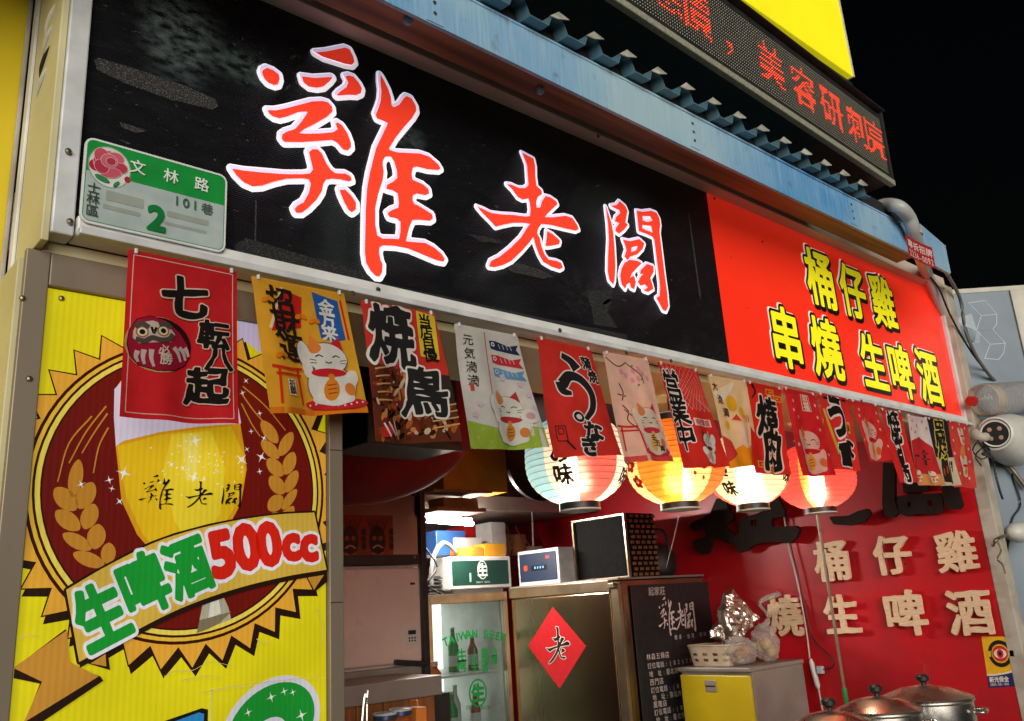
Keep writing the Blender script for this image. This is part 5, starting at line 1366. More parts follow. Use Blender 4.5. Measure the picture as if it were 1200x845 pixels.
# security sticker
q4 = [sp(*p) for p in ((1150,746),(1190,746),(1197,804),(1159,806))]
def SS(u, v, h=0.0):
    a_ = q4[3] + (q4[2] - q4[3]) * u; b2 = q4[0] + (q4[1] - q4[0]) * u; p = a_ + (b2 - a_) * v; return Vector((XW - h, -p[0], p[1]))
st = thing('security_sticker', 'yellow and blue security sticker with red eye on the red wall', 'sticker', SS(.5, 0))
P = Print(SS, .0005)
P.poly(np.array([(0, 0), (1, 0), (1, 1), (0, 1)]), 'e9b321')
P.poly(np.array([(0, 0), (1, 0), (1, .44), (.8, .32), (.5, .28), (.2, .26), (0, .27)]), 'e9dcc0'); P.poly(np.array([(0, 0), (1, 0), (1, .40), (.8, .28), (.5, .245), (.2, .225), (0, .23)]), '232b66')
P.poly([ell(.5, .66, .36, .27, 36)], '1c1614'); P.poly(ell(.5, .66, .26, .19, 30), 'e9b321'); P.poly(np.array([(.10, .70), (.22, .72), (.22, .60), (.10, .60)]), 'e9b321'); P.k -= 1; P.poly(np.array([(.90, .72), (.78, .72), (.78, .60), (.90, .60)]), 'e9b321')
P.poly(ell(.5, .66, .23, .16, 30), 'c8232b'); P.poly([ell(.5, .66, .19, .095, 26)], 'e9dcd0'); P.poly(ell(.5, .66, .10, .09, 20), 'c8232b'); P.poly(ell(.5, .66, .045, .04, 16), '1c1614')
P.k += 1
for k, ch in enumerate('新光保全'): P.text(ch, (.14 + .15 * k, .155), (.15, .115), 'e6e0d8', .03)
for k, ch in enumerate('0800-081-006'): P.text(ch, (.10 + .048 * k, .06), (.09, .075), 'e6e0d8', .0)
P.obj('sheet', 'plain_print', st)
# power cord, adapter, hanging rod, strings
XC = XW - .035
def wp(px, py, X=XC): return hit(px, py, 0, X)
cord = thing('wall_power_cord', 'white power cord with inline adapter hanging down the red wall', 'cord', wp(967, 840))
bm = B(); tube(bm, smooth_path([wp(919, 606), wp(924, 640), wp(932, 672), wp(938, 700), wp(945, 740), wp(949, 772)], 5), .004, 7); obj('upper_cord', bm, 'cable_white', cord, smooth=True)
bm = B(); tube(bm, smooth_path([wp(921, 606, XC + .01), wp(927, 640, XC + .01), wp(935, 672, XC + .01), wp(941, 700, XC + .01), wp(950, 740, XC + .01), wp(958, 755), wp(976, 772), wp(975, 782), wp(962, 785)], 5), .0035, 7); obj('black_lead', bm, 'cable_black', cord, smooth=True)
bm = B(); tube(bm, [wp(950, 772), wp(951, 777), wp(958, 803), wp(959, 807)], .013, 10, taper=[.5, 1, 1, .5]); obj('adapter', bm, 'white_plastic', cord, smooth=True, autosmooth=40)
bm = B(); c = wp(960, 785); box(bm, c - Vector((.012, .022, .018)), c + Vector((.012, .010, .018)), .004); obj('plug', bm, 'neigh_panel_light', cord)
bm = B(); tube(bm, smooth_path([wp(959, 806), wp(962, 822), wp(966, 845), wp(969, 870)], 5), .0045, 7); obj('lower_cord', bm, 'cable_white', cord, smooth=True)
rod = thing('hanging_rod', 'thin wooden rod with green end hanging below the plain red lantern', 'rod', hit(993, 840, 1, .25))
p0, p1 = hit(958, 606, 1, .25), hit(991, 806, 1, .25); p1.x = p0.x; 
bm = B(); tube(bm, [p0 + Vector((0, 0, .02)), p1], .0055, 8); obj('shaft', bm, 'wire_pole', rod)
bm = B(); tube(bm, [p1, p1 - Vector((0, 0, .055))], .0085, 10); obj('green_grip', bm, 'green_plastic', rod)
bm = B(); tube(bm, [p1 - Vector((0, 0, .054)), p1 - Vector((0, 0, .09))], .003, 6); obj('tip', bm, 'screw_steel', rod)
cable('lantern_string', 'thin string below the orange lantern', [hit(795, 606, 1, .25), hit(790, 630, 1, .6), hit(780, 668, 1, 1.55)], .0022, 'cable_white', 'string')

# ------------------------------------------------------------------ neighbour's slanted grey panel
yw = rad(YAW); NP = Vector((4.28, .12, 0)); ND = Vector((math.cos(yw), -math.sin(yw), 0)); NN = Vector((-math.sin(yw), -math.cos(yw), 0))
def npx(px, py, h=0.0):
    d = ray(px, py); t = ((NP + NN * h) - CAM).dot(NN) / d.dot(NN); return CAM + d * t
def nuv(px, py):
    p = npx(px, py); return np.array(((p - NP).dot(ND), p.z))
def NS(u, v, h=0.0): p = NP + ND * u + NN * h; return Vector((p.x, p.y, v))
def nbox(u0, u1, z0, z1, h0, h1, bev=0.0):
    bm = B(); box(bm, (u0, -h1, z0), (u1, -h0, z1), bev); bmesh.ops.transform(bm, matrix=Matrix.Translation((NP.x, NP.y, 0)) @ Matrix.Rotation(-yw, 4, 'Z'), verts=bm.verts); return bm
ztop = nuv(1150, 340)[1]
nb = thing('neighbour_panel', 'grey blue printed hoarding with white cube outlines right of the stall', 'hoarding', (NP.x, NP.y, 0))
obj('board', nbox(-.10, 1.5, .01, ztop, -.04, 0), 'neigh_panel', nb)
u1 = nuv(1183, 345)[0]
obj('top_trim', nbox(-.10, 1.5, ztop - .012, ztop + .012, -.03, .004, .002), 'neigh_trim', nb)
obj('corner_board', nbox(u1, 1.5, .01, ztop - .013, .0005, .012, .002), 'neigh_trim', nb)
P = Print(NS, .0008)
P.poly(np.array([nuv(*p) for p in ((1108,375),(1148,388),(1148,402),(1122,402),(1110,395))]), '8fa2ae'); P.k -= 1
zc = lambda x, y: nuv(1000 + x / 3.25, 220 + y / 3.25)
P.poly(np.array([zc(385, 500), zc(450, 480), zc(470, 545), zc(460, 595), zc(400, 595)]), '9fb0ba')
for seg in ([(435,440),(500,430),(545,482),(545,520),(530,540),(470,545)], [(440,442),(487,487),(545,483)], [(487,487),(468,545)], [(470,545),(530,540),(578,592),(572,630),(552,655),(498,650)], [(472,547),(520,597),(578,592)], [(520,597),(500,650)], [(385,500),(470,545)]):
    P.poly(stroke([zc(*q) for q in seg], .003, curve=False), 'c6d2d8'); P.k -= 1
P.obj('cube_print', 'plain_print', nb)
# ------------------------------------------------------------------ bottle, lamp hood, flood light on the post
bt = thing('plastic_bottle', 'empty clear plastic bottle with red cap lying on the lamp hood', 'bottle', hit(1165, 470, 1, -.06))
a0, a1 = hit(1140, 470, 1, -.06), hit(1228, 463, 1, -.16)
ax = (a1 - a0).normalized(); rot = ax.to_track_quat('Z', 'Y').to_matrix(); L = (a1 - a0).length
prof = [(.018, .0), (.018, .02), (.034, .032), (.060, .055), (.074, .085), (.076, .10)]
k = .10
while k < L - .03: prof += [(.076, k + .014), (.070, k + .020), (.076, k + .026)]; k += .032
prof += [(.074, L - .02), (.06, L)]
bm = B(); lathe(bm, prof, a0, 24, mtx=rot); obj('bottle_body', bm, 'clear_bottle', bt, smooth=True)
bm = B(); lathe(bm, [(.0001, -.026), (.022, -.026), (.023, .006), (.019, .008)], a0, 16, mtx=rot); obj('cap', bm, 'red_plastic', bt)
bm = B(); c = a0 + ax * .13 - Vector((0, 0, .004)); lathe(bm, [(.0700, .090), (.0712, .094), (.0712, .165), (.0700, .168)], a0, 24, mtx=rot)
for f in [f for f in bm.faces if len(f.verts) > 4]: bm.faces.remove(f)
obj('paper_band', bm, 'basket_cream', bt, smooth=True)
hd = thing('lamp_hood', 'pale plastic hood with round black socket face fixed to the post', 'lamp', hit(1160, 520, 1, -.05))
h0, h1 = hit(1166, 508, 1, -.10), hit(1235, 535, 1, -.03); ax2 = (h1 - h0).normalized(); rot2 = ax2.to_track_quat('Z', 'Y').to_matrix()
bm = B(); lathe(bm, [(.066, -.004), (.074, 0), (.080, .03), (.098, .10), (.115, .19), (.12, .26)], h0, 28, mtx=rot2)
for f in [f for f in bm.faces if len(f.verts) > 6 and f.calc_center_median().dot(ax2) < h0.dot(ax2) + .01]: bm.faces.remove(f)
obj('hood', bm, 'lamp_white', hd, smooth=True, autosmooth=50)
nf = (CAM - h0).normalized(); rf = (nf + Vector((-.15, -.1, -.1))).normalized().to_track_quat('Z', 'Y').to_matrix(); fc = h0 + nf * .012
bm = B(); lathe(bm, [(.0001, .012), (.049, .012), (.052, .004), (.052, -.03)], fc, 28, mtx=rf); face = obj('socket_face', bm, 'hydrant_black', hd, smooth=True, autosmooth=40)
bm = B(); lathe(bm, [(.0525, .004), (.0525, .014), (.058, .015), (.061, .0), (.061, -.03)], fc, 28, mtx=rf)
for f in [f for f in bm.faces if len(f.verts) > 6]: bm.faces.remove(f)
obj('rim', bm, 'lamp_white', hd, smooth=True, autosmooth=40)
for k in range(4):
    a = math.pi * (.25 + .5 * k); c = fc + rf @ Vector((.028 * math.cos(a), .028 * math.sin(a), .0125)); bm = B(); lathe(bm, [(.0001, .003), (.009, .002), (.010, 0)], c, 12, mtx=rf); obj('diode', bm, 'pink_wall', face)
bm = B(); tube(bm, smooth_path([hit(1141, 506, 1, -.034), hit(1148, 512, 1, -.06), hit(1156, 512, 1, -.075)], 4), .020, 10, taper=None); obj('bracket', bm, 'pillar_cream', hd, smooth=True)
cable('tangled_lead', 'tangled black leads with plug hanging below the lamp hood', [hit(1150, 520, 1, -.08), hit(1160, 528, 1, -.09), hit(1151, 532, 1, -.085), hit(1163, 537, 1, -.08), hit(1166, 552, 1, -.08), hit(1168, 562, 1, -.08), hit(1172, 576, 1, -.08), hit(1175, 585, 1, -.08)], .005, 'cable_black')
cable('support_strut', 'thin metal strut running down right behind the lamp hood', [npx(1172, 535, .03), npx(1186, 550, .03), npx(1203, 572, .03)], .010, 'wire_pole', 'strut')
fl = thing('flood_light', 'small white oval flood light on a short arm beside the post', 'lamp', hit(1190, 622, 1, -.05))
c = hit(1194, 624, 1, -.06); bm = B(); bmesh.ops.create_uvsphere(bm, u_segments=24, v_segments=14, radius=1); bmesh.ops.scale(bm, vec=(.085, .055, .045), verts=bm.verts); bmesh.ops.translate(bm, vec=c, verts=bm.verts); obj('housing', bm, 'lamp_white', fl, smooth=True)
bm = B(); tube(bm, smooth_path([hit(1163, 640, 1, -.028), hit(1168, 632, 1, -.05), hit(1180, 627, 1, -.06)], 4), .007, 8); obj('arm', bm, 'screw_steel', fl, smooth=True)
cable('coiled_wire', 'loose grey wire with yellow end hanging beside the flood light', [hit(1168, 632, 1, -.045), hit(1173, 645, 1, -.05), hit(1169, 655, 1, -.05), hit(1175, 662, 1, -.05), hit(1178, 672, 1, -.05)], .004, 'wire_pole')
cable('looped_wire', 'thin black wire looped twice below the lamp hood bracket', [hit(1146, 516, 1, -.07), hit(1140, 528, 1, -.075), hit(1150, 538, 1, -.08), hit(1160, 532, 1, -.085), hit(1154, 524, 1, -.08), hit(1143, 534, 1, -.075), hit(1150, 546, 1, -.075)], .003, 'cable_black')
cable('panel_wire', 'thin black wire running down the grey hoarding below the strut', [npx(1186, 555, .012), npx(1196, 590, .01), npx(1186, 610, .01), npx(1180, 650, .01)], .004, 'cable_black')
# ------------------------------------------------------------------ inside the stall: shell
bm = B(); box(bm, (.92, 3.30, .09), (4.119, 3.36, 2.99)); tag(obj('back_wall', bm, 'dark_wall'), 'dark plum back wall of the stall', 'wall')
bm = B(); box(bm, (.87, .42, .09), (.918, 3.299, 2.99)); tag(obj('inner_side_wall', bm, 'dark_wall'), 'dark inner side wall behind the beer poster', 'wall')
bm = B(); box(bm, (.921, .42, 2.62), (4.119, 3.299, 2.64)); tag(obj('ceiling', bm, 'ceiling_dark'), None, kind='structure')
# ------------------------------------------------------------------ steel freezer
fz = thing('steel_freezer', 'tall stainless steel freezer with red diamond in front of the red wall', 'freezer', (3.73, 1.95, .09))
FX, FY0, FY1, FZ = 3.38, 1.535, 2.36, 1.70
bm = B(); box(bm, (FX + .03, FY0, .09), (4.10, FY1, FZ), .006); obj('cabinet', bm, 'steel', fz)
bm = B(); box(bm, (FX, FY0 + .055, .75), (FX + .0295, FY1 - .01, FZ - .055), .006); door = obj('door', bm, 'steel', fz)
bm = B(); box(bm, (FX, FY0 + .055, .15), (FX + .0295, FY1 - .01, .735), .006); obj('door', bm, 'steel', fz)
bm = B(); box(bm, (FX + .004, FY0 - .004, .12), (FX + .029, FY0 + .05, FZ - .02), .004); obj('corner_trim', bm, 'steel_trim', fz)
bm = B(); box(bm, (FX - .004, FY0 + .051, FZ - .052), (FX + .0292, FY1, FZ + .004), .003); obj('top_trim', bm, 'steel_trim', fz)
bm = B(); box(bm, (FX + .005, FY0 - .008, FZ + .001), (4.10, FY1, FZ + .012), .003); obj('top_sheet', bm, 'cabinet_grey', fz)
bm = B(); c = (FX + .010, FY0 + .025, FZ - .02); box(bm, (FX - .012, FY0 + .010, FZ - .036), (FX + .0035, FY0 + .05, FZ - .012), .003); obj('hinge', bm, 'screw_steel', fz)
dia = [sp(*p, FX) for p in ((648, 711), (687, 757), (656, 807), (619, 757))]
bm = B()
P = Print(side(FX), .0008); P.poly(np.array(dia), 'c31a22')
P.obj('red_diamond', 'plain_print', fz)
P = Print(side(FX), .0008); P.k = 3; c = sp(654, 756, FX)
P.poly(xf(thicken(BU['老'], .02, 150), tuple(c), (.185, .19)), 'e8ddd4'); P.poly(xf(BU['老'], tuple(c), (.185, .19)), '1a1412'); P.obj('brush_character', 'plain_print', fz)
# black menu board on the freezer's street side
mb = thing('menu_board', 'black board with white shop lettering on the side of the freezer', 'menu', (3.75, FY0 - .01, .9))
bm = B(); x0, x1 = fx(737, 690, FY0)[0], fx(826, 670, FY0)[0]
box(bm, (x0, FY0 - .0125, .40), (x1, FY0 - .0085, FZ - .03)); obj('board', bm, 'black_plastic', mb)
YM = FY0 - .0125
P = Print(front(YM), .0006)
P.split = False
def mt(s, px, py, size, stp, col='d8c4bc', w=.0):
    P.new('text_line'); c = np.array(fx(px, py, YM))
    for k, ch in enumerate(s):
        if ch != ' ': P.text(ch, (c[0] + stp * k, c[1]), size, col, w)
mt('起家莊', 763, 693, .046, .046, w=.005)
mt('林森五條店', 760, 770, .034, .037); mt('訂位電話:(02)2521', 761, 780.5, .031, .0335); mt('地 址:臺北市中山區', 763, 790, .031, .0335)
mt('西門店', 764, 799.5, .034, .037); mt('訂位電話:(02)2311', 765, 809, .031, .0335); mt('地 址:臺北市萬華區', 767, 817.5, .031, .0335)
mt('萬隆店', 768, 826, .034, .037); mt('訂位電話:(02)2931', 769, 835, .031, .0335); mt('地 址:臺北市', 771, 844, .031, .0335)
mt('傳承·台灣·好味', 792, 747, .026, .036)
for ch, px, py, s in (('雞', 781, 722, .20), ('老', 797, 722, .14), ('闆', 808, 723, .155)):
    c = fx(px, py, YM); P.new('brush_character'); P.poly(xf(BU[ch], c, (s * .75, s * 1.0)), 'ddc8c0'); P.k -= 1
P.obj('lettering', 'plain_print', mb)
# on top of the freezer
ZF = FZ + .012
sk = thing('black_speaker', 'square black faced speaker with lattice side on top of the freezer', 'speaker', (3.6, 1.9, ZF))
sy0, sy1 = sx(735, 640, 3.56)[0], sx(672, 640, 3.56)[0]; zt_ = sx(705, 605, 3.56)[1]
bm = B(); box(bm, (3.575, sy0, ZF), (3.80, sy1, zt_), .004); obj('cabinet', bm, 'speaker_cloth', sk)
bm = B()
for lo, hi in (((3.555, sy0, ZF), (3.575, sy0 + .012, zt_)), ((3.555, sy1 - .012, ZF), (3.575, sy1, zt_)), ((3.555, sy0 + .0125, zt_ - .012), (3.575, sy1 - .0125, zt_)), ((3.555, sy0 + .0125, ZF), (3.575, sy1 - .0125, ZF + .010))):
    b2 = B(); box(b2, lo, hi, .002); obj('front_frame', b2, 'steel_trim', sk)
bm.free()
bm = B()
for i in range(5):
    for j in range(12):
        c = Vector((3.60 + .045 * i + .012 * (j % 2), sy0 - .004, ZF + .015 + j * (zt_ - ZF - .03) / 11)); box(bm, c - Vector((.013, .004, .008)), c + Vector((.013, .0035, .008)), .002, seg=1)
o = obj('lattice_studs', bm, 'wood_plank', sk); o['kind'] = 'stuff'
rd = thing('stereo_unit', 'grey stereo unit with small blue lit display on the freezer', 'stereo', (3.45, 2.2, ZF))
ry0, ry1 = sx(655, 660, 3.44)[0], sx(607, 660, 3.44)[0]; rz1 = sx(630, 644, 3.44)[1]
bm = B(); box(bm, (3.44, ry0, ZF), (3.62, min(ry1, 2.36), rz1), .004); obj('case', bm, 'frame_grey', rd)
bm = B(); box(bm, (3.436, ry0 + .018, ZF + .022), (3.4395, min(ry1, 2.36) - .018, rz1 - .018), .001); obj('panel', bm, 'screen_glow', rd)
P = Print(side(3.436), .0006)
yc = -(ry0 + ry1) / 2; zc_ = (ZF + rz1) / 2
P.poly(rrect(yc + .01, zc_ - .004, .13, .03, .003, 2), '0a0a0c'); P.poly([rrect(yc - .10, zc_, .03, .03, .002, 2), rrect(yc + .085, zc_ + .05, .03, .014, .002, 2)], 'd8482a')
P.obj('panel_print', 'plain_print', rd)
P = Print(side(3.436), .0006); P.k = 4
P.poly([rrect(yc - .02 + .022 * k, zc_ - .002, .010, .012, .001, 2) for k in range(4)], '6ab0ff'); P.obj('lit_digits', 'lit_yellow', rd)
kt = thing('black_kettle', 'dark round kettle standing behind the speaker on the freezer', 'kettle', (3.95, 1.72, ZF))
bm = B(); lathe(bm, [(.0001, 0), (.08, 0), (.10, .03), (.10, .12), (.07, .17), (.03, .185), (.0001, .19)], (3.95, 1.72, ZF), 24); obj('body', bm, 'black_metal', kt, smooth=True)
bm = B(); tube(bm, smooth_path([(3.95, 1.63, ZF + .13), (3.95, 1.66, ZF + .25), (3.95, 1.78, ZF + .25), (3.95, 1.81, ZF + .13)], 5), .008, 7); obj('handle', bm, 'black_plastic', kt, smooth=True)

# ------------------------------------------------------------------ glass door beer fridge
BX0, BX1, BY, BZ = 2.80, 3.365, 2.37, 1.69
bf = thing('beer_fridge', 'lit glass door fridge with green beer lettering left of the freezer', 'fridge', (3.08, 2.7, .09))
for nm, lo, hi in (('side_wall', (BX0, BY + .03, .09), (BX0 + .03, 2.98, BZ)), ('side_wall', (BX1 - .03, BY + .03, .09), (BX1, 2.98, BZ)), ('top', (BX0 + .0305, BY + .03, BZ - .04), (BX1 - .0305, 2.98, BZ)), ('base', (BX0 + .0305, BY + .03, .09), (BX1 - .0305, 2.98, .25))):
    bm = B(); box(bm, lo, hi, .003); obj(nm, bm, 'white_plastic', bf)
bm = B(); box(bm, (BX0 + .0305, 2.95, .2505), (BX1 - .0305, 2.98, BZ - .0405)); obj('back_panel', bm, 'fridge_light', bf)
for z in (.62, .95, 1.26):
    bm = B(); box(bm, (BX0 + .031, BY + .05, z), (BX1 - .031, 2.94, z + .012), .002); obj('shelf', bm, 'lid_white', bf)
for lo, hi in (((BX0, BY - .01, .09), (BX0 + .035, BY + .028, BZ)), ((BX1 - .025, BY - .01, .09), (BX1, BY + .028, BZ)), ((BX0 + .0355, BY - .01, BZ - .05), (BX1 - .0255, BY + .028, BZ)), ((BX0 + .0355, BY - .01, .09), (BX1 - .0255, BY + .028, .20))):
    bm = B(); box(bm, lo, hi, .003); obj('door_frame', bm, 'steel_trim', bf)
bm = B(); box(bm, (BX0 + .0355, BY, .2005), (BX1 - .0255, BY + .006, BZ - .0505)); obj('door_glass', bm, 'door_glass', bf)
P = Print(front(BY - .0005), .0006)
def ft(px, py): return np.array(fx(px, py, BY))
for k, ch in enumerate('TAIWAN BEER'):
    if ch == ' ': continue
    t = k / 10; c = ft(522 + 68 * t, 752 - 7 * math.sin(math.pi * t) - 5 * t); P.text(ch, tuple(c), .060, '0f8a3e', .035, rot=.35 - .75 * t)
for k, ch in enumerate('生啤'): P.text(ch, tuple(ft(541, 768 + 12 * k)), .070, '0f8a3e', .03)
for col_, px in (('18天', 556), ('鮮啤酒', 568), ('台灣', 579)):
    for k, ch in enumerate(col_): P.text(ch, tuple(ft(px, 764 + 9 * k)), .050, '0f8a3e', .03)
c = ft(560, 812); P.poly([ell(c[0], c[1], .062, .072, 28), ell(c[0], c[1], .052, .062, 28)], '0f8a3e'); P.text('生', tuple(c), .095, '0f8a3e', .05)
for k, ch in enumerate('DRAFT BEER'):
    if ch != ' ': P.text(ch, tuple(ft(548 + 2.8 * k, 829)), .03, '0f6a3e', .0)
P.obj('door_lettering', 'glass_print', bf)
ORD = ('first', 'second', 'third', 'fourth')
for sh_, z, xs_ in (('upper', 1.272, (3.17, 3.27)), ('middle', .962, (2.97, 3.07, 3.17, 3.27)), ('lower', .632, (2.92, 3.05, 3.17, 3.28))):
    for i, x in enumerate(xs_):
        y = .16 + .05 * ((i * 2 + len(xs_)) % 3); hb = .9 + .12 * ((i + len(sh_)) % 3)
        b_ = thing('beer_bottle', f'{ORD[i]} bottle from the left on the {sh_} fridge shelf', 'bottle', (x, BY + y, z), 'bottles inside the beer fridge')
        bm = B(); lathe(bm, [(.0001, 0), (.030, .002), (.031, .12 * hb), (.013, .165 * hb), (.012, .20 * hb)], (x, BY + y, z), 14); obj('glass_body', bm, ('green_plastic', 'sauce', 'green_plastic', 'white_plastic', 'red_plastic')[(i + len(sh_)) % 5], b_, smooth=True)
        bm = B(); lathe(bm, [(.0313, .03), (.0317, .032), (.0317, .085), (.0313, .087)], (x, BY + y, z), 14)
        for f in [f for f in bm.faces if len(f.verts) > 4]: bm.faces.remove(f)
        obj('paper_label', bm, 'paper_white', b_, smooth=True)
        bm = B(); lathe(bm, [(.0125, .20 * hb), (.0135, .202 * hb), (.0135, .20 * hb + .011), (.0001, .20 * hb + .012)], (x, BY + y, z), 12); obj('crown_cap', bm, 'lid_white', b_)
# sign box on top of the fridge
gx0, gx1 = fx(527, 690, BY)[0], fx(601, 690, BY)[0]; gz0, gz1 = BZ + .02, fx(560, 652, BY)[1]
gb = thing('green_lamp_sign', 'white box sign with dark green face on top of the beer fridge', 'sign', ((gx0 + gx1) / 2, BY + .08, BZ))
bm = B(); box(bm, (gx0, BY + .004, gz0), (gx1, BY + .16, gz1), .008); obj('case', bm, 'white_plastic', gb)
bm = B(); box(bm, (gx0 + .05, BY + .03, BZ + .0005), (gx1 - .05, BY + .13, gz0 - .0005)); obj('foot', bm, 'white_plastic', gb)
P = Print(front(BY + .004), .0008); P.poly(rrect((gx0 + gx1) / 2, (gz0 + gz1) / 2, gx1 - gx0 - .045, gz1 - gz0 - .045, .004, 3), '14382e')
c = ((gx0 + gx1) / 2 + .01, (gz0 + gz1) / 2 + .015); P.poly([ell(*c, .036, .052, 26)], 'dfe6de'); P.poly([ell(*c, .031, .046, 26)], '14382e'); P.text('生', c, .075, 'dfe6de', .04)
for k, ch in enumerate('DRAFT BEER'):
    if ch != ' ': P.text(ch, (c[0] - .045 + .010 * k, c[1] - .067), .015, 'b8c8be', .0)
P.poly(rrect(c[0] - .09, c[1] - .04, .014, .05, .004, 3), '8aa098')
P.obj('sign_face', 'plain_print', gb)
def carton(name, label, px0, px1, pyb, pyt, Y, d, mat, cat_='box', z0=None, rz=0.0, lid=True):
    x0, zb_ = fx(px0, pyb, Y); x1, zt_ = fx(px1, pyt, Y); zb_ = zb_ if z0 is None else z0
    cx_ = (x0 + x1) / 2
    r = thing(name, label, cat_, (cx_, Y + d / 2, zb_))
    bm = B(); box(bm, (x0, Y, zb_), (x1, Y + d, zt_ - (.004 if lid else 0)), .003, rz); obj('body', bm, mat, r)
    if lid:
        bm = B(); box(bm, (x0 + .004, Y + .004, zt_ - .0038), (cx_ - .001, Y + d - .004, zt_), 0, rz); obj('flap', bm, mat, r)
        bm = B(); box(bm, (cx_ + .001, Y + .004, zt_ - .0038), (x1 - .004, Y + d - .004, zt_), 0, rz); obj('flap', bm, mat, r)
    return r
carton('orange_carton', 'flat orange carton lying on the green faced sign', 543, 567, 652, 641, BY + .02, .12, 'orange_box', z0=gz1 + .001)
carton('gold_carton', 'flat gold carton beside the orange one on the green faced sign', 568, 592, 650, 637, BY + .02, .12, 'gold_box', z0=gz1 + .001)
# goods behind on the fridge top and wall shelf
sh = thing('wall_shelf', 'dark metal wall shelf above the beer fridge', 'shelf', (3.0, 2.9, 1.9))
bm = B(); box(bm, (2.62, 2.56, 1.895), (3.55, 3.2995, 1.912), .002); obj('board', bm, 'black_metal', sh)
for x in (2.7, 3.4):
    bm = B(); tube(bm, [(x, 3.297, 1.74), (x, 2.62, 1.893)], .008, 6); obj('bracket', bm, 'black_metal', sh)
carton('blue_bin', 'blue plastic storage bin on the wall shelf', 512, 545, 652, 622, 2.60, .25, 'blue_plastic', 'bin', z0=1.9125)
carton('red_carton', 'red carton on the wall shelf behind the white one', 547, 572, 650, 616, 2.85, .2, 'red_plastic', z0=1.9125)
carton('white_carton', 'upright white carton on the wall shelf', 577, 592, 650, 612, 2.62, .15, 'paper_white', z0=1.9125)
carton('clear_tray', 'low pale tray in front of the red carton on the wall shelf', 533, 565, 640, 630, 2.585, .2, 'white_plastic', 'tray', z0=1.9125)
# ------------------------------------------------------------------ upper back: shelf hood, tube light, boxes
hz_ = fx(560, 600, 2.25)[1]
hdx = thing('steel_hood', 'long grey metal hood shelf across the back of the stall', 'hood', (3.0, 2.5, hz_))
bm = B(); vs = []
x0, x1 = fx(490, 600, 2.3)[0], 4.05
for x in (x0, x1): vs += [bm.verts.new((x, y, z)) for y, z in ((2.30, hz_ + .02), (2.30, hz_ + .10), (2.75, hz_ + .28), (3.2995, hz_ + .28), (3.2995, hz_ + .02))]
for k in range(5): bm.faces.new((vs[k], vs[(k + 1) % 5], vs[5 + (k + 1) % 5], vs[5 + k]))
bm.faces.new(vs[:5][::-1]); bm.faces.new(vs[5:]); obj('hood_body', bm, 'cabinet_grey', hdx)
tb = thing('tube_light', 'glaring white tube light under the grey hood', 'lamp', fx(520, 606, 2.2) and tuple(hit(520, 606, 1, 2.2)))
a, b_ = hit(498, 609, 1, 2.12), hit(552, 599, 1, 2.30); b_.z = a.z + .006
bm = B(); tube(bm, [a, b_], .013, 10); obj('glowing_tube', bm, 'tube_light', tb)
for q, s in ((a, -1), (b_, 1)):
    d = (b_ - a).normalized() * s; bm = B(); tube(bm, [q + d * .0005, q + d * .02], .015, 10); obj('end_cap', bm, 'black_plastic', tb)
bm = B(); d = (b_ - a); q0, q1 = a + Vector((0, .012, .03)), b_ + Vector((0, .012, .03)); tube(bm, [q0, q1], .016, 6); obj('holder', bm, 'white_plastic', tb)
bm = B(); tube(bm, [a + Vector((0, .012, .03)), Vector((a.x, a.y + .012, 2.62))], .004, 6); obj('hanger', bm, 'cable_black', tb)
bm = B(); tube(bm, [b_ + Vector((0, .012, .03)), Vector((b_.x, b_.y + .012, 2.62))], .004, 6); obj('hanger', bm, 'cable_black', tb)
rk = thing('ceiling_rack', 'open wooden ceiling rack holding boxes above the tube light', 'rack', (2.9, 2.2, 2.2))
rzz = fx(545, 574, 1.9)[1]; rx0, rx1 = fx(509, 574, 1.9)[0], fx(577, 574, 1.9)[0]
bm = B(); box(bm, (rx0, 1.90, rzz - .012), (rx1, 2.30, rzz), .002); obj('board', bm, 'cardboard', rk)
lz = fx(545, 594, 1.9)[1]
bm = B(); box(bm, (rx0 + .03, 1.92, lz - .02), (rx1 - .03, 2.25, lz), .002); obj('board', bm, 'cardboard', rk)
for x in (rx0 + .02, rx1 - .05):
    bm = B(); box(bm, (x, 2.10, lz - .03), (x + .02, 2.13, 2.62), .001); obj('upright', bm, 'cardboard', rk)
carton('gold_box', 'large gold cardboard box on the ceiling rack', 520, 592, 567, 525, 1.92, .16, 'gold_box', z0=rzz + .001)
carton('small_brown_box', 'small brown box on the lower board of the ceiling rack', 520, 560, 594, 584, 1.95, .13, 'cardboard', z0=lz + .001)
bb = thing('black_duct', 'black square air duct hanging behind the skewer flag', 'duct', (1.5, .8, 2.1))
dx0 = fx(432, 549, .75)[0]; dx1 = fx(540, 532, .75)[0]; dz_ = fx(490, 540, .98)[1]
bm = B(); box(bm, (dx0, .75, dz_), (dx1, .98, 2.36), .006); obj('duct_body', bm, 'black_metal', bb)
bm = B(); box(bm, (dx0 - .006, .745, dz_ - .006), (dx1 + .006, .7495, dz_ + .02), .001); obj('flange', bm, 'black_metal', bb)
bm = B(); box(bm, (dx0 + .05, .80, 2.3605), (dx1 - .05, .95, 2.62)); obj('riser', bm, 'black_metal', bb)
rl = thing('big_red_lantern', 'huge dark red cloth lantern above the masks print', 'lantern', tuple(hit(430, 590, 1, 1.35)))
c = hit(430, 500, 1, 1.35); zbm = hit(430, 591, 1, 1.35).z; Hq = c.z - zbm
bm = B(); lathe(bm, [(.0001, zbm + .0)] + [(.46 * math.sin(t), c.z - Hq * math.cos(t)) for t in np.linspace(.12, 1.5, 14)] + [(.46, c.z + .2), (.36, c.z + .30), (.0001, c.z + .34)], (c.x - .05, c.y, 0), 48); obj('cloth_body', bm, 'red_fabric', rl, smooth=True)
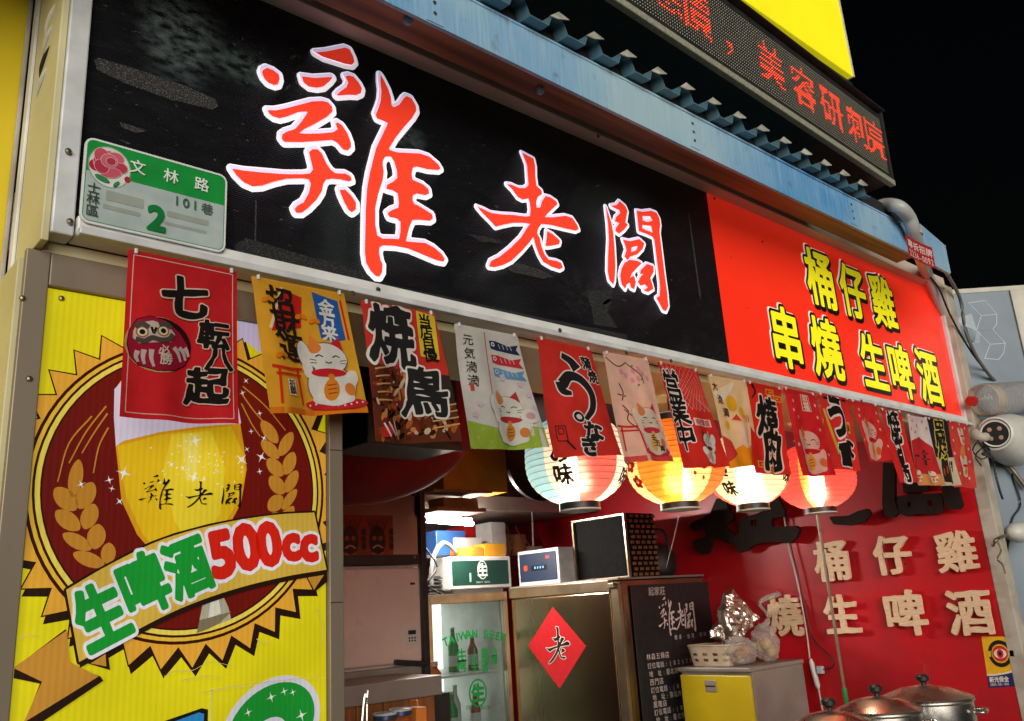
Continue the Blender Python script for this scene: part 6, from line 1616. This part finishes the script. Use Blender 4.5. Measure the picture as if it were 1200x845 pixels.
bm = B(); tube(bm, [(c.x - .05, c.y, c.z + .335), (c.x - .05, c.y, 2.62)], .006, 6); obj('cord', bm, 'cable_black', rl)
# ------------------------------------------------------------------ left: partition with print, white freezer chest
pw = thing('pink_partition', 'pinkish lit partition board behind the white freezer door', 'partition', (2.2, 2.1, .09))
px0_, px1_ = 1.55, fx(492, 640, 2.1)[0]
bm = B(); box(bm, (px0_, 2.10, .09), (px1_, 2.13, 2.45), .003); obj('board', bm, 'pink_wall', pw)
mp = thing('masks_print', 'orange print with two dark guardian masks on the partition', 'poster', tuple(hit(430, 657, 1, 2.1)))
q4 = [np.array(fx(*p, 2.0995)) for p in ((395, 603), (460, 604), (461, 656), (395, 657))]
def MS(u, v, h=0.0):
    a_ = q4[3] + (q4[2] - q4[3]) * u; b2 = q4[0] + (q4[1] - q4[0]) * u; p = a_ + (b2 - a_) * v; return Vector((p[0], 2.0985 - h, p[1]))
P = Print(MS, .0006); P.poly(np.array([(0, 0), (1, 0), (1, 1), (0, 1)]), '9a3a1c'); rs = np.random.RandomState(8)
for cx_ in (.22, .70):
    P.poly(ell(cx_, .42, .15, .34, 24), '2c130c')
    for sgn in (-1, 1):
        for k in range(4): P.poly(stroke([(cx_ + sgn * .03 * k, .6), (cx_ + sgn * .05 * k, .78), (cx_ + sgn * (.05 * k + .04), .93)], .025, .006), '2c130c'); P.k -= 1
        P.k += 1
        P.poly(ell(cx_ + sgn * .055, .48, .035, .05, 12), 'b8562c'); P.poly(ell(cx_ + sgn * .055, .48, .014, .02, 10), '120806'); P.k -= 2
    P.k += 2
    P.poly(stroke([(cx_ - .09, .26), (cx_, .32), (cx_ + .09, .26)], .03), 'c8a080'); P.poly(stroke([(cx_ - .1, .16), (cx_, .10), (cx_ + .1, .16)], .04), 'b8562c'); P.k -= 1
for x in (.45, .95):
    for k in range(3): P.text('福祿壽'[k], (x, .62 - .16 * k), (.085, .16), '2c130c', .04)
P.obj('sheet', 'plain_print', mp)
up = thing('black_upright', 'thin black steel upright beside the white freezer door', 'post', tuple(hit(497, 700, 1, 1.86)))
pu = hit(497, 690, 1, 1.86); bm = B(); box(bm, (pu.x - .015, 1.85, .09), (pu.x + .015, 1.88, 2.62), .002); obj('bar', bm, 'black_metal', up)
cz0, cz1 = fx(450, 780, 1.86)[1], fx(450, 665, 1.86)[1]; cx1 = pu.x - .02
wf = thing('white_freezer', 'white upright freezer with pinkish sheen and small keypad', 'freezer', (2.1, 2.0, .09))
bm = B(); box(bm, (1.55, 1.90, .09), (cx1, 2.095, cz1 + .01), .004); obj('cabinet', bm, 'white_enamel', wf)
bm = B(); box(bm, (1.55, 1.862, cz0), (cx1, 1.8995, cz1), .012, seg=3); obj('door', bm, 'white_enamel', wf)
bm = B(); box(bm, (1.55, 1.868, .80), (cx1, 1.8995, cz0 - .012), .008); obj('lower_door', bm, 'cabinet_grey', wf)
c = hit(482, 746, 1, 1.862); bm = B(); box(bm, (c.x - .03, 1.8555, c.z - .035), (c.x + .03, 1.8618, c.z + .035), .003); kp = obj('keypad', bm, 'white_plastic', wf)
P = Print(front(1.8555), .0006); P.poly(rrect(c.x, c.z + .018, .042, .018, .002, 2), '161616'); P.k -= 1
P.poly([rrect(c.x - .015 + .015 * i, c.z - .006 - .012 * j, .009, .007, .001, 2) for i in range(3) for j in range(2)], '2a2422'); P.obj('keys', 'plain_print', kp)
c = hit(483, 684, 1, 1.862); bm = B(); box(bm, (c.x - .012, 1.856, c.z - .005), (c.x + .012, 1.8618, c.z + .005), .001); obj('latch', bm, 'black_plastic', wf)
bm = B(); tube(bm, [hit(463, 776, 1, 1.85), hit(480, 777, 1, 1.85), hit(500, 778, 1, 1.85)], .012, 8); obj('handle', bm, 'black_plastic', wf)
bsx = thing('dark_shelf_board', 'dark wooden shelf board above the white freezer', 'shelf', (2.0, 1.95, cz1 + .02))
bm = B(); box(bm, (1.55, 1.855, cz1 + .012), (cx1, 2.095, fx(450, 650, 1.86)[1]), .002); obj('board', bm, 'black_metal', bsx)
c = hit(486, 653, 1, 1.855); bm = B(); lathe(bm, [(.0001, .003), (.006, .002), (.007, 0)], (c.x, 1.8548, c.z), 10, mtx=Matrix.Rotation(rad(90), 3, 'X')); obj('screw', bm, 'screw_steel', bsx)
# counter of planks below, jars, tongs, sauce bottle
ct = thing('plank_counter', 'wooden plank fronted counter under the white freezer', 'counter', (1.7, 1.5, .09))
cz2 = fx(450, 812, 1.55)[1]
bm = B(); box(bm, (1.1, 1.545, .09), (2.22, 1.85, cz2 - .0305), 0); obj('carcass', bm, 'cabinet_grey', ct)
bm = B(); box(bm, (1.1, 1.50, cz2 - .03), (2.24, 1.85, cz2 + .045), .004); obj('steel_top', bm, 'cabinet_grey', ct)
for k in range(9):
    x = 1.12 + k * .122; bm = B(); box(bm, (x, 1.52, .12), (x + .118, 1.544, cz2 - .031), .003); obj('plank', bm, 'wood_plank', ct)
pt = thing('prep_table', 'low steel prep table holding the jars', 'table', (1.6, 1.1, .09))
bm = B(); box(bm, (1.15, .95, 1.06), (2.2, 1.40, 1.09), .004); obj('table_top', bm, 'steel_bright', pt)
for x in (1.2, 2.15):
    for y in (1.0, 1.35): bm = B(); tube(bm, [(x, y, .09), (x, y, 1.0595)], .016, 8); obj('leg', bm, 'steel_bright', pt)
for i, (px, py, lab) in enumerate(((451, 838, 'glass jar with dark blue lid, left of the pair'), (469, 833, 'glass jar with dark blue lid, right of the pair'))):
    c = hit(px, py, 1, 1.15); j = thing('sauce_jar', lab, 'jar', (c.x, c.y, 1.09), 'sauce jars')
    bm = B(); lathe(bm, [(.0001, 1.091), (.040, 1.091), (.042, c.z - .04), (.036, c.z - .012)], (c.x, c.y, 0), 20); obj('jar_body', bm, 'sauce', j, smooth=True)
    bm = B(); lathe(bm, [(.038, c.z - .014), (.040, c.z - .012), (.040, c.z + .004), (.036, c.z + .007), (.0001, c.z + .007)], (c.x, c.y, 0), 22); obj('lid', bm, 'lid_blue', j, smooth=True, autosmooth=40)
    bm = B(); lathe(bm, [(.0402, c.z + .001), (.0408, c.z + .005), (.037, c.z + .0082), (.034, c.z + .0076)], (c.x, c.y, 0), 22); 
    for f in [f for f in bm.faces if len(f.verts) > 4]: bm.faces.remove(f)
    obj('lid_rim', bm, 'lid_white', j)
tg = thing('tongs', 'steel tongs standing upright beside the jars', 'tongs', tuple(hit(428, 850, 1, 1.15)))
for d in (-1, 1):
    bm = B(); tube(bm, smooth_path([hit(431, 809, 1, 1.15), hit(428 + d * 2, 825, 1, 1.15), Vector((hit(424 + d * 5, 845, 1, 1.15).x, 1.15, 1.0915))], 5), .004, 6); obj('arm', bm, 'steel_bright', tg)
cp = thing('tongs_cup', 'red plastic cup holding the tongs', 'cup', tuple(hit(428, 850, 1, 1.15))[:2] + (1.09,))
c = hit(428, 850, 1, 1.15); bm = B(); lathe(bm, [(.030, 1.0905), (.036, 1.20), (.038, 1.20), (.034, 1.205), (.028, 1.10), (.0001, 1.10)], (c.x, c.y, 0), 18); obj('cup', bm, 'red_plastic', cp, smooth=True)
rd_ = carton('orange_caddy', 'orange plastic caddy right of the jars', 488, 500, 850, 828, 1.2, .06, 'orange_box', 'caddy', z0=1.091, lid=False)
bm = B(); x0, z0 = fx(489, 850, 1.2); box(bm, (x0 + .004, 1.205, fx(488, 828, 1.2)[1] - .001), (x0 + .012, 1.25, fx(488, 828, 1.2)[1] + .02), .001); obj('divider', bm, 'orange_box', rd_)
sb = thing('sauce_bottle', 'small sauce bottle with pale label below the freezer keypad', 'bottle', tuple(hit(509, 812, 1, 1.86)))
c = hit(509, 812, 1, 1.90); bz = c.z
ss_ = thing('side_stand', 'narrow dark stand carrying the sauce bottle', 'stand', (c.x, c.y, .09))
bm = B(); box(bm, (c.x - .05, c.y - .05, .09), (c.x + .05, c.y + .06, bz - .001), .003); obj('body', bm, 'black_metal', ss_)
bm = B(); box(bm, (c.x - .055, c.y - .055, bz - .0009), (c.x + .055, c.y + .065, bz), 0); obj('top', bm, 'black_plastic', ss_)
bm = B(); lathe(bm, [(.0001, bz), (.034, bz + .001), (.035, bz + .085), (.02, bz + .105), (.018, bz + .115)], (c.x, c.y, 0), 18); obj('bottle_body', bm, 'sauce', sb, smooth=True)
bm = B(); lathe(bm, [(.0352, bz + .02), (.0356, bz + .022), (.0356, bz + .065), (.0352, bz + .067)], (c.x, c.y, 0), 18)
for f in [f for f in bm.faces if len(f.verts) > 4]: bm.faces.remove(f)
obj('label_band', bm, 'paper_white', sb, smooth=True)
bm = B(); lathe(bm, [(.020, bz + .113), (.021, bz + .115), (.021, bz + .135), (.0001, bz + .136)], (c.x, c.y, 0), 16); obj('cap', bm, 'pink_wall', sb)
# coiled hoses and stacked trays beside the fridge
hs = thing('coiled_hose', 'grey hose looped down beside the green faced sign', 'hose', tuple(hit(507, 690, 1, 2.2)))
bm = B(); tube(bm, smooth_path([hit(535, 648, 1, 2.45), hit(520, 636, 1, 2.35), hit(509, 650, 1, 2.3), hit(505, 672, 1, 2.3), hit(506, 688, 1, 2.3)], 6), .012, 8); obj('hose', bm, 'hose_grey', hs, smooth=True)
for k in range(5):
    z = BZ + .004 + k * .020; x0, x1 = fx(499, 690, BY + .05)[0] + .02, gx0 - .006
    t = thing('black_tray', f'thin black tray, {["lowest", "second lowest", "middle", "second highest", "topmost"][k]} of the stack on the beer fridge', 'tray', ((x0 + x1) / 2, BY + .15, z), 'stacked black trays')
    bm = B(); box(bm, (x0, BY + .05, z), (x1 - .004 * (k % 2), BY + .25, z + .008), .002); obj('tray', bm, 'black_plastic', t)
    bm = B(); box(bm, (x0 + .006, BY + .056, z + .0081), (x1 - .01, BY + .244, z + .0175), .002); obj('rim', bm, 'black_plastic', t)

# ------------------------------------------------------------------ drawer cabinet with basket and bags
dc = thing('drawer_cabinet', 'grey drawer cabinet with bright yellow drawer front by the red wall', 'cabinet', (3.83, 1.18, .09))
DX, DY0, DY1, DZ = 3.61, .975, 1.385, 1.265
bm = B(); box(bm, (DX + .02, DY0, .09), (4.07, DY1, DZ - .0205), .004); obj('cabinet', bm, 'cabinet_grey', dc)
bm = B(); box(bm, (DX - .004, DY0 - .006, DZ - .02), (4.075, DY1 + .004, DZ), .005); obj('top', bm, 'cabinet_grey', dc)
for k in range(3):
    z1_ = DZ - .035 - k * .36; bm = B(); box(bm, (DX, DY0 + .006, z1_ - .345), (DX + .0195, DY1 - .004, z1_), .005); dr = obj('drawer_front', bm, 'drawer_yellow', dc)
    bm = B(); c = (DY0 + DY1) / 2 + .02; box(bm, (DX - .006, c - .03, z1_ - .075), (DX - .0004, c + .03, z1_ - .022), .002); h_ = obj('handle', bm, 'cabinet_grey', dr)
    bm = B(); box(bm, (DX - .009, c - .028, z1_ - .052), (DX - .0065, c + .028, z1_ - .046)); obj('grip_slot', bm, 'black_plastic', dr)
# perforated basket
bk = thing('plastic_basket', 'cream perforated plastic basket on the drawer cabinet', 'basket', (3.72, 1.24, DZ))
bc = Vector((3.735, 1.235, DZ + .001)); bh = .095; hw, hd_ = .085, .125
def bp_(s, t):                                   # rounded rectangle footprint, flares upwards
    f = .86 + .14 * t; q = rrect(0, 0, 2 * hw * f, 2 * hd_ * f, .03 * f, 3); k = s * len(q); i = int(k) % len(q); u = k - int(k); a_, b2 = q[i], q[(i + 1) % len(q)]; p = a_ + (b2 - a_) * u
    return Vector((bc.x + p[0], bc.y + p[1], bc.z + t * bh))
bm = B(); NS_ = 96
for i in range(NS_):
    for j, (t0, t1) in enumerate(((0, .22), (.22, .36), (.36, .50), (.50, .64), (.64, 1.0))):
        if j in (1, 3) and i % 2 == 0: continue
        bm.faces.new([bm.verts.new(bp_(*q)) for q in ((i / NS_, t0), ((i + 1) / NS_, t0), ((i + 1) / NS_, t1), (i / NS_, t1))])
bmesh.ops.remove_doubles(bm, verts=bm.verts, dist=1e-5)
bmesh.ops.solidify(bm, geom=list(bm.faces), thickness=.0025); obj('basket_wall', bm, 'basket_cream', bk)
bm = B(); bm.faces.new([bm.verts.new(bp_(i / 24, 0) + Vector((0, 0, .002))) for i in range(24)]); obj('bottom', bm, 'basket_cream', bk)
bm = B(); tube(bm, [bp_(i / 40, 1) for i in range(41)], .005, 6, caps=False); obj('rim', bm, 'basket_cream', bk, smooth=True)
def lump(c, r, seed, amp, sub=4, sharp=1.0, freq=3.0):
    from mathutils import noise
    bm = B(); bmesh.ops.create_icosphere(bm, subdivisions=sub, radius=1)
    for v in bm.verts:
        d = v.co.normalized(); q = noise.fractal(d * freq + Vector((seed * 7.1, seed, 3.3)), .8, 2.2, 4); q2 = noise.noise(d * freq * 2.7 + Vector((seed, 9, 1)))
        k = 1 + amp * (q * .8 + abs(q2) * sharp)
        v.co = Vector((c[0] + d.x * r[0] * k, c[1] + d.y * r[1] * k, c[2] + d.z * r[2] * k))
    return bm
def bag(name, label, px, py, Y, r, fill, seed, neck=None):
    c = hit(px, py, 1, Y); c.z = DZ + r[2] * .98 + .002
    root = thing(name, label, 'bag', (c.x, c.y, DZ + .001))
    bm = lump(c, r, seed, .30, 4, .5, 2.6)
    for v in bm.verts: v.co.z = max(v.co.z, DZ + .002)
    obj('plastic_film', bm, 'clear_plastic', root, smooth=True)
    for k in range(4):
        o_ = Vector((r[0] * .38 * math.cos(k * 1.7 + seed), r[1] * .38 * math.sin(k * 1.7 + seed), -r[2] * .40 + .012 * k)); bm = lump(c + o_, (r[0] * .42, r[1] * .42, r[2] * .36), seed + k, .14, 3, .3)
        for v in bm.verts: v.co.z = max(v.co.z, DZ + .004)
        obj('food_piece', bm, fill, root, smooth=True)
    if neck:
        q = [c + Vector((0, 0, r[2] * .8))] + [hit(x, y, 1, Y) for x, y in neck]; n_ = len(q); pth = smooth_path(q, 5)
        bm = B(); tube(bm, pth, .024, 14, taper=[1.0 - .72 * math.sin(min(1, i / (len(pth) - 1) * 1.9) * math.pi / 2) + (.9 * max(0, i / (len(pth) - 1) - .5)) for i in range(len(pth))])
        from mathutils import noise
        for v in bm.verts: v.co += Vector((noise.noise(v.co * 60), noise.noise(v.co * 60 + Vector((5, 5, 5))), 0)) * .008
        obj('twisted_neck', bm, 'clear_plastic', root, smooth=True)
bag('bread_bag', 'clear bag of dark bread rolls beside the basket', 868, 766, 1.10, (.075, .075, .065), 'bread', 2, [(862, 742), (860, 734)])
bag('snack_bag', 'knotted clear bag of yellow snacks at the cabinet edge', 897, 755, 1.08, (.070, .062, .085), 'snack', 5, [(900, 722), (890, 706), (912, 696)])
fo = thing('foil_bag', 'crumpled silver foil bag standing up behind the clear bags', 'bag', tuple(hit(862, 745, 1, 1.2))[:2] + (DZ,))
from mathutils import noise as _nz
def sheet(pts, Y, th, seed, amp):
    """crumpled pouch: traced outline given a swollen, creased body"""
    cs = [np.array([fx(x, y, Y) for x, y in pts])]
    V, F = triangulate(cs, .007); D = seg_dist(cs, V); bm = B(); fr, bk_ = [], []
    for p, d in zip(V, D):
        q = Vector((p[0], 0, p[1])); c1 = abs(_nz.noise(q * 15 + Vector((seed, 0, 0)))) + .45 * abs(_nz.noise(q * 34 + Vector((0, seed, 0))))
        t = th * min(1, d / .02) ** .6
        fr.append(bm.verts.new((p[0], Y - t * .5 - amp * c1 * min(1, d / .008), p[1]))); bk_.append(bm.verts.new((p[0], Y + t * .5 + .0012 + amp * c1 * min(1, d / .008), p[1])))
    for f in F:
        a_, b2, c_ = [int(i) for i in f]; bm.faces.new((fr[a_], fr[b2], fr[c_])); bm.faces.new((bk_[c_], bk_[b2], bk_[a_]))
    for v in [v for v in bm.verts if not v.link_faces]: bm.verts.remove(v)
    return bm
obj('foil', sheet([(857,688),(866,700),(884,720),(889,723),(874,742),(862,760),(858,782),(846,782),(850,745),(846,730),(845,715),(849,697)], 1.20, .030, 3, .034), 'foil', fo)
obj('foil_fold', sheet([(846,708),(852,718),(854,745),(846,752),(833,748),(832,738),(842,728)], 1.235, .02, 8, .026), 'foil', fo)
# ------------------------------------------------------------------ front counter with three pots
fcnt = thing('serving_counter', 'steel serving counter under the pots', 'counter', (3.1, .1, .09))
bm = B(); box(bm, (2.0, -.24, .09), (4.05, .34, .98)); obj('base', bm, 'cabinet_grey', fcnt)
bm = B(); box(bm, (1.98, -.26, .9805), (4.07, .36, 1.01), .004); obj('steel_top', bm, 'steel_bright', fcnt)
for i, (px, py, r, zz, lab) in enumerate(((1085, 818, .145, 1.215, 'tall steel pot with lid, farthest right by the red wall'), (1030, 832, .126, 1.210, 'steel pot with domed lid between two other pots'), (975, 850, .116, 1.200, 'steel pot nearest the camera with black lid knob'))):
    c = hit(px, py, 2, zz); x, y = c.x, c.y
    pot = thing('cooking_pot', lab, 'pot', (x, y, 1.01), 'cooking pots on the counter')
    bm = B(); lathe(bm, [(.0001, 1.011), (r * .97, 1.011), (r, 1.02), (r, zz - .012), (r + .006, zz - .006), (r + .006, zz - .001)], (x, y, 0), 48); obj('pot_body', bm, 'steel_bright', pot, smooth=True, autosmooth=40)
    bm = B(); lathe(bm, [(r + .004, zz), (r + .006, zz + .005), (r * .92, zz + .012), (r * .55, zz + .032), (r * .2, zz + .041), (.0001, zz + .042)], (x, y, 0), 48); lid = obj('lid', bm, 'steel_bright', pot, smooth=True, autosmooth=60)
    bm = B(); lathe(bm, [(.008, zz + .040), (.009, zz + .050), (.021, zz + .058), (.022, zz + .070), (.014, zz + .077), (.0001, zz + .078)], (x, y, 0), 20); obj('knob', bm, 'black_plastic', lid, smooth=True, autosmooth=50)
    for sg in (-1, 1):
        a = math.atan2(-y - 1.5, -x) + sg * 1.45
        dv = Vector((math.cos(a), math.sin(a), 0)); tv = Vector((-math.sin(a), math.cos(a), 0)); b0 = Vector((x, y, zz - .04)) + dv * r
        bm = B(); tube(bm, smooth_path([b0 - tv * .045 - dv * .002, b0 - tv * .04 + dv * .03, b0 + tv * .04 + dv * .03, b0 + tv * .045 - dv * .002], 5), .006, 8); obj('handle', bm, 'steel_bright', pot, smooth=True)
rh = thing('red_paddle', 'short red paddle handle standing behind the pots', 'paddle', tuple(hit(1082, 800, 1, .30)))
q = hit(1082, 776, 1, .30); bm = B(); box(bm, (q.x - .022, .29, 1.011), (q.x + .004, .305, q.z), .003); obj('blade', bm, 'red_plastic', rh)
bm = B(); box(bm, (q.x + .006, .292, 1.011), (q.x + .018, .304, q.z - .004), .002); obj('edge', bm, 'red_fabric', rh)
# ------------------------------------------------------------------ neighbour's yellow wall on the far left
yn = thing('neighbour_yellow_wall', 'yellow painted neighbouring wall at the far left edge', 'wall', (.0, .5, 0))
bm = B(); box(bm, (-1.2, .215, .01), (.3155, .28, 4.2), .003); obj('panel', bm, 'yellow_wall', yn)
bm = B(); box(bm, (.306, .2085, .01), (.3145, .2145, 4.2), .002); obj('edge_trim', bm, 'pillar_cream', yn)

# ------------------------------------------------------------------ loose clutter at the back
for k, (pts, Yc, mat, lab) in enumerate((
   ([(602,600),(606,622),(618,636),(628,655),(640,640)], 2.9, 'cable_white', 'pale wire drooping on the plum wall behind the stereo'),
   ([(640,612),(652,628),(664,622),(668,640)], 2.9, 'cable_grey', 'grey wire hanging below the first lantern on the plum wall'),
   ([(592,612),(600,640),(597,668),(604,688)], 2.6, 'cable_black', 'black wire hanging beside the upright white carton'),
   ([(623,590),(624,612),(625,640)], 2.32, 'cable_grey', 'short pull cord hanging from the grey hood'),
   ([(497,640),(512,664),(500,684),(516,696)], 2.25, 'cable_black', 'black wire tangled beside the coiled hose'),
   ([(770,600),(758,628),(765,650),(752,668)], 2.5, 'cable_grey', 'grey wire behind the dark kettle'))):
    cable('loose_wire', lab, [hit(x, y, 1, Yc) for x, y in pts], .005, mat, 'wire')
carton('brown_carton', 'plain brown carton beside the white one on the wall shelf', 594, 616, 655, 626, 2.70, .2, 'cardboard', z0=1.9125)
carton('paper_stack', 'pale stack of paper packs beside the brown carton on the wall shelf', 618, 636, 655, 640, 2.72, .2, 'paper_white', 'paper', z0=1.9125)

wk = thing('hanging_wok', 'dark round wok hanging right of the gold box', 'wok', tuple(hit(612, 575, 1, 1.8)))
c = hit(612, 556, 1, 1.80); mtw = Matrix.Rotation(rad(78), 3, 'X') @ Matrix.Rotation(0, 3, 'Z')
bm = B(); lathe(bm, [(.0001, .0)] + [(.17 * math.sin(t), .09 * (1 - math.cos(t))) for t in np.linspace(.15, 1.57, 10)] + [(.176, .092), (.166, .088)], c, 32, mtx=mtw)
for f in [f for f in bm.faces if len(f.verts) > 4]: bm.faces.remove(f)
obj('bowl', bm, 'black_metal', wk, smooth=True)
bm = B(); tube(bm, smooth_path([c + Vector((-.04, -.02, .165)), c + Vector((-.03, -.05, .21)), c + Vector((.03, -.05, .21)), c + Vector((.04, -.02, .165))], 5), .007, 7); obj('handle', bm, 'black_metal', wk, smooth=True)
bm = B(); tube(bm, [c + Vector((0, -.05, .213)), Vector((c.x, c.y - .05, 2.62))], .004, 6); obj('hook', bm, 'cable_grey', wk)
